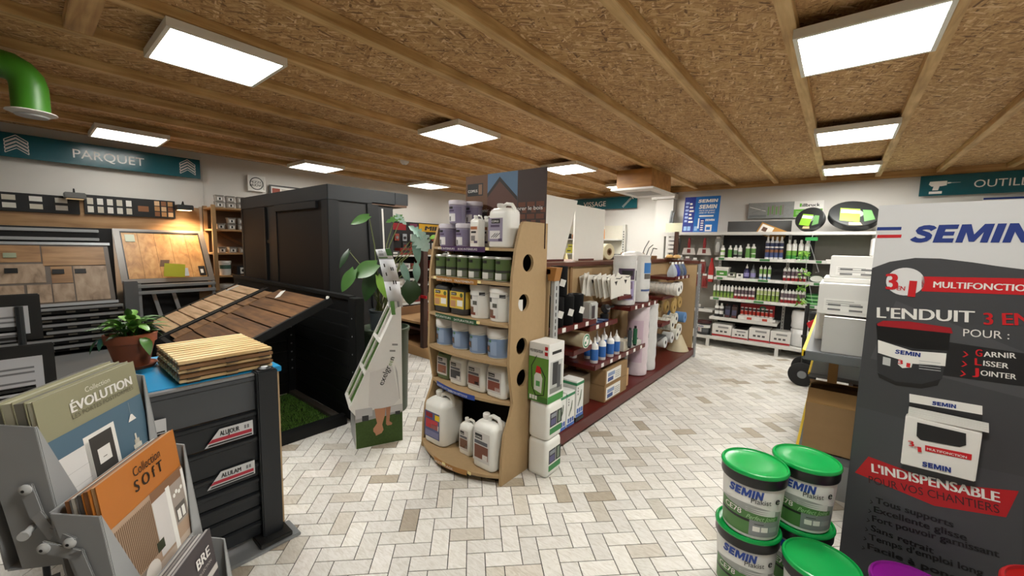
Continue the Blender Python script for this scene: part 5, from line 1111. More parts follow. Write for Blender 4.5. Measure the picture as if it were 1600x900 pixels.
for k in range(3):
    t = thing('green_tape_ring', f'{["lowest","middle","top"][k]} green wrapped tape ring stacked on the third shelf', 'tape ring', (wx(1276), 7.74, ST[3]+.001+.056*k), 0, 'stack of green tape rings'); MB().lathe([(.05,0), (.1,0), (.108,.008), (.108,.046), (.1,.054), (.05,.054), (.05,0)], M('#246b2e', .3), (0,0,0), 28).build('ring', t); m = MB(); m.lathe([(.1085,.015), (.1085,.035)], M('#7fb87a', .3), (0,0,0), 28); m.build('label', t, recalc=False)
t = thing('green_flat_box', 'flat green pack lying on the upper shelf beside the white carton', 'pack', (wx(1312), 7.66, ST[1]+.001)); MB().box(0, .24, 0, .16, 0, .03, M('#5ab33f', .4)).build('pack', t, .004); MB().box(-.18, -.02, .0, .12, 0, .02, WHITE).build('insert', t, .003)
# lower rows
for k, px in enumerate((1124.5, 1131.5)):
    s = spray(f'white can with dark base, {["left","right"][k]} one on the short fourth shelf', WB2, [(.0,.2,INK), (.45,.62,M('#555555', .5))], .235, 'white dark-based cans on the fourth shelf'); s.location = (wx(px, 7.66), 7.66, ST[4]+.0005)
def deco_dk(m, w, d, h): flat(m, -w*.4, w*.4, h*.2, h*.6, -d/2-.0012, M('#4a4c66', .5)); flat(m, -w*.4, w*.4, h*.04, h*.16, -d/2-.0012, M('#6a3a38', .5))
for k, (px, cc) in enumerate(((1142, '#2c2b33'), (1152.5, '#3a2c28'))):
    j = jerry('dark_jug', ['left dark plastic jug beside the white cans, fourth shelf', 'right brown-dark plastic jug beside the red display box'][k], .088, .08, .225, M(cc, .4), M('#5a1c1c', .4), deco_dk, 'dark jugs on the fourth shelf'); j.location = (wx(px, 7.68), 7.68, ST[4]+.0005)
t = thing('red_display_box', 'red counter display box of small bottles with a green disc', 'display box', (wx(1160.5)-.0, 7.60, ST[4]+.0005))
DW = wx(1215)-wx(1160.5)
MB().box(0, DW, .0, .2, 0, .07, M('#ded9d4', .5)).build('tray', t, .003); MB().box(0, DW, .15, .2, .0702, .255, M('#a81e22', .45)).build('back_card', t, .003)
m = MB(); m.lathe([(0,0), (.055,0)], M('#1f6a48', .4), (DW*.67, .148, .185), 24, (0,-1,0)); m.lathe([(0,.001), (.03,.001)], M('#9fc8b2', .4), (DW*.67, .148, .185), 20, (0,-1,0)); m.build('green_disc', t, recalc=False)
m = MB(); [m.box(.02+.11*k, .09+.11*k, -.0012, -.0004, .01, .05, (PAPER, M('#b5402f', .5))[k % 2]) for k in range(5)]; m.build('print', t)
bt = cart('x', WB2, [(.1,.5,M('#b5372a', .4)), (.55,.8,M('#33302f', .5))], M('#b5372a', .4), 'small bottles in the red display box', .15, .022, 'bottle', 'small_bottle')
for k in range(8):
    loc = (t.location.x+.04+k*(DW-.08)/7, 7.69, ST[4]+.0715); lab = f'{ORD[k]} small white bottle from the hook wall in the red display box'
    if k == 0: bt.location = loc; bt['label'] = lab
    else: dup(bt, loc, lab)
def d_red(m, w, d, h):
    m.box(0, w, -.0012, -.0004, h*.05, h*.2, M('#a31b22', .5)); m.box(w*.3, w*.85, -.0012, -.0004, h*.72, h*.86, M('#8f8f8f', .6))
    for k in range(3): m.box(w*(.2+.22*k), w*(.34+.22*k), -.0012, -.0004, h*.38, h*.52, M('#4c4c4c', .6))
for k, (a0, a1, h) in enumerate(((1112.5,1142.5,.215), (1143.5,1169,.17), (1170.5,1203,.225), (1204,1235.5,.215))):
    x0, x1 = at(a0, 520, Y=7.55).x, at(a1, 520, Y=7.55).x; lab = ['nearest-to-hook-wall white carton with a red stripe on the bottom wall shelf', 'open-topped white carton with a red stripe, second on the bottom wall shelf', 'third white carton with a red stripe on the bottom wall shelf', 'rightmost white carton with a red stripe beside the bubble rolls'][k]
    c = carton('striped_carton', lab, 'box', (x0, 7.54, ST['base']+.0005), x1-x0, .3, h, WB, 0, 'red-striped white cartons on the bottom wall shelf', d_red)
    if k == 1: MB().box(.02, x1-x0-.02, .02, .28, h, h+.002, BLACK).build('opening_shade', c)  # black sheet on the solid top paints the shade of an open inside
sb = pail('dark_bucket', 'dark filler bucket with white band reading SEMIN at the left of the bottom shelf', .115, .235, M('#2c2d2f', .4), M('#3a1114', .4), [(-1.3,1.3,.52,.74,WB2,1), (-.8,-.1,.2,.5,M('#c9c6c6', .5),2), (.0,.9,.2,.45,M('#55585c', .5),2)], None, [('SEMIN', -.35, .57, 1.0, NAVY), ('3', -.55, .27, .25, RED)]); sb.location = (at(1100.5, 505, Y=7.62).x, 7.62, ST['base']+.0005)
for k, z in enumerate((0, .285)):
    t = thing('bubble_roll', ['lower white foam roll standing at the right of the bottom shelf', 'upper white foam roll stacked on the lower one under the third shelf'][k], 'roll', (wx(1252, 7.72)+.07, 7.74, ST['base']+.001+z)); MB().lathe([(0,0), (.13,0), (.145,.02), (.14,.1), (.147,.18), (.14,.265), (.125,.28), (.04,.28), (.04,.26), (0,.26)], M('#dfdfde', .35, 0, .05, .5, 30), (0,0,0), 28).build('roll', t, angle=60)
    MB().lathe([(.03,.262), (.042,.283), (.042,.262)], M('#b9a27c', .6), (0,0,0), 16).build('core', t)
# clip strip with small green leafy packs
t = thing('clip_strip', 'hanging strip of green leafy packs with a bright green header, wall shelving', 'clip strip', (wx(1254, 7.44), 7.44, 1.83))
MB().box(-.01, .14, -.002, .002, .0, .05, M('#2fa34d', .4)).build('header_card', t); m = MB(); m.tube([(.07,0,.05), (.08,.06,.12)], .002, LIGHTGREY, 5); m.tube([(.05,0,0), (.03,0,-.3), (.06,0,-.85)], .0035, LIGHTGREY, 5); m.tube([(.055,0,-.05), (.19,0,-.46), (.15,0,-.47)], .003, LIGHTGREY, 5); m.tube([(.05,0,-.45), (.15,0,-.92)], .003, LIGHTGREY, 5); m.build('strip', t)
rg = random.Random(5)
for k, z in enumerate((-.22, -.5, -.72, -.92)):
    m = MB()
    for j in range(16):
        a = rg.uniform(0, 6.28); L_ = rg.uniform(.05, .10); c = Vector((rg.uniform(-.04,.05), rg.uniform(-.03,.0), z+rg.uniform(-.03,.05))); d = Vector((math.cos(a), -.3, math.sin(a)*.8-.2)).normalized(); s_ = d.orthogonal().normalized()*.014
        m.poly([c, c+d*L_*.5+s_, c+d*L_, c+d*L_*.5-s_], (M('#5f8f2a', .5), M('#86b23c', .5), M('#3f6f25', .5))[j % 3])
    m.build('green_pack', t, recalc=False)
# ================================================================ VISSAGE corner: white wall bay with orange packs
t = thing('perforated_bay', 'white shelf bay under the VISSAGE sign', 'shelving', (-5.5, 8.05, 0)); 
MB().box(0, 1.82, .3, .33, .1, 2.15, M('#d8d5c6', .6)).build('back_panel', t); m = MB(); m.box(1.80, 1.86, .24, .33, 0, 2.17, M('#c9c7bf', .5))
for k in range(30): m.box(1.82, 1.84, .238, .2405, .4+.055*k, .435+.055*k, INK)
m.build('upright', t)
for z in (1.85, 1.52, 1.2, .8, .4): MB().box(0, 1.80, 0, .3, z-.03, z, SHW).build('shelf', t, .004)
OR = [M('#d8541d', .45), M('#e08a2a', .45)]
for k in range(7):
    x = at(908+5.6*k, 365, Y=8.1).x; p = thing('orange_pack', f'{ORD[k]} orange-topped hanging pack from the board end on the white VISSAGE bay', 'pack', (x, 8.12, 1.851), 0, 'orange packs on the VISSAGE bay'); MB().loft([(0,.033,.03,.01), (.18,.033,.02,.01), (.22,.03,.004,.003)], OR[k > 0], 3).build('bag', p, angle=60); MB().box(-.033, .033, -.034, -.0305, .02, .07, PAPER).build('label', p); MB().box(-.034, .034, -.005, .005, .215, .25, WHITE).build('header_card', p)
for k, (px, z, w, h, mt, lb) in enumerate(((889, 1.521, .16, .11, M('#c7c04a', .5), 'lower yellow-green box seen between the leaning white boards'), (891, 1.632, .14, .09, M('#c7c04a', .5), 'upper yellow-green box seen between the leaning white boards'), (886, 1.851, .05, .12, BLACK, 'slim black bottle on the shelf between the white boards'), (895, 1.851, .08, .1, M('#b0632a', .5), 'small brown box on the shelf between the white boards'), (925, 1.521, .5, .13, PAPER, 'white paper stack on the bay below the orange packs'))):
    carton('boxed_goods', lb, 'box', (at(px, 390, Y=8.12).x-w/2, 8.12, z), w, .14, h, mt, 0, None, lambda m, w, d, h: m.box(w*.2, w*.8, -.0012, -.0004, h*.35, h*.6, M('#4a4a40', .6)))
t = thing('wooden_cone', 'pale wooden cone on a dark stand between the white boards', 'ornament', (at(884, 405, Y=7.0).x, 7.0, 1.34)); MB().cyl((0,0,0), .06, .05, M('#5a3420', .6), 16).build('stand', t); MB().lathe([(.055,.05), (.02,.18), (0,.19)], M('#c9b88a', .6), (0,0,0), 18).build('cone', t)
MB().cyl((0,0,-1.34), .05, 1.34, M('#5a3420', .6), 12).build('pole', t)
# ================================================================ left: pergola show cabin, slatted alcove and deck samples
ANT = M('#0f1113', .55, .0, .05, .35); ANT2 = M('#0b0d0e', .6, .0, .05, .3); ANTB = M('#191c1f', .55, .0, .06, .4)
t = thing('garden_cabin', 'large black metal garden cabin with flat roof band behind the slatted wall', 'cabin', (0,0,0))
CX0, CX1, CY0, CY1, CZ = -6.58, -4.06, 2.0, 2.80, 2.235
MB().box(CX0, CX1, CY0, CY1, 2.08, CZ, ANTB).build('roof_band', t, .006)
MB().box(CX0+.02, CX1-.02, CY0+.02, CY1-.02, 0, 2.08, M('#0d0e0f', .6)).build('core', t)
for x0, x1 in ((CX1-.14, CX1), (CX0, CX0+.06)): MB().box(x0, x1, CY0, CY0+.12, 0, 2.08, ANT).build('corner_post', t, .005)
MB().prism([(CX1-.1,CY1-.36,2.08), (CX1-.1,CY1-.22,2.08), (CX1-.1,CY1-.12,0), (CX1-.1,CY1-.26,0)], (.10,0,0), ANT).build('slanted_post', t, .004)
MB().box(CX1-.06, CX1-.03, CY0+.12, CY1-.2, 0, 2.06, ANT2).build('side_panel', t, .004)
for x0, x1, y0 in ((CX0+.06, -5.72, .006), (-5.36, CX1-.14, .004)):
    MB().box(x0, x1, CY0+y0, CY0+.03, .02, 2.075, M('#100c0a', .65, 0, .05, .3)).build('sliding_panel', t, .003)
MB().box(-5.38, -5.34, CY0-.006, CY0+.02, 0, 2.07, ANT).build('panel_frame', t, .003); MB().box(-5.74, -5.70, CY0-.006, CY0+.02, 0, 2.07, ANT).build('panel_frame', t, .003)
MB().box(-5.34, CX1-.2, CY0-.03, CY0+.0, 2.0, 2.075, ANT).build('top_track', t, .004)
MB().box(-5.70, -5.38, CY0+.008, CY0+.03, 1.62, 1.66, ANT).build('cross_bar', t)
MB().cyl((-5.30, CY0-.006, 1.05), .012, .1, ANTB, 10).build('handle', t)
MB().box(CX0+.5, CX1, CY1+.0, CY1+.18, 2.10, 2.235, ANTB).build('rear_beam', t, .004); MB().box(CX0+.5, CX1, CY1-.3, CY1+.16, 2.075, 2.10, M('#4a3423', .7)).build('soffit', t)
t = thing('slat_wall', 'low black slatted privacy wall behind the deck samples', 'fence', (0,0,0))
LX0, LX1, LY = -6.36, -3.19, 1.80
SL = M('#0b0c0d', .55, .0, .05, .3)
m = MB(); n = 9
for k in range(n): m.box(LX0, LX1-.12, LY+.015, LY+.04, .03+.125*k, .03+.125*k+.115, SL)
m.build('slats', t, .004)
MB().box(LX1-.12, LX1, LY-.01, LY+.075, 0, 1.17, ANT2).build('end_post', t, .004); MB().box(LX0, LX1-.12, LY, LY+.07, 1.145, 1.18, ANT2).build('top_cap', t, .004)
m = MB()
for k in range(5): m.lathe([(0,0), (.007,0), (.007,.002), (0,.003)], MIDGREY, (LX1-.06, LY-.01, .35+.16*k), 8, (0,-1,0))
m.build('screw', t)
t = thing('slat_wall', 'short black slatted side wall closing the grass alcove', 'fence', (0,0,0))
m = MB()
for k in range(6): m.box(-4.50, -4.47, .92, LY-.03, .03+.115*k, .14+.115*k, SL)
m.build('slats', t, .003); MB().box(-4.52, -4.45, .86, .93, 0, .76, ANT2).build('post', t); MB().box(-4.52, -4.45, LY-.07, LY-.0, 0, .95, ANT2).build('post', t)
m = MB()
for k in range(7): m.lathe([(0,0), (.009,0), (.009,.002), (0,.003)], MIDGREY, (-4.45, LY-.035, .30+.09*k), 8, (1,0,0))
m.build('screw', t)
t = thing('ground_frame', 'black metal ground frame edging the square of artificial grass', 'frame', (0,0,0))
MB().box(-3.44, -3.36, .86, LY-.012, 0, .09, ANT2).build('side_rail', t, .004); MB().box(-4.44, -3.44, .86, .93, 0, .09, ANT2).build('front_rail', t, .004); MB().box(-4.44, -3.44, LY-.08, LY-.013, 0, .06, M('#55504a', .6)).build('rear_rail', t, .003)
m = MB(); rg = random.Random(2); m.box(-4.44, -3.445, .932, LY-.082, .0, .03, M('#2f4420', .9))
GA, GB_ = M('#5f9038', .8, 0, .15), M('#82b456', .8, 0, .15)
for k in range(9000):
    x, y = rg.uniform(-4.43,-3.455), rg.uniform(.94,LY-.09); a = rg.uniform(0, 6.28); h = rg.uniform(.014,.028); l = rg.uniform(-.012,.012); c, s = math.cos(a)*.0028, math.sin(a)*.0028
    m.add([(x-c,y-s,.03), (x+c,y+s,.03), (x+l,y+l*.7,.03+h)], [(0,1,2)], GA if k % 2 else GB_)
g = m.build('artificial_grass', recalc=False); tag(g, 'square of green artificial grass on the alcove floor', 'grass'); g['kind'] = 'stuff'
# deck sample frame: sloped plane z = .91 + .439 (y - 1.095)
zz = lambda y: .91+.439*(y-1.095)
DKW = wood('dark_deck_wood', [(.2, '#33200f'), (.5, '#5f4024'), (.8, '#7d5832')], 'X', 30, 12, .7); LTW = wood('light_deck_wood', [(.2, '#b08a62'), (.5, '#ddb78e'), (.8, '#efd2ac')], 'X', 30, 12, .7); MDW = wood('mid_deck_wood', [(.2, '#4d3420'), (.5, '#7d5a38'), (.8, '#96714a')], 'X', 30, 12, .7)
sl = Vector((0, 1, .439)).normalized(); up_ = Vector((0, -.439, 1)).normalized()
def dboards(t, x0, x1, y0, y1, n, mat, name='board', gap=.012):
    L_ = (y1-y0)*math.sqrt(1+.439**2); w = L_/n
    for k in range(n):
        o = Vector((x0, y0, zz(y0)))+sl*(w*k+gap/2); MB().obox(o-up_*.02, (x1-x0,0,0), sl*(w-gap), up_*.02, mat).build(name, t, .002)
def sloped(t, x0, x1, y0, y1, mat, name, th=.05, lift=.005): 
    o = Vector((x0, y0, zz(y0))); MB().obox(o-up_*(th-lift), (x1-x0,0,0), sl*((y1-y0)*math.sqrt(1+.439**2)), up_*th, mat).build(name, t, .003)
t = thing('deck_display', 'sloped display of dark wooden deck boards in a black frame', 'deck display', (0,0,0))
dboards(t, -4.42, -3.43, .78, 1.66, 6, DKW); dboards(t, -4.64, -4.44, .80, 1.60, 6, MDW, 'short_board')
sloped(t, -3.43, -3.39, .74, 1.68, ANT2, 'side_rail', .06, .006); sloped(t, -4.70, -4.65, .74, 1.64, ANT2, 'side_rail', .06, .01)
MB().obox(Vector((-4.65,.74,zz(.74)))-up_*.05, (1.22,0,0), sl*.035, up_*.055, ANT2).build('front_rail', t, .003)
MB().obox(Vector((-4.6,.8,zz(.8)))-up_*.05, (1.17,0,0), sl*.9, up_*.028, ANT2).build('under_panel', t)
for x, y in ((-3.42,.9), (-4.66,.84), (-4.66,1.56)): MB().box(x, x+.03, y, y+.03, .031 if -4.44 < x < -3.44 and y > .94 else .091 if y < .93 else 0, zz(y)-.045, ANT2).build('leg', t)
MB().lathe([(0,-.015), (.014,-.01), (.014,.01), (0,.015)], WHITE, (-3.41, 1.66, zz(1.66)+.012), 12).build('end_cap', t)
p = Vector((-4.3, 1.62, zz(1.62)+.004)); MB().obox(p, (.12,-.10,-.044), (.03,.035,.015), (0,0,.003), PAPER).build('price_label', t)
t = thing('deck_display', 'sloped display of pale wooden deck boards beside the dark-boarded one', 'deck display', (0,0,0))
dboards(t, -5.48, -4.74, .80, 1.60, 7, LTW); sloped(t, -4.735, -4.705, .76, 1.62, ANT2, 'side_rail', .06, .012); sloped(t, -5.53, -5.485, .76, 1.62, ANT2, 'side_rail', .06, .004)
for x, y in ((-5.5,.8), (-5.5,1.5), (-4.73,.8)): MB().box(x, x+.025, y, y+.03, 0, zz(y)-.05, ANT2).build('leg', t)
p = Vector((-5.42, 1.46, zz(1.46)+.003)); MB().obox(p, (.02,.12,.053), (.05,0,0), (0,0,.003), PAPER).build('price_label', t)
# ================================================================ sample table with aluminium fence panel
BLUE = M('#1787ba', .35, 0, .03)
t = thing('sample_table', 'beige display table with a bright blue top', 'table', (0,0,0))
MB().box(-3.08, -2.375, .235, .885, .925, .955, BLUE).build('table_top', t, .003)
MB().box(-2.46, -2.40, .84, .88, 0, .925, M('#b69a74', .6)).build('side_board', t, .003); MB().box(-3.06, -2.42, .85, .88, 0, .925, M('#a88c66', .6)).build('end_panel', t, .003); MB().box(-3.06, -2.42, .255, .285, 0, .925, M('#a88c66', .6)).build('end_panel', t, .003)
t = thing('fence_sample', 'dark aluminium fence panel sample with logo stickers fixed to the blue-topped table', 'fence sample', (0,0,0))
FX = -2.33; A1 = M('#4a4d51', .4, .3, .03); A2 = M('#1d2024', .4, .2, .04)
def fb(z0, z1, mat, nm='board', y0=.18, y1=.735):
    m = MB(); m.box(FX-.035, FX-.004, y0, y1, z0+.006, z1, mat); m.prism([(FX-.005,y0,z1-.03), (FX+.008,y0,z1-.022), (FX+.008,y0,z1-.006), (FX-.005,y0,z1)], (0,y1-y0,0), mat); return m.build(nm, t, .002)
fb(.755, .945, A1); fb(.615, .755, A2); fb(.47, .615, A2); fb(.385, .47, A2); fb(.30, .385, A2); fb(.215, .30, A2); fb(.13, .215, A2); fb(.045, .13, A2)
MB().box(FX-.03, FX+.004, .18, .735, .944, .956, M('#8a8c8e', .35, .4)).build('top_edge', t, .002)
MB().box(FX-.045, FX+.035, .735, .835, 0, .968, A2).build('post', t, .006)
m = MB(); m.lathe([(0,0), (.034,0), (.034,.006), (.026,.012), (0,.013)], A2, (FX-.005,.785,.968), 20); m.lathe([(0,.0135), (.016,.0135)], M('#cfd1d2', .5), (FX-.005,.785,.968), 16); m.build('post_cap', t)
MB().box(FX-.06, FX+.10, .30, .90, 0.0, .018, M('#8f9294', .4, .4)).build('foot_rail', t, .004); MB().box(FX-.03, FX+.09, .70, .86, .018, .045, BLACK).build('foot_block', t, .004)
def badge(y0, y1, z0, z1, word, red=True):
    m = MB(); x = FX+.0095; P = lambda q, l, mt: m.poly([(x+l*.0006, a, b) for a, b in q], mt); h = z1-z0; k = h*.8
    P([(y0,z0), (y1-.0,z0), (y1,z1), (y0+k,z1)], 0, M('#c9cacb', .4))
    if red: P([(y0+.012,z0+.01+h*.1), (y1-.006,z0+.01+h*.1), (y1-.006,z0+h*.45), (y0+.0+k*.5,z0+h*.45)], 1, M('#a81e34', .4))
    P([(y0+.01,z0+.004), (y1-.006,z0+.004), (y1-.006,z0+h*.16), (y0+.02,z0+h*.16)], 2, BLACK)
    m.text(word, (x, y0+k*1.0, z0+h*.56), Y_, Z_, INK, w=(y1-y0-k)*.58, h=h*.32, bold=.035, lift=.002)
    if red: [P([(y1-.04+.013*j,z0+h*.58), (y1-.031+.013*j,z0+h*.58), (y1-.031+.013*j,z0+h*.82), (y1-.04+.013*j,z0+h*.82)], 2, MIDGREY) for j in range(2)]
    m.build('sticker', t, recalc=False)
badge(.505, .715, .632, .712, 'ALUJOUR'); badge(.505, .715, .415, .49, 'ALULAM'); badge(.20, .37, .768, .835, 'LOS', False)
m = MB(); m.box(FX+.095, FX+.1012, .40, .50, .003, .015, M('#cfd1d2', .5)); m.text('LOS', (FX+.1012, .42, .004), Y_, Z_, INK, w=.05, bold=.03); m.build('sticker', t, recalc=False)
# slatted deck tiles on the table
SLW = wood('slatted_tile_wood', [(.2, '#b8945e'), (.5, '#dcc08e'), (.8, '#ecd9ae')], 'Y', 30, 12); BRW = wood('brown_tile_wood', [(.2, '#5a3c22'), (.5, '#8a6540'), (.8, '#a67f54')], 'Y', 30, 12)
for k in range(5):
    mt = SLW if k >= 4 else (BRW if k % 2 else SLW); z = .9565+.0225*k; dx = (.0,.01,-.006,.012,.0)[k]
    t = thing('deck_tile', ['bottom slatted wooden deck tile of the stack on the blue table', 'second slatted wooden deck tile from the bottom on the blue table', 'middle slatted wooden deck tile of the stack on the blue table', 'fourth slatted wooden deck tile from the bottom, darker brown', 'top slatted wooden deck tile of the stack, pale with grooves'][k], 'deck tile', (-2.868+dx, .438, z), 0, 'stack of slatted deck tiles')
    for j in range(10): MB().box(.05*j, .05*j+.0335, 0, .405, .006, .0215, mt).build('slat', t, .0015)
    m = MB(); [m.box(0, .485, y, y+.05, 0, .006, M('#3a2a1a', .7)) for y in (.03, .19, .34)]; m.build('backing', t)
# terracotta plant
TC = M('#8a4a2e', .7, 0, .06); t = thing('potted_plant', 'green leafy plant in a terracotta pot on the blue table', 'plant', (-2.91, .345, .9555))
MB().lathe([(0,0), (.09,0), (.103,.018), (.097,.02), (.085,.012), (0,.012)], TC, (0,0,0), 32).build('saucer', t)
MB().lathe([(0,.013), (.068,.013), (.097,.14), (.106,.142), (.11,.185), (.098,.187), (.095,.15), (0,.15)], TC, (0,0,0), 36).build('pot', t, angle=50)
MB().lathe([(0,.156), (.096,.152)], M('#2a1c12', .95), (0,0,0), 24).build('soil', t)
LEAF = [M('#3f6a24', .4, 0, .15), M('#5c8a34', .4, 0, .15), M('#2c4f1c', .4, 0, .15)]
def leaf(m, b, d, nrm, L_, W_, mat, fold=.25, droop=.25, split=False, n=8):
    b = Vector(b); d = Vector(d).normalized(); nrm = Vector(nrm); s = d.cross(nrm).normalized(); nr = s.cross(d).normalized()
    mid, lft, rgt = [], [], []
    for k in range(n+1):
        f = k/n; w = W_*(math.sin(math.pi*min(1, f*.92+.08))**.75)*(1-.35*f) if k < n else 0
        if split and k % 2 and 1 < k < n-1: w *= .55
        c = b+d*(L_*f)-nr*(droop*L_*f*f); mid.append(c); e = nr*(fold*w)
        back = -d*(.10*L_) if k == 0 else Vector((0,0,0))
        lft.append(c+s*w+e+back); rgt.append(c-s*w+e+back)
    vs = mid+lft+rgt; N = n+1; fs = []
    for k in range(n): fs += [(k, k+1, N+k+1, N+k), (k+1, k, 2*N+k, 2*N+k+1)]
    m.add(vs, fs, mat, True)
rg = random.Random(9); m = MB(); st = MB()
for k in range(54):
    a = rg.uniform(0, 6.28); r = rg.uniform(.01,.08); ht = rg.uniform(.02,.12)*(1.1-r*5); b = Vector((r*math.cos(a), r*math.sin(a), .165+max(0,ht))); el = rg.uniform(-.2,.9)
    d = Vector((math.cos(a), math.sin(a), el)); leaf(m, b, d, (0,0,1) if el < .8 else (math.cos(a)*-1, -math.sin(a), .4), rg.uniform(.06,.12), rg.uniform(.018,.032), LEAF[k % 3], .25, rg.uniform(.1,.5), n=5); st.tube([(b.x*.4,b.y*.4,.155), b], .002, LEAF[2], 5)
for a in (3.9, .3, 4.3): leaf(m, (.11*math.cos(a), .11*math.sin(a), .17), (math.cos(a), math.sin(a), -.5), (0,0,1), .09, .03, LEAF[0], .2, .6, n=5); st.tube([(0,0,.16), (.11*math.cos(a), .11*math.sin(a), .17)], .002, LEAF[2], 5)
m.build('foliage', t, recalc=False); st.build('stem', t)
# ================================================================ catalogue stand
SM = M('#97999a', .45, .1, .05); OU = Vector((-.7908, .6120, 0)); ON = Vector((.6120, .7908, 0)); RZS = math.atan2(.6120, -.7908)
t = thing('catalogue_stand', 'grey metal catalogue stand with stepped trays of door catalogues', 'brochure stand', (-1.365, -.01, 0), RZS)
# local axes: x along covers, y backwards, z up
def tray(x0, x1, y0, zt, h, dep, tilt):
    # side cheeks leaning back, floor and back sheet
    tn = math.tan(tilt); 
    def P(x, y, z): return (x, y0+y-(zt-z)*tn, z)
    for x, sx in ((x0, -1), (x1, 1)):
        m = MB(); m.prism([P(x,dep,zt-.03), P(x,-.012,zt-.05), P(x,-.012,zt-h-.02), P(x,dep*.72,zt-h-.02), P(x,dep*.78,zt-.2)], (sx*.004,0,0), SM)
        fw_ = .10 if sx < 0 else .05; m.prism([P(x,-.012,zt-.05), P(x-sx*.003,-.012,zt-.05), P(x-sx*fw_,-.012,zt-h-.02), P(x,-.012,zt-h-.02)], (0,.003,0), SM)
        m.build('tray_cheek', t, .001)
    MB().prism([P(x0,-.012,zt-h-.02), P(x0,dep,zt-h-.02), P(x0,dep,zt-h-.024), P(x0,-.012,zt-h-.024)], (x1-x0,0,0), SM).build('tray_floor', t)
    MB().prism([P(x0,dep,zt-.03), P(x0,dep+.004,zt-.03), P(x0,dep+.004,zt-h-.02), P(x0,dep,zt-h-.02)], (x1-x0,0,0), SM).build('tray_back', t)
    MB().prism([P(x0,-.012,zt-h-.02), P(x0,-.012,zt-h+.03), P(x0,-.009,zt-h+.03), P(x0,-.009,zt-h-.02)], (x1-x0,0,0), SM).build('tray_lip', t)
TI = math.radians(6.5)
tray(-.012, .345, 0, 1.28, .36, .105, TI); tray(-.045, .285, -.125, 1.075, .34, .075, TI); tray(-.13, .215, -.25, .80, .32, .06, TI)
MB().box(-.02, .0, .1, .13, 0, 1.0, SM).build('leg', t, .003); MB().box(.33, .35, .1, .13, 0, 1.0, SM).build('leg', t, .003); MB().box(-.1, .4, -.3, .2, 0, .02, SM).build('base_plate', t, .003)
m = MB()
def bar(p, q, w): 
    p, q = Vector(p), Vector(q); d = (q-p).normalized(); s = Vector((0, -d.z, d.y))*w; m.prism([p+s-d*w*.7, q+s+d*w*.7, q-s+d*w*.7, p-s-d*w*.7], (-.005,0,0), SM)
AP = [(-.019,.003,1.092), (-.020,-.010,1.032), (-.036,-.046,.992), (-.052,-.092,.977)]
for a_, b_ in zip(AP, AP[1:]): bar(a_, b_, .014)
for a_, b_ in (((-.052,-.044,.971), (-.052,-.10,.945)), ((-.052,-.10,.945), (-.052,-.13,.82))): bar(a_, b_, .014)
m.build('link_arm', t, .002)
for p in ((-.024,.003,1.092), (-.057,-.091,.977), (-.057,-.044,.971)):
    b = MB(); b.lathe([(0,-.008), (.006,-.008), (.006,0), (.012,0), (.012,.003), (.007,.007), (0,.008)], LIGHTGREY, p, 16, (-1,0,0)); b.lathe([(0,.0082), (.0035,.0082)], BLACK, p, 8, (-1,0,0)); b.build('bolt', t)
MB().lathe([(0,0), (.007,0), (.007,.025), (.010,.027), (.010,.035), (0,.035)], LIGHTGREY, (-.016,.003,1.0), 16, (-1,-.2,-.05)).build('pin', t)
def catalogue(name, label, cat, x0, w, y0, zt, h, th, cover, art, pages, grp):
    loc = Vector((-1.365,-.01,0))+OU*x0-(-ON)*0 - ON*y0; o = thing(name, label, cat, (loc.x, loc.y, zt), RZS, grp); o.rotation_mode = 'XYZ'; o.rotation_euler = (-TI*1.0, 0, RZS)
    MB().box(0, w, .0, .002, -h, 0, cover).build('cover', o, 0)
    m = MB(); m.box(.001, w-.001, .0022, th, -h+.002, -.002, pages); m.build('pages', o)
    m = MB(); art(m, w, h); m.build('print', o, recalc=False); return o
# tilt: bottom leans towards the viewer (local -y)
SAGE, SLATE = M('#8d8a6f', .5, 0, .03), M('#4f6a7c', .5, 0, .03)
def art_evo(m, w, h):
    y = -.0008; F = lambda x0, x1, z0, z1, mt, l=1: flat(m, x0*w, x1*w, -h+z0*h, -h+z1*h, y-.0005*l, mt)
    F(0, 1, 0, .70, SLATE); F(0, 1, 0, .13, M('#c9c5bc', .5), 2)
    F(.0, .34, 0, .55, M('#d9d8d6', .5), 2)
    for k in range(4): F(.03, .31, .08+.11*k, .083+.11*k, M('#b4b3b1', .5), 3)
    F(.30, .62, 0, .60, WHITE, 2); F(.345, .58, .22, .57, M('#3c3a38', .5), 3); F(.36, .56, .0, .2, M('#cfc9c0', .5), 3); F(.40, .53, .34, .46, WHITE, 4); F(.44, .48, .38, .385, INK, 5)
    F(.06, .10, .33, .34, INK, 4)
    m.poly([(.77*w,y-.003,-h+.52*h), (.87*w,y-.003,-h+.52*h), (.83*w,y-.003,-h+.575*h), (.81*w,y-.003,-h+.575*h)], WHITE); F(.818, .822, .575, .68, M('#8a979e', .5), 3)
    F(.78, .88, .27, .31, M('#c9c5b8', .5), 3); F(.80, .86, .31, .35, M('#b9b4a6', .5), 3); F(.815, .835, .35, .40, M('#c9c5b8', .5), 3)
    m.text('Collection', (.42*w, y, -h+.915*h), X_, Z_, M('#d6d4c4', .5), w=.26*w, h=.014, lift=.001); m.text('ÉVOLUTION', (.26*w, y, -h+.815*h), X_, Z_, WHITE, w=.66*w, h=.026, bold=.03, lift=.001); m.text('LES PORTES POSTFORMÉES', (.26*w, y, -h+.768*h), X_, Z_, M('#5d5a48', .5), w=.66*w, h=.012, lift=.001)
PGS = M('#b5b39c', .7, 0, .1)
catalogue('door_catalogue', 'front sage and blue catalogue titled Évolution in the top tray', 'catalogue', .005, .325, -.002, 1.28, .34, .012, SAGE, art_evo, PGS, None)
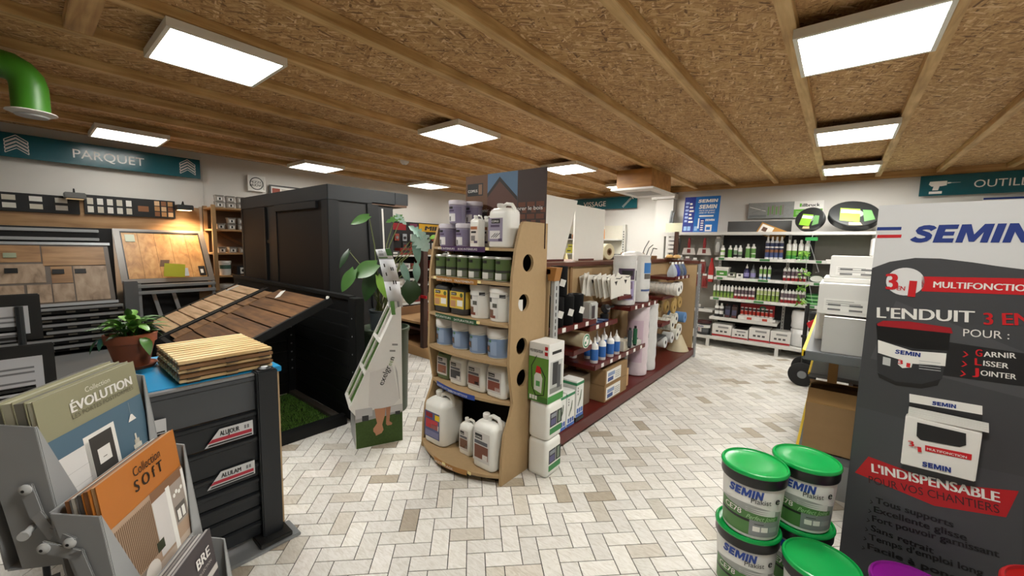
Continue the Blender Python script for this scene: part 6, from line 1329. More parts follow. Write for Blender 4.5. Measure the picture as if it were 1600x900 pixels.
for k in range(3):
    c = catalogue('door_catalogue', f'{["first","second","last"][k]} plain sage catalogue behind the front Évolution catalogue', 'catalogue', .005, .325, .0125+.0215*k, 1.2805+.0008*k, .34, .021, M('#9a987c', .6), lambda m, w, h: flat(m, .01, .05, -.02, -.01, -.001, SAGE), PGS if k % 2 else M('#77756a', .7), 'sage catalogues in the top tray')
OCH = M('#b06a28', .5, 0, .04)
def art_soft(m, w, h):
    y = -.0008; F = lambda x0, x1, z0, z1, mt, l=1: flat(m, x0*w, x1*w, -h+z0*h, -h+z1*h, y-.0005*l, mt)
    F(.02, 1, 0, .66, M('#a9907a', .5)); 
    for k in range(24): F(.02+.02*k, .03+.02*k, .18, .62, M('#6d5238', .5), 2)
    F(.5, .98, .58, .66, M('#7d5a40', .5), 2); F(.5, .72, .12, .58, M('#cfcbc8', .5), 3); F(.70, .76, .05, .6, WHITE, 4); F(.76, .96, .22, .58, M('#9a8f86', .5), 3); F(.96, 1.0, .1, .64, WHITE, 4); F(.78, .94, .24, .38, M('#5a5450', .5), 4); F(.80, .85, .25, .34, WHITE, 5); F(.87, .92, .25, .34, WHITE, 5)
    for k in range(4): m.lathe([(0,0), (.006,0)], WHITE, ((.8+.04*k)*w, y-.003, -h+(.48+.02*(k % 2))*h), 10, (0,-1,0))
    F(.02, 1, 0, .10, M('#b9a898', .5), 3); F(.05, .3, .02, .17, M('#8a8076', .5), 4); m.lathe([(0,0), (.03,0)], M('#d6cfc6', .5), (.35*w, y-.004, -h+.1*h), 16, (0,-1,0)); F(.46, .56, .18, .26, M('#2c3320', .5), 4)
    m.text('Collection', (.38*w, y, -h+.87*h), X_, Z_, M('#2a1c10', .5), w=.36*w, h=.026, bold=.0, lift=.001); m.text('S O f T', (.36*w, y, -h+.755*h), X_, Z_, M('#2a1c10', .5), w=.38*w, h=.032, bold=.02, lift=.001)
catalogue('door_catalogue', 'front orange catalogue titled Collection Soft in the middle tray', 'catalogue', -.03, .295, -.127+.0, 1.085, .34, .01, OCH, art_soft, M('#b9946a', .6), None)
for k in range(4): catalogue('door_catalogue', f'{ORD[k]} worn brown-edged catalogue behind the orange Soft catalogue', 'catalogue', -.034, .29-.01*(k % 2), -.1155+.0115*k, 1.08-.006*k-.0*k, .33, .011, (OCH, M('#6a6460', .6))[k > 1], lambda m, w, h: flat(m, .01, .05, -.02, -.01, -.001, OCH), (M('#8a5a34', .6), M('#55504c', .6), M('#c9c3b8', .6))[k % 3], 'catalogues in the middle tray')
def art_bre(m, w, h):
    y = -.0008; m.text('BRE', (.92*w, y, -h+.8*h), X_, Z_, WHITE, h=.03, bold=.02, align='r', lift=.001); flat(m, .5*w, w, -h+.60*h, -h+.66*h, y-.0005, M('#bdb9b4', .5)); m.text('COLLECTION', (.92*w, y, -h+.73*h), X_, Z_, M('#b9b2ac', .5), h=.009, align='r', lift=.001)
catalogue('door_catalogue', 'front charcoal catalogue ending in BRE, lowest tray', 'catalogue', -.115, .295, -.247, .815, .32, .01, M('#3a3438', .5, 0, .03), art_bre, M('#8f8c8a', .6), None)
for k in range(3): catalogue('door_catalogue', f'{ORD[k]} pale-edged catalogue behind the charcoal catalogue, lowest tray', 'catalogue', -.115, .285, -.235+.0125*k, .81-.004*k, .31, .011, M('#4a4548', .6), lambda m, w, h: flat(m, .01, .05, -.02, -.01, -.001, MIDGREY), (M('#a9a6a2', .6), M('#77736f', .6))[k % 2], 'catalogues in the lowest tray')
# ================================================================ exelgreen pocket display
P0e = Vector((-2.883, 1.601, 0)); de = Vector((.39, .92, 0)).normalized(); RZE = math.atan2(de.y, de.x)
t = thing('grass_sample_display', 'white floor display of turf samples reading exelgreen with a barefoot photo', 'display stand', P0e, RZE)
# local: x along the graphic side, -y faces the aisle, +y width
EW = .34; side = [(0,0), (.373,0), (.365,1.13), (.325,1.13), (-.045,.345), (0,.28)]
for y in (0, EW): MB().prism([(a, y-.006, b) for a, b in side], (0,.012,0), M('#ecece9', .45)).build('side_panel', t)
MB().prism([(0,0,0), (.003,0,0), (.003,0,.29), (0,0,.29)], (0,EW,0), M('#b9bcbd', .35)).build('front_panel', t); MB().prism([(-.045,0,.345), (0,0,.28), (.004,0,.284), (-.04,0,.348)], (0,EW,0), WHITE).build('front_lip', t)
MB().box(.36, .366, .006, EW-.006, 0, 1.12, WHITE).build('back_panel', t); MB().box(.32, .366, .0, EW, 1.12, 1.135, WHITE).build('top_panel', t)
a, b = Vector((-.045,0,.345)), Vector((.325,0,1.13)); dd = b-a; nn = Vector((-dd.z,0,dd.x)).normalized()
MB().prism([a-nn*.03, b-nn*.03, b-nn*.034, a-nn*.034], (0,EW,0), M('#cfcfcd', .5)).build('sloped_back', t)
def sbar(f0, f1, y0, y1, nm, mt=WHITE, lo=-.03, hi=.0): 
    p, q = a+dd*f0, a+dd*f1; return MB().prism([p+nn*lo, q+nn*lo, q+nn*hi, p+nn*hi], (0,y1-y0,0), mt).build(nm, t, .001)
o_ = None
for f in (.0, .32, .64, .97):
    o = sbar(f, f+.03, 0, EW, 'pocket_rail'); o.location.y = 0
for y in (0, EW/2-.008, EW-.016): o = sbar(0, 1, 0, .016, 'pocket_rail'); o.location.y = y
rg = random.Random(4)
for i in range(3):
    for j in range(2):
        if i == 2 and j == 0: 
            o = sbar(.66, .96, 0, .14, 'sample_card', PAPER, -.028, -.02); o.location.y = .012; o2 = sbar(.72, .8, 0, .05, 'sample_card', DARKMETAL, -.02, -.018); o2.location.y = .03; continue
        m = MB(); y0 = .018+j*.163
        p, q = a+dd*(.03+.32*i), a+dd*(.31+.32*i); m.prism([p-nn*.028, q-nn*.028, q-nn*.018, p-nn*.018], (0,.14,0), M('#33501f', .9))
        for k in range(800):
            c = p+(q-p)*rg.random()-nn*.018+Vector((0,rg.uniform(0,.14),0)); h = rg.uniform(.008,.016); l = Vector((rg.uniform(-.005,.005), rg.uniform(-.005,.005), 0)); m.add([c+Vector((0,.0015,0)), c-Vector((0,.0015,0)), c+nn*h+l], [(0,1,2)], GA if k % 2 else M('#6b8a45', .8))
        o = m.build('turf_sample', t, recalc=False); o.location.y = y0
m = MB(); E = lambda pts, mt, l=1: m.poly([(x_, -.0065-.0005*l, z_) for x_, z_ in pts], mt)
E([(.004,.002), (.369,.002), (.369,.25), (.0,.22)], M('#42572f', .8, 0, .25, .2, 60)); E([(.0,.22), (.369,.25), (.369,.32), (0,.30)], M('#9a9b9c', .5), 1)
E([(.0,.25), (.13,.26), (.13,.33), (0,.33)], M('#b9babc', .5), 2); E([(.27,.26), (.369,.26), (.369,.32), (.27,.31)], M('#c9cacb', .5), 2); E([(.05,.225), (.1,.225), (.1,.27), (.05,.27)], M('#26272a', .5), 3); E([(.31,.235), (.35,.235), (.35,.265), (.31,.265)], M('#26272a', .5), 3)
SK = M('#b98463', .55, 0, .03)
E([(.145,.32), (.235,.32), (.225,.24), (.205,.17), (.215,.125), (.20,.10), (.155,.085), (.15,.105), (.135,.125), (.135,.15), (.165,.19), (.155,.24)], SK, 4); E([(.235,.32), (.275,.32), (.268,.25), (.262,.19), (.285,.17), (.28,.155), (.245,.155), (.235,.17), (.238,.24)], M('#a87556', .55), 4)
E([(.10,.345), (.115,.62), (.29,.66), (.345,.37), (.29,.315), (.20,.31), (.14,.315)], M('#dedddb', .6, 0, .03, .5, 60), 5); E([(.31,.66), (.33,.60), (.35,.36), (.345,.37)], M('#b9b9b8', .6), 5)
m.text('exelgr', (.215,-.0095,.50), Vector((.39,0,.92)).normalized(), Vector((-.92,0,.39)).normalized(), INK, w=.165, bold=.012); m.text('ee', Vector((.215,-.0095,.50))+Vector((.39,0,.92)).normalized()*.168, Vector((.39,0,.92)).normalized(), Vector((-.92,0,.39)).normalized(), M('#8aa06a', .5), w=.045); m.text('n', Vector((.215,-.0095,.50))+Vector((.39,0,.92)).normalized()*.217, Vector((.39,0,.92)).normalized(), Vector((-.92,0,.39)).normalized(), INK, w=.025, bold=.012)
for px_, pz in ((.29,.84), (.27,.79), (.16,.52), (.14,.47)): E([(px_,pz), (px_+.045,pz-.005), (px_+.045,pz-.02), (px_,pz-.015)], M('#8f8f8e', .6), 2)
m.build('printed_side', t, recalc=False)
# curved header card
m = MB(); cs = [at(x, y, X=-2.78) for x, y in ((608,480), (600,440), (592,405), (587,390))]; cr = [at(x, y, X=-2.78) for x, y in ((629,480), (624,440), (615,405), (609,388))]
inv = Matrix.Rotation(-RZE, 3, 'Z')
L1 = [inv @ (p-P0e) for p in cs]; L2 = [inv @ (p-P0e) for p in cr]
for k in range(3): m.add([L1[k], L2[k], L2[k+1], L1[k+1]], [(0,1,2,3)], M('#d2d5da', .45), True)
hc = m.build('header_card', t); sm = hc.modifiers.new('thickness', 'SOLIDIFY'); sm.thickness = .004
m = MB()
def mixp(u, v): 
    k = min(2, int(v*3)); f = v*3-k; l = L1[k].lerp(L1[k+1], f); r = L2[k].lerp(L2[k+1], f); return l.lerp(r, u)
off = (L2[0]-L1[0]).cross(L1[3]-L1[0]).normalized()*.005
if off.y > 0: off = -off
pkk = []
def hp(u0, u1, v0, v1, mt):
    pkk.append(m.mark()); m.add([mixp(u0,v0)+off, mixp(u1,v0)+off, mixp(u1,v1)+off, mixp(u0,v1)+off], [(0,1,2,3)], mt)
hp(.62, 1, .78, 1.0, M('#3a6a35', .5)); hp(.0, .6, .70, .74, M('#5a7a4a', .5))
for v in (.9, .84, .8, .94): hp(.1, .4, v, v+.015, INK)
for u, v in ((.6,.5), (.72,.5), (.55,.3), (.7,.3), (.2,.55), (.2,.42), (.25,.22)): hp(u, u+.08, v, v+.05, INK)
build_each(m, 'print', hc, pkk, recalc=False)
for k in range(3): MB().obox(inv @ (at(612+4*k, 492, X=-2.76)-P0e), (.03,0,0), (.005,.01,0), (-.012,0,.11), (M('#5a8a45', .5), M('#c9cacb', .4), M('#7a7d80', .4))[k]).build('leaflet', t)
# ================================================================ tall green planter with monstera
PC = Vector((-3.42, 2.23, 0)); t = thing('tall_planter', 'tall round olive green planter behind the exelgreen display', 'planter', PC)
MB().lathe([(0,0), (.205,0), (.21,.01), (.225,.80), (.235,.80), (.235,.83), (.218,.835), (.205,.80), (.19,.60), (0,.60)], M('#3d4a38', .5, 0, .04), (0,0,0), 40).build('planter', t, angle=50)
MB().lathe([(0,.785), (.208,.78)], M('#5a615f', .6), (0,0,0), 32).build('insert_tray', t)
t = thing('monstera_plant', 'tall monstera with large split leaves in a grey metal pot on the planter', 'plant', (PC.x-.04, PC.y-.03, .786))
MB().lathe([(0,0), (.085,0), (.098,.20), (.105,.203), (.105,.215), (.095,.215), (.09,.19), (0,.19)], M('#4f5759', .35, .5), (0,0,0), 28).build('pot', t, angle=50); MB().lathe([(0,.2), (.093,.195)], M('#2a1c12', .95), (0,0,0), 20).build('soil', t)
TB = Vector(t.location); nd = Vector((-.81, .586, 0))
def LP(x, y, off=0.): return atp(x, y, TB, nd)+nd*off-TB
MG = [M('#274a20', .35, 0, .2), M('#40692f', .35, 0, .2), M('#1a361b', .35, 0, .2), M('#839a8f', .4, 0, .25), M('#5d7c6e', .4, 0, .25), M('#6f9a3a', .4, 0, .15)]
vw = (EYEP-TB).normalized(); stm = MB(); leaves = [  # base px, tip px, half width px, colour, depth offset, split
 ((577,338), (550,350), 9, 1, -.05, False), ((545,392), (530,418), 7, 2, 0, False), ((590,412), (553,430), 17, 1, -.12, False), ((584,424), (573,468), 15, 0, -.10, False), ((556,420), (538,452), 12, 1, -.15, False), ((592,430), (606,462), 10, 5, -.12, False),
 ((628,338), (603,346), 9, 1, .05, True), ((618,336), (635,350), 8, 3, .05, True), ((664,372), (640,352), 14, 4, 0, True), ((650,366), (668,392), 22, 3, -.02, True), ((648,376), (655,412), 9, 4, 0, False), ((672,372), (682,368), 5, 5, 0, False),
 ((642,440), (641,474), 22, 2, -.05, False), ((628,412), (640,445), 8, 4, .0, False), ((650,412), (652,442), 9, 4, .02, False)]
for i, (b, tp, hw, ci, off, spl) in enumerate(leaves):
    B, T_ = LP(*b, off), LP(*tp, off-.05); L_ = (T_-B).length; d = T_-B
    m = MB(); leaf(m, B, d, vw+Vector((random.uniform(-.4,.4), random.uniform(-.3,.3), .35)), L_, hw/185, MG[ci], .18, .12, spl, 10); m.build('leaf', t, recalc=False)
    mid = Vector((B.x*.45, B.y*.45, max(.25, B.z*.75))); stm.tube([(random.uniform(-.03,.03), random.uniform(-.03,.03), .19), mid, B], [.006,.005,.003], M('#5f6a3a', .5), 6)
stm.build('petiole', t); MB().tube([(.02,.02,.15), LP(600,385,.02), LP(597,326,.02)], .008, WHITE, 8).build('support_cane', t)
# ================================================================ parquet wall on the left
OAK = wood('warm_oak_boards', [(.2, '#9a6a3a'), (.5, '#c59458'), (.8, '#d9ad72')], 'Z', 16, 9, .45); OAKY = wood('oak_strip', [(.2, '#8a6440'), (.5, '#b08a60'), (.8, '#c3a078')], 'Y', 16, 12, .5)
GOAK = wood('grey_oak', [(.2, '#776450'), (.5, '#a8917a'), (.8, '#bba68e')], 'Z', 16, 9, .5)
STEEL = M('#a6a9ab', .42, .2); BKP = M('#111214', .55)
t = thing('wood_strip', 'long pale oak strip running along the wall behind the racks', 'wall panel', (0,0,0)); MB().box(WX0+.002, WX0+.02, -.6, 1.70, 1.76, 2.10, OAKY).build('board', t); MB().box(WX0+.002, WX0+.03, 1.70, 1.73, .9, 2.12, M('#b9aa98', .6)).build('end_trim', t)
def chipboard(label, y0, y1, z0, z1, cells):
    t = thing('sample_chart', label, 'sample chart', (WX0+.021, 0, 0)); MB().box(0, .03, y0, y1, z0, z1, BKP).build('board', t, .003)
    m = MB(); sk = []
    for (a, b, c, d, mt) in cells: sk.append(m.mark()); m.box(.0305, .0325, y0+(y1-y0)*a, y0+(y1-y0)*b, z0+(z1-z0)*c, z0+(z1-z0)*d, mt)
    build_each(m, 'sample', t, sk)
CW = [M('#d9d6cc', .5), M('#c9c2b2', .5), M('#e2dfd8', .5)]
chipboard('black chart of pale floor samples only, under the grey clamp lamp', -.6, .50, 1.92, 2.13, [(.46+.18*i, .55+.18*i, .18+.42*j, .45+.42*j, CW[(i+j) % 3]) for i in range(3) for j in range(2)]+[(.05+.14*i, .12+.14*i, .18+.42*j, .45+.42*j, CW[(i+j) % 3]) for i in range(3) for j in range(2)])
wc = [M('#8a5a38', .5), M('#b98a58', .5), M('#d9b48a', .5)]
chipboard('black chart of samples ending in warm wood tones, above the oak strip', .54, 1.42, 1.93, 2.17, [(.03+.10*i, .09+.10*i, .1+.42*j, .42+.42*j, CW[(i+j) % 3]) for i in range(5) for j in range(2)]+[(.56, .68, .3, .6, wc[0])]+[(.75+.08*i, .81+.08*i, .08+.3*j, .33+.3*j, wc[(i+j) % 3]) for i in range(3) for j in range(3)])
def clamp_lamp(label, y, z, lit):
    t = thing('clamp_lamp', label, 'lamp', (WX0+.075, y, z)); MB().box(-.02, .17, -.09, .09, -.02, .05, M('#2a2b2c' if lit else '#5a5a58', .4, .2)).build('head', t, .008); MB().tube([(-.04,0,.06), (.02,0,.10), (.06,0,.05)], .008, BLACK).build('arm', t)
    MB().box(.02, .15, -.07, .07, -.026, -.021, M('#ffd9a0', .5, 0, 0, .5, 1, 6. if lit else .4)).build('bulb_glass', t)
    if lit:
        l = bpy.data.lights.new('lamp_beam', 'SPOT'); l.energy = SPOT_W; l.color = (1., .66, .38); l.spot_size = math.radians(130); l.spot_blend = .8; l.shadow_soft_size = .06
        o = bpy.data.objects.new('lamp_beam', l); COL.objects.link(o); o.parent = t; o.location = (.22, 0, -.05); o.rotation_euler = (0, math.radians(8), 0)
    return t
clamp_lamp('grey clamp lamp over the chart of pale samples', .46, 2.12, False); clamp_lamp('black clamp lamp lighting the oak board rack', 1.50, 2.07, True)
# racks
t = thing('parquet_rack', 'grey steel parquet rack with pull-out drawers under the PARQUET sign', 'rack', (0,0,0))
MB().box(WX0+.02, -7.05, -.6, .74, 0, 1.755, BKP).build('back_box', t)
for z in (1.72, 1.62): MB().box(-7.05, -7.0, -.6, .62, z-.02, z+.015, STEEL).build('top_rail', t, .004)
MB().box(-6.55, -6.43, .74, .86, 0, 1.14, M('#6f7274', .4, .3)).build('post', t, .005)
for k, z in enumerate((.855, .765, .68, .60, .515, .43)):
    y0 = -.35 if k != 3 else .12
    MB().box(-6.60, -6.54, y0, .735, z-.014, z+.014, STEEL).build('drawer_rail', t, .004); MB().box(-7.04, -6.62, -.35, .735, z-.06, z-.03, M('#1b1b1b', .6)).build('drawer', t)
    [MB().box(-6.619, -6.615, y, y+.07, z-.055, z-.035, M('#8a8578', .5)).build('drawer_label', t) for y in (.1, .28, .46, .62)]
MB().box(-7.04, -6.56, -.35, .735, 0, .34, BKP).build('base', t, .004)
def lean(x, y0, y1, z0, z1, dx, mat, parent, nm, th=.02, lift=0.): # board leaning: top at x-dx
    o = Vector((x+lift, y0, z0)); return MB().obox(o, (0,y1-y0,0), (-dx,0,z1-z0), (-th,0,-th*dx/(z1-z0)), mat).build(nm, parent, .002)
t = thing('sample_board', 'tilted board of greyish parquet samples in the drawer rack', 'sample board', (0,0,0))
lean(-6.60, -.30, .68, .91, 1.56, .36, M('#6a6058', .5), t, 'backing', .025)
X0 = -6.60; sl_ = .36/.65
def tile(y0, y1, z0, z1, mat, nm='floor_sample', l=.004): 
    xa = X0-(z0-.91)*sl_+l; xb = X0-(z1-.91)*sl_+l; MB().obox((xa,y0,z0), (0,y1-y0,0), (xb-xa,0,z1-z0), (-.008,0,-.004), mat).build(nm, t, .001)
BO = wood('brown_oak', [(.2, '#75553a'), (.5, '#a37e58'), (.8, '#bd966c')], 'Y', 16, 9, .5)
tile(-.26, .14, 1.36, 1.54, BO); tile(.15, .64, 1.32, 1.53, BO, l=.008); tile(-.26, .16, 1.14, 1.34, GOAK); tile(.02, .19, .93, 1.12, GOAK, l=.008); tile(.20, .36, .93, 1.12, GOAK, l=.008); tile(-.26, .0, .93, 1.12, GOAK); tile(.20, .36, 1.13, 1.31, BO); tile(.37, .64, .93, 1.31, GOAK, l=.008)
for y, z in ((-.12,1.46), (-.12,1.30), (.21,1.28), (.38,1.28)): tile(y, y+.09, z-.05, z, BLACK if z < 1.4 else M('#9aa58a', .5), 'label', .016)
for y0, y1, z0, z1 in ((-.33,-.29,.90,1.57), (-.33,.70,1.55,1.58), (-.33,.70,.885,.915)): tile(y0, y1, z0, z1, STEEL, 'frame', .014)
t = thing('sample_board', 'tilted framed board of warm oak planks lit by a clamp lamp', 'sample board', (0,0,0)); X0 = -6.62; sl_ = .42/.62
def tile(y0, y1, z0, z1, mat, nm='plank', l=.004):
    xa = X0-(z0-1.13)*sl_+l; xb = X0-(z1-1.13)*sl_+l; return MB().obox((xa,y0,z0), (0,y1-y0,0), (xb-xa,0,z1-z0), (-.012,0,-.006), mat).build(nm, t, .001)
for k in range(5): tile(.80+.16*k, .958+.16*k, 1.15, 1.73, OAK)
for y0, y1, z0, z1 in ((.74,.80,1.12,1.76), (1.60,1.66,1.12,1.76), (.80,1.60,1.73,1.76), (.74,1.66,1.10,1.15)): tile(y0, y1, z0, z1, M('#7b7772', .4, .2), 'frame', .016)
for y0, y1, z0, z1 in ((.80,.812,1.15,1.73), (1.588,1.60,1.15,1.73), (.8,1.6,1.715,1.73)): tile(y0, y1, z0, z1, BLACK, 'inner_frame', .012)
tile(.84, .93, 1.60, 1.69, M('#c9d0b8', .5), 'label', .012); tile(1.51, 1.58, 1.17, 1.29, BLACK, 'label', .014); tile(1.525, 1.555, 1.20, 1.25, PAPER, 'label', .02)
t = thing('yellow_leaflets', 'yellow leaflet with white sheets stuck on the oak board', 'leaflets', (-6.56, 1.12, 1.175))
MB().obox((0,0,0), (0,.21,-.02), (-.085,.03,.16), (.004,0,.002), M('#b9b62a', .5)).build('leaflet', t); MB().obox((-.012,.17,-.005), (0,.09,.0), (-.05,.0,.10), (.004,0,.002), PAPER).build('sheet', t); MB().obox((-.07,-.02,.12), (0,.09,.0), (-.05,.02,.08), (.004,0,.002), M('#7a5a40', .6)).build('tag', t)
t = thing('rack_frame', 'grey steel rack frame under the oak board', 'rack', (0,0,0))
MB().box(-7.3, -7.0, .9, 1.68, 0, 1.12, BKP).build('back_box', t)
for z in (1.06, .98): MB().box(-6.62, -6.56, .87, 1.66, z-.02, z+.02, STEEL).build('cross_rail', t, .005)
for y in (1.08, 1.28): MB().obox((-6.6,y,.55), (0,.04,0), (-.25,-.05,.42), (.02,0,0), STEEL).build('bracket', t)
MB().box(-6.64, -6.60, .87, 1.25, .52, .56, STEEL).build('cross_rail', t, .004); MB().box(-7.0, -6.64, .9, 1.66, 0, .4, BKP).build('base', t)
MB().box(-6.7, -6.66, 1.5, 1.9, .6, .95, M('#6a4e30', .7)).build('side_board', t)
for y in (.88, 1.63): MB().box(-7.0, -6.6, y, y+.03, .4, .44, STEEL).build('arm', t); MB().box(-6.64, -6.6, y, y+.03, .44, 1.1, STEEL).build('arm', t)
# wooden shelf with clear tubs
PN = M('#a9855a', .6, 0, .08); t = thing('wooden_shelf', 'pine shelf full of small clear tubs beside the cabin', 'shelving', (0,0,0)); SXF = -6.92
lv = [2.11, 1.80, 1.46, 1.13, .80]
for z in lv: MB().box(WX0+.005, SXF, 1.74, 2.62, z-.025, z, PN).build('shelf', t, .003)
for y in (1.74, 2.6): MB().box(SXF-.02, SXF+.025, y, y+.05, 0, 2.14, PN).build('post', t, .003); MB().box(WX0+.005, WX0+.05, y, y+.05, 0, 2.14, PN).build('post', t, .003)
MB().box(WX0+.002, WX0+.004, 1.79, 2.6, .1, 2.1, M('#5a4a3c', .8)).build('back_sheet', t); MB().obox((WX0+.01,1.85,1.78), (0,.6,-.36), (0,.02,.03), (.02,0,0), M('#6a4e30', .7)).build('brace', t)
CL = M('#a39d94', .25, 0, .1, .6)
tub = thing('clear_tub', 'x', 'tub', (0,0,0), 0, 'small clear tubs on the pine shelf')
MB().loft([(0,.05,.045,.012), (.075,.056,.05,.012)], CL, 3).build('tub', tub); MB().loft([(.073,.06,.054,.014), (.085,.06,.054,.014)], M('#6a655e', .4), 3).build('lid', tub); m = MB(); m.box(.0545, .0565, -.03, .03, .015, .055, PAPER); m.box(.0565, .0572, -.012, .012, .02, .05, INK); m.build('label', tub)
fst = True
for r, (z, lay) in enumerate(((lv[0], 2), (lv[1], 2), (lv[2], 1))):
    for j in range(5):
        for q in range(lay):
            if r == 1 and j == 0 and q: continue
            loc = (SXF-.085, 1.86+.135*j, z+.001+.087*q); lab = f'{["lower" if lay > 1 else "single","upper"][q]} clear tub, {ORD[j]} from the left on the {["top","second","third"][r]} pine shelf board'
            if fst: tub.location = loc; tub['label'] = lab; fst = False
            else: dup(tub, loc, lab)
w_ = pail('white_pot', 'white round pot with green label on the fourth pine shelf', .075, .21, WB2, WHITE, [(-1.2,1.2,.45,.72,M('#4a6a5a', .5),1)], None, wire=False); w_.location = (SXF-.1, 1.90, lv[3]+.001); w_.rotation_euler[2] = 1.4
for k in range(2):
    c = thing('dark_box', f'{["left","right"][k]} dark box with white printed label on the fourth pine shelf', 'box', (SXF-.22, 2.03+.21*k, lv[3]+.001), 0, 'dark boxes on the pine shelf'); MB().box(0, .2, 0, .19, 0, .13, M('#16171a', .5)).build('body', c, .004); m = MB(); m.box(.2005, .2015, .04, .18, .02, .11, PAPER); [m.lathe([(0,0), (.022,0)], INK, (.202,.075+.045*j,.065), 10, (1,0,0)) for j in range(3)]; m.build('label', c, recalc=False)
for k in range(3):
    w_ = pail('white_tub', f'{ORD[k]} white lidded tub from the left on the lowest pine shelf', .085, .2, M('#bdbcb8', .5), M('#c9c8c4', .5), [(-1.0,1.0,.3,.7,M('#8f8e8a', .5),1)], 'white tubs on the lowest pine shelf', wire=False); w_.location = (SXF-.1, 1.90+.185*k, lv[4]+.001); w_.rotation_euler[2] = 1.4
t = thing('cable', 'thin white cable hanging down the wall beside the PARQUET sign', 'cable', (WX0+.02, 1.76, 2.12)); MB().tube([(0,0,0), (.0,.005,.3), (0,-.01,.72)], .005, M('#c9c6c0', .5), 6).build('cable', t)
# black framed notice easel at the left edge
t = thing('notice_stand', 'two black framed notice boards with white printed sheets behind the catalogue stand', 'notice stand', (-2.62, -.52, 0)); NX = 0
def nb(z0, z1, y0, y1, x=0.):
    MB().box(x-.02, x, y0, y1, z0, z1, BLACK).build('panel', t, .004); m = MB(); m.box(x+.0004, x+.0014, y0+.02, y1-.035, z0+.03, z1-.05, M('#c3c5ca', .6)); yy = y1-.06
    for k in range(6): m.box(x+.0016, x+.0022, yy-.12-.03*(k % 3), yy, z1-.10-.02*k, z1-.092-.02*k, M('#77787c', .6)) if k != 2 else None
    m.box(x+.0016, x+.0022, y1-.16, y1-.06, z0+.04, z0+.065, INK); m.build('sheet', t)
nb(1.20, 1.40, .2, .56, -.06); nb(.95, 1.19, .2, .585, -.0)
m = MB(); m.tube([(-.045,.3,0), (-.045,.3,1.35)], .012, DARKMETAL); m.tube([(-.045,.5,0), (-.045,.5,1.35)], .012, DARKMETAL); m.box(-.2, .1, .26, .54, 0, .02, DARKMETAL); m.build('stand', t)
t = thing('grey_plinth', 'low grey display plinth on the floor in front of the parquet drawers', 'plinth', (0,0,0)); MB().box(-6.3, -4.9, -.5, .62, .06, .36, M('#55585a', .5)).build('body', t, .006); MB().box(-6.32, -4.88, -.52, .64, .36, .39, M('#77797a', .5)).build('top', t, .006); MB().box(-6.2, -5.0, -.4, .5, 0, .06, BLACK).build('kick', t)
t = thing('low_bench', 'dark wooden two-board bench below the notice boards, behind the catalogue stand', 'bench', (0,0,0)); BW_ = wood('bench_wood', [(.2, '#3a2818'), (.5, '#6a4c30'), (.8, '#86653f')], 'Y', 18, 9)
MB().box(-2.35, -1.75, -.9, -.13, .56, .60, BW_).build('top_board', t, .004); MB().box(-2.35, -1.75, -.9, -.13, .30, .33, BW_).build('lower_board', t, .004)
for x in (-2.32,-1.79):
    for y in (-.88,-.17): MB().box(x, x+.04, y, y+.03, 0, .56, BLACK).build('leg', t)
# ================================================================ background between cabin and sales stand
t = thing('tool_wall', 'black tool display wall with red and yellow headers beyond the monstera', 'display wall', (0,0,0))
MB().box(WX0, WX0+.04, 3.4, 7.6, .9, 2.12, M('#141415', .6)).build('panel', t)
m = MB(); x = WX0+.045; hk = []; B = lambda y0, y1, z0, z1, mt: (hk.append(m.mark()), m.box(x-.004, x+.004, y0, y1, z0, z1, mt))
B(5.65, 6.7, 1.93, 2.10, M('#c99a1c', .5)); m.text('MIRKA', (x+.004, 5.80, 1.96), Y_, Z_, INK, w=.8, h=.10, bold=.05, shear=.2); B(4.85, 5.3, 1.94, 2.08, M('#8a1420', .5)); B(4.6, 4.78, 1.95, 2.08, M('#c99a1c', .5)); B(5.4, 5.6, 1.95, 2.09, M('#6a2a44', .5))
build_each(m, 'header', t, hk, recalc=False)
rg = random.Random(8); k = 0; nk = {}; ORDX = ORD+['fifteenth','sixteenth','seventeenth','eighteenth','nineteenth','twentieth','twenty-first','twenty-second','twenty-third','twenty-fourth','twenty-fifth','twenty-sixth','twenty-seventh','twenty-eighth','twenty-ninth','thirtieth']
for z in (1.86, 1.68):
    for y in [3.6+.2*i for i in range(18)]:
        if rg.random() < .08: continue
        w, h = rg.uniform(.09,.14), rg.uniform(.12,.16); c = rg.choice((PAPER, PAPER, M('#3a3a3c', .5), M('#8a3a2c', .5), M('#9aa0a6', .5)))
        o = thing('blister_pack', f'hanging pack {ORD[min(13, k % 14)]} along the {"upper" if z > 1.75 else "lower"} row of the black tool wall', 'blister pack', (WX0+.05, y, z-h), 0, 'small packs hung on the black tool wall'); nk[z] = nk.get(z, 0)+1; o['label'] = f'{ORDX[nk[z]-1]} card pack from the cabin end, {"upper" if z > 1.75 else "lower"} row of the black tool wall'; k += 1
        MB().box(0, .03, 0, w, 0, h, c).build('card', o, .003); MB().lathe([(0,0), (.035,0), (.03,.012), (0,.012)], rg.choice((INK, M('#7a2a22', .5), MIDGREY)), (.03,w/2,h*.45), 12, (1,0,0)).build('tool', o)
t = thing('goods_shelving', 'white shelves of boxed goods below the black tool wall', 'shelving', (0,0,0))
for z in (1.42, 1.12, .80, .42, .10): MB().box(WX0+.04, -6.85, 3.4, 7.6, z-.03, z, SHW).build('shelf', t, .003)
MB().box(WX0+.0, WX0+.035, 3.4, 7.6, 0, .88, M('#3a2620', .6)).build('back', t)
for y in (3.4, 5.5, 7.55): MB().box(WX0+.045, -6.87, y, y+.04, 0, 1.39, M('#5a3424', .6)).build('divider', t)
k = 0
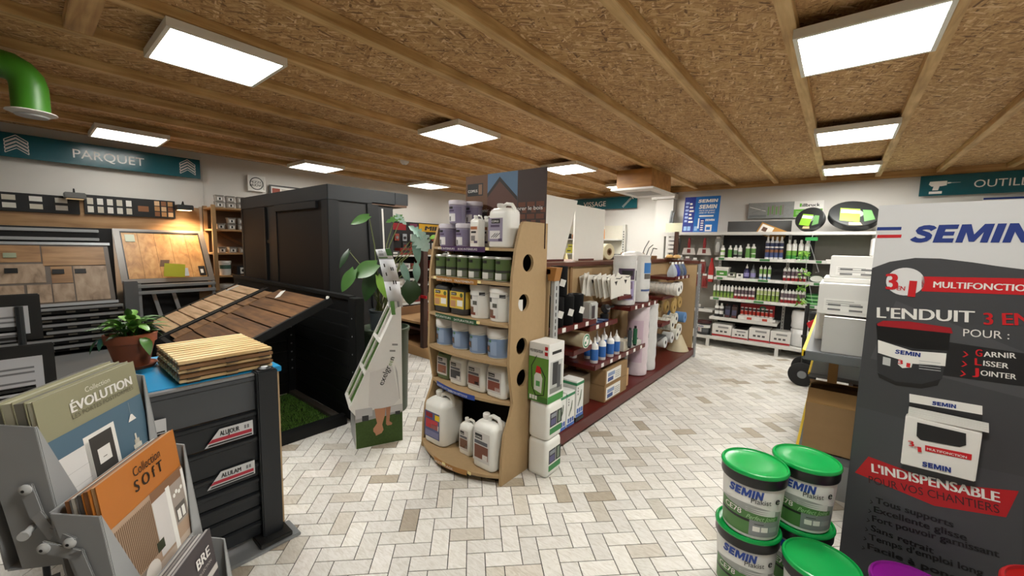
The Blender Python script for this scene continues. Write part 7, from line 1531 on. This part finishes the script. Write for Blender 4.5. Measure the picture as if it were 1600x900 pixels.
for z, hm in ((1.421,.16), (1.121,.2), (.801,.22), (.421,.22)):
    y = 3.7; j = 0
    while y < 7.3:
        w, h = rg.uniform(.12,.3), rg.uniform(.5,1)*hm
        if not (5.46 < y+w and y < 5.56) and y+w < 7.5:
            c = rg.choice((PAPER, M('#c9c3b8', .5), M('#a8541f', .5), M('#7a2018', .5), M('#4a4a4c', .5), KRAFT, M('#d9d9d6', .5)))
            j += 1; o = carton('boxed_goods', f'{ORDX[j-1]} box from the cabin end on the {["top","second","third","fourth"][k]} white shelf under the tool wall', 'box', (-7.15, y, z), .2, w, h, c, 0, 'boxed goods on the far left shelves', lambda m, w, d, h: m.box(w+.0004, w+.0012, d*.2, d*.8, h*.3, h*.7, rg.choice((INK, PAPER, M('#8a8a8a', .5)))))
        y += w+.02
    k += 1
t = thing('beige_gondola', 'beige-based gondola end with a dark brown post, beyond the planter', 'shelving', (0,0,0)); BG = M('#b08a5c', .65)
MB().box(-5.5, -4.36, 3.62, 6.2, 0, .14, BG).build('base', t, .006); MB().box(-5.5, -4.45, 3.7, 6.2, .455, .49, BG).build('shelf', t, .004); MB().box(-5.5, -4.5, 3.75, 6.2, .345, .385, M('#5a2a20', .6)).build('shelf', t, .004); 
MB().box(-4.66, -4.58, 3.62, 3.7, .14, 1.62, M('#3a2218', .6)).build('post', t, .004); MB().box(-5.5, -5.46, 3.7, 6.2, .14, .62, M('#7a5a3c', .6)).build('back_panel', t); MB().box(-4.62, -4.50, 3.60, 3.617, .88, .92, RED).build('red_tag', t)
t = thing('paper_roll', 'brown kraft paper roll standing on the beige gondola base', 'roll', (-4.72, 3.86, .141)); MB().lathe([(.03,0), (.10,0), (.105,.005), (.105,.195), (.10,.2), (.03,.2), (.03,0)], M('#a17a4c', .7), (0,0,0), 28).build('roll', t); MB().lathe([(.028,-.0), (.04,.0), (.04,.202), (.028,.202)], M('#5a4026', .7), (0,0,0), 18).build('core', t)
k = 0
for z, hm in ((.491,.2),):
    y = 3.85; j = 0
    while y < 5.6:
        w, h = rg.uniform(.1,.22), rg.uniform(.4,1)*hm; c = rg.choice((PAPER, M('#b8b2a8', .5), M('#8a2a20', .5), M('#5a4a40', .5), KRAFT, M('#a85a20', .5)))
        j += 1; carton('boxed_goods', f'{ORDX[j-1]} box from the brown post on the upper shelf of the beige gondola', 'box', (-4.9, y, z), .24, w, h, c, 0, 'boxed goods on the beige gondola', lambda m, w, d, h: m.box(w+.0004, w+.0012, d*.2, d*.8, h*.3, h*.7, rg.choice((INK, PAPER)))); y += w+.02
    k += 1
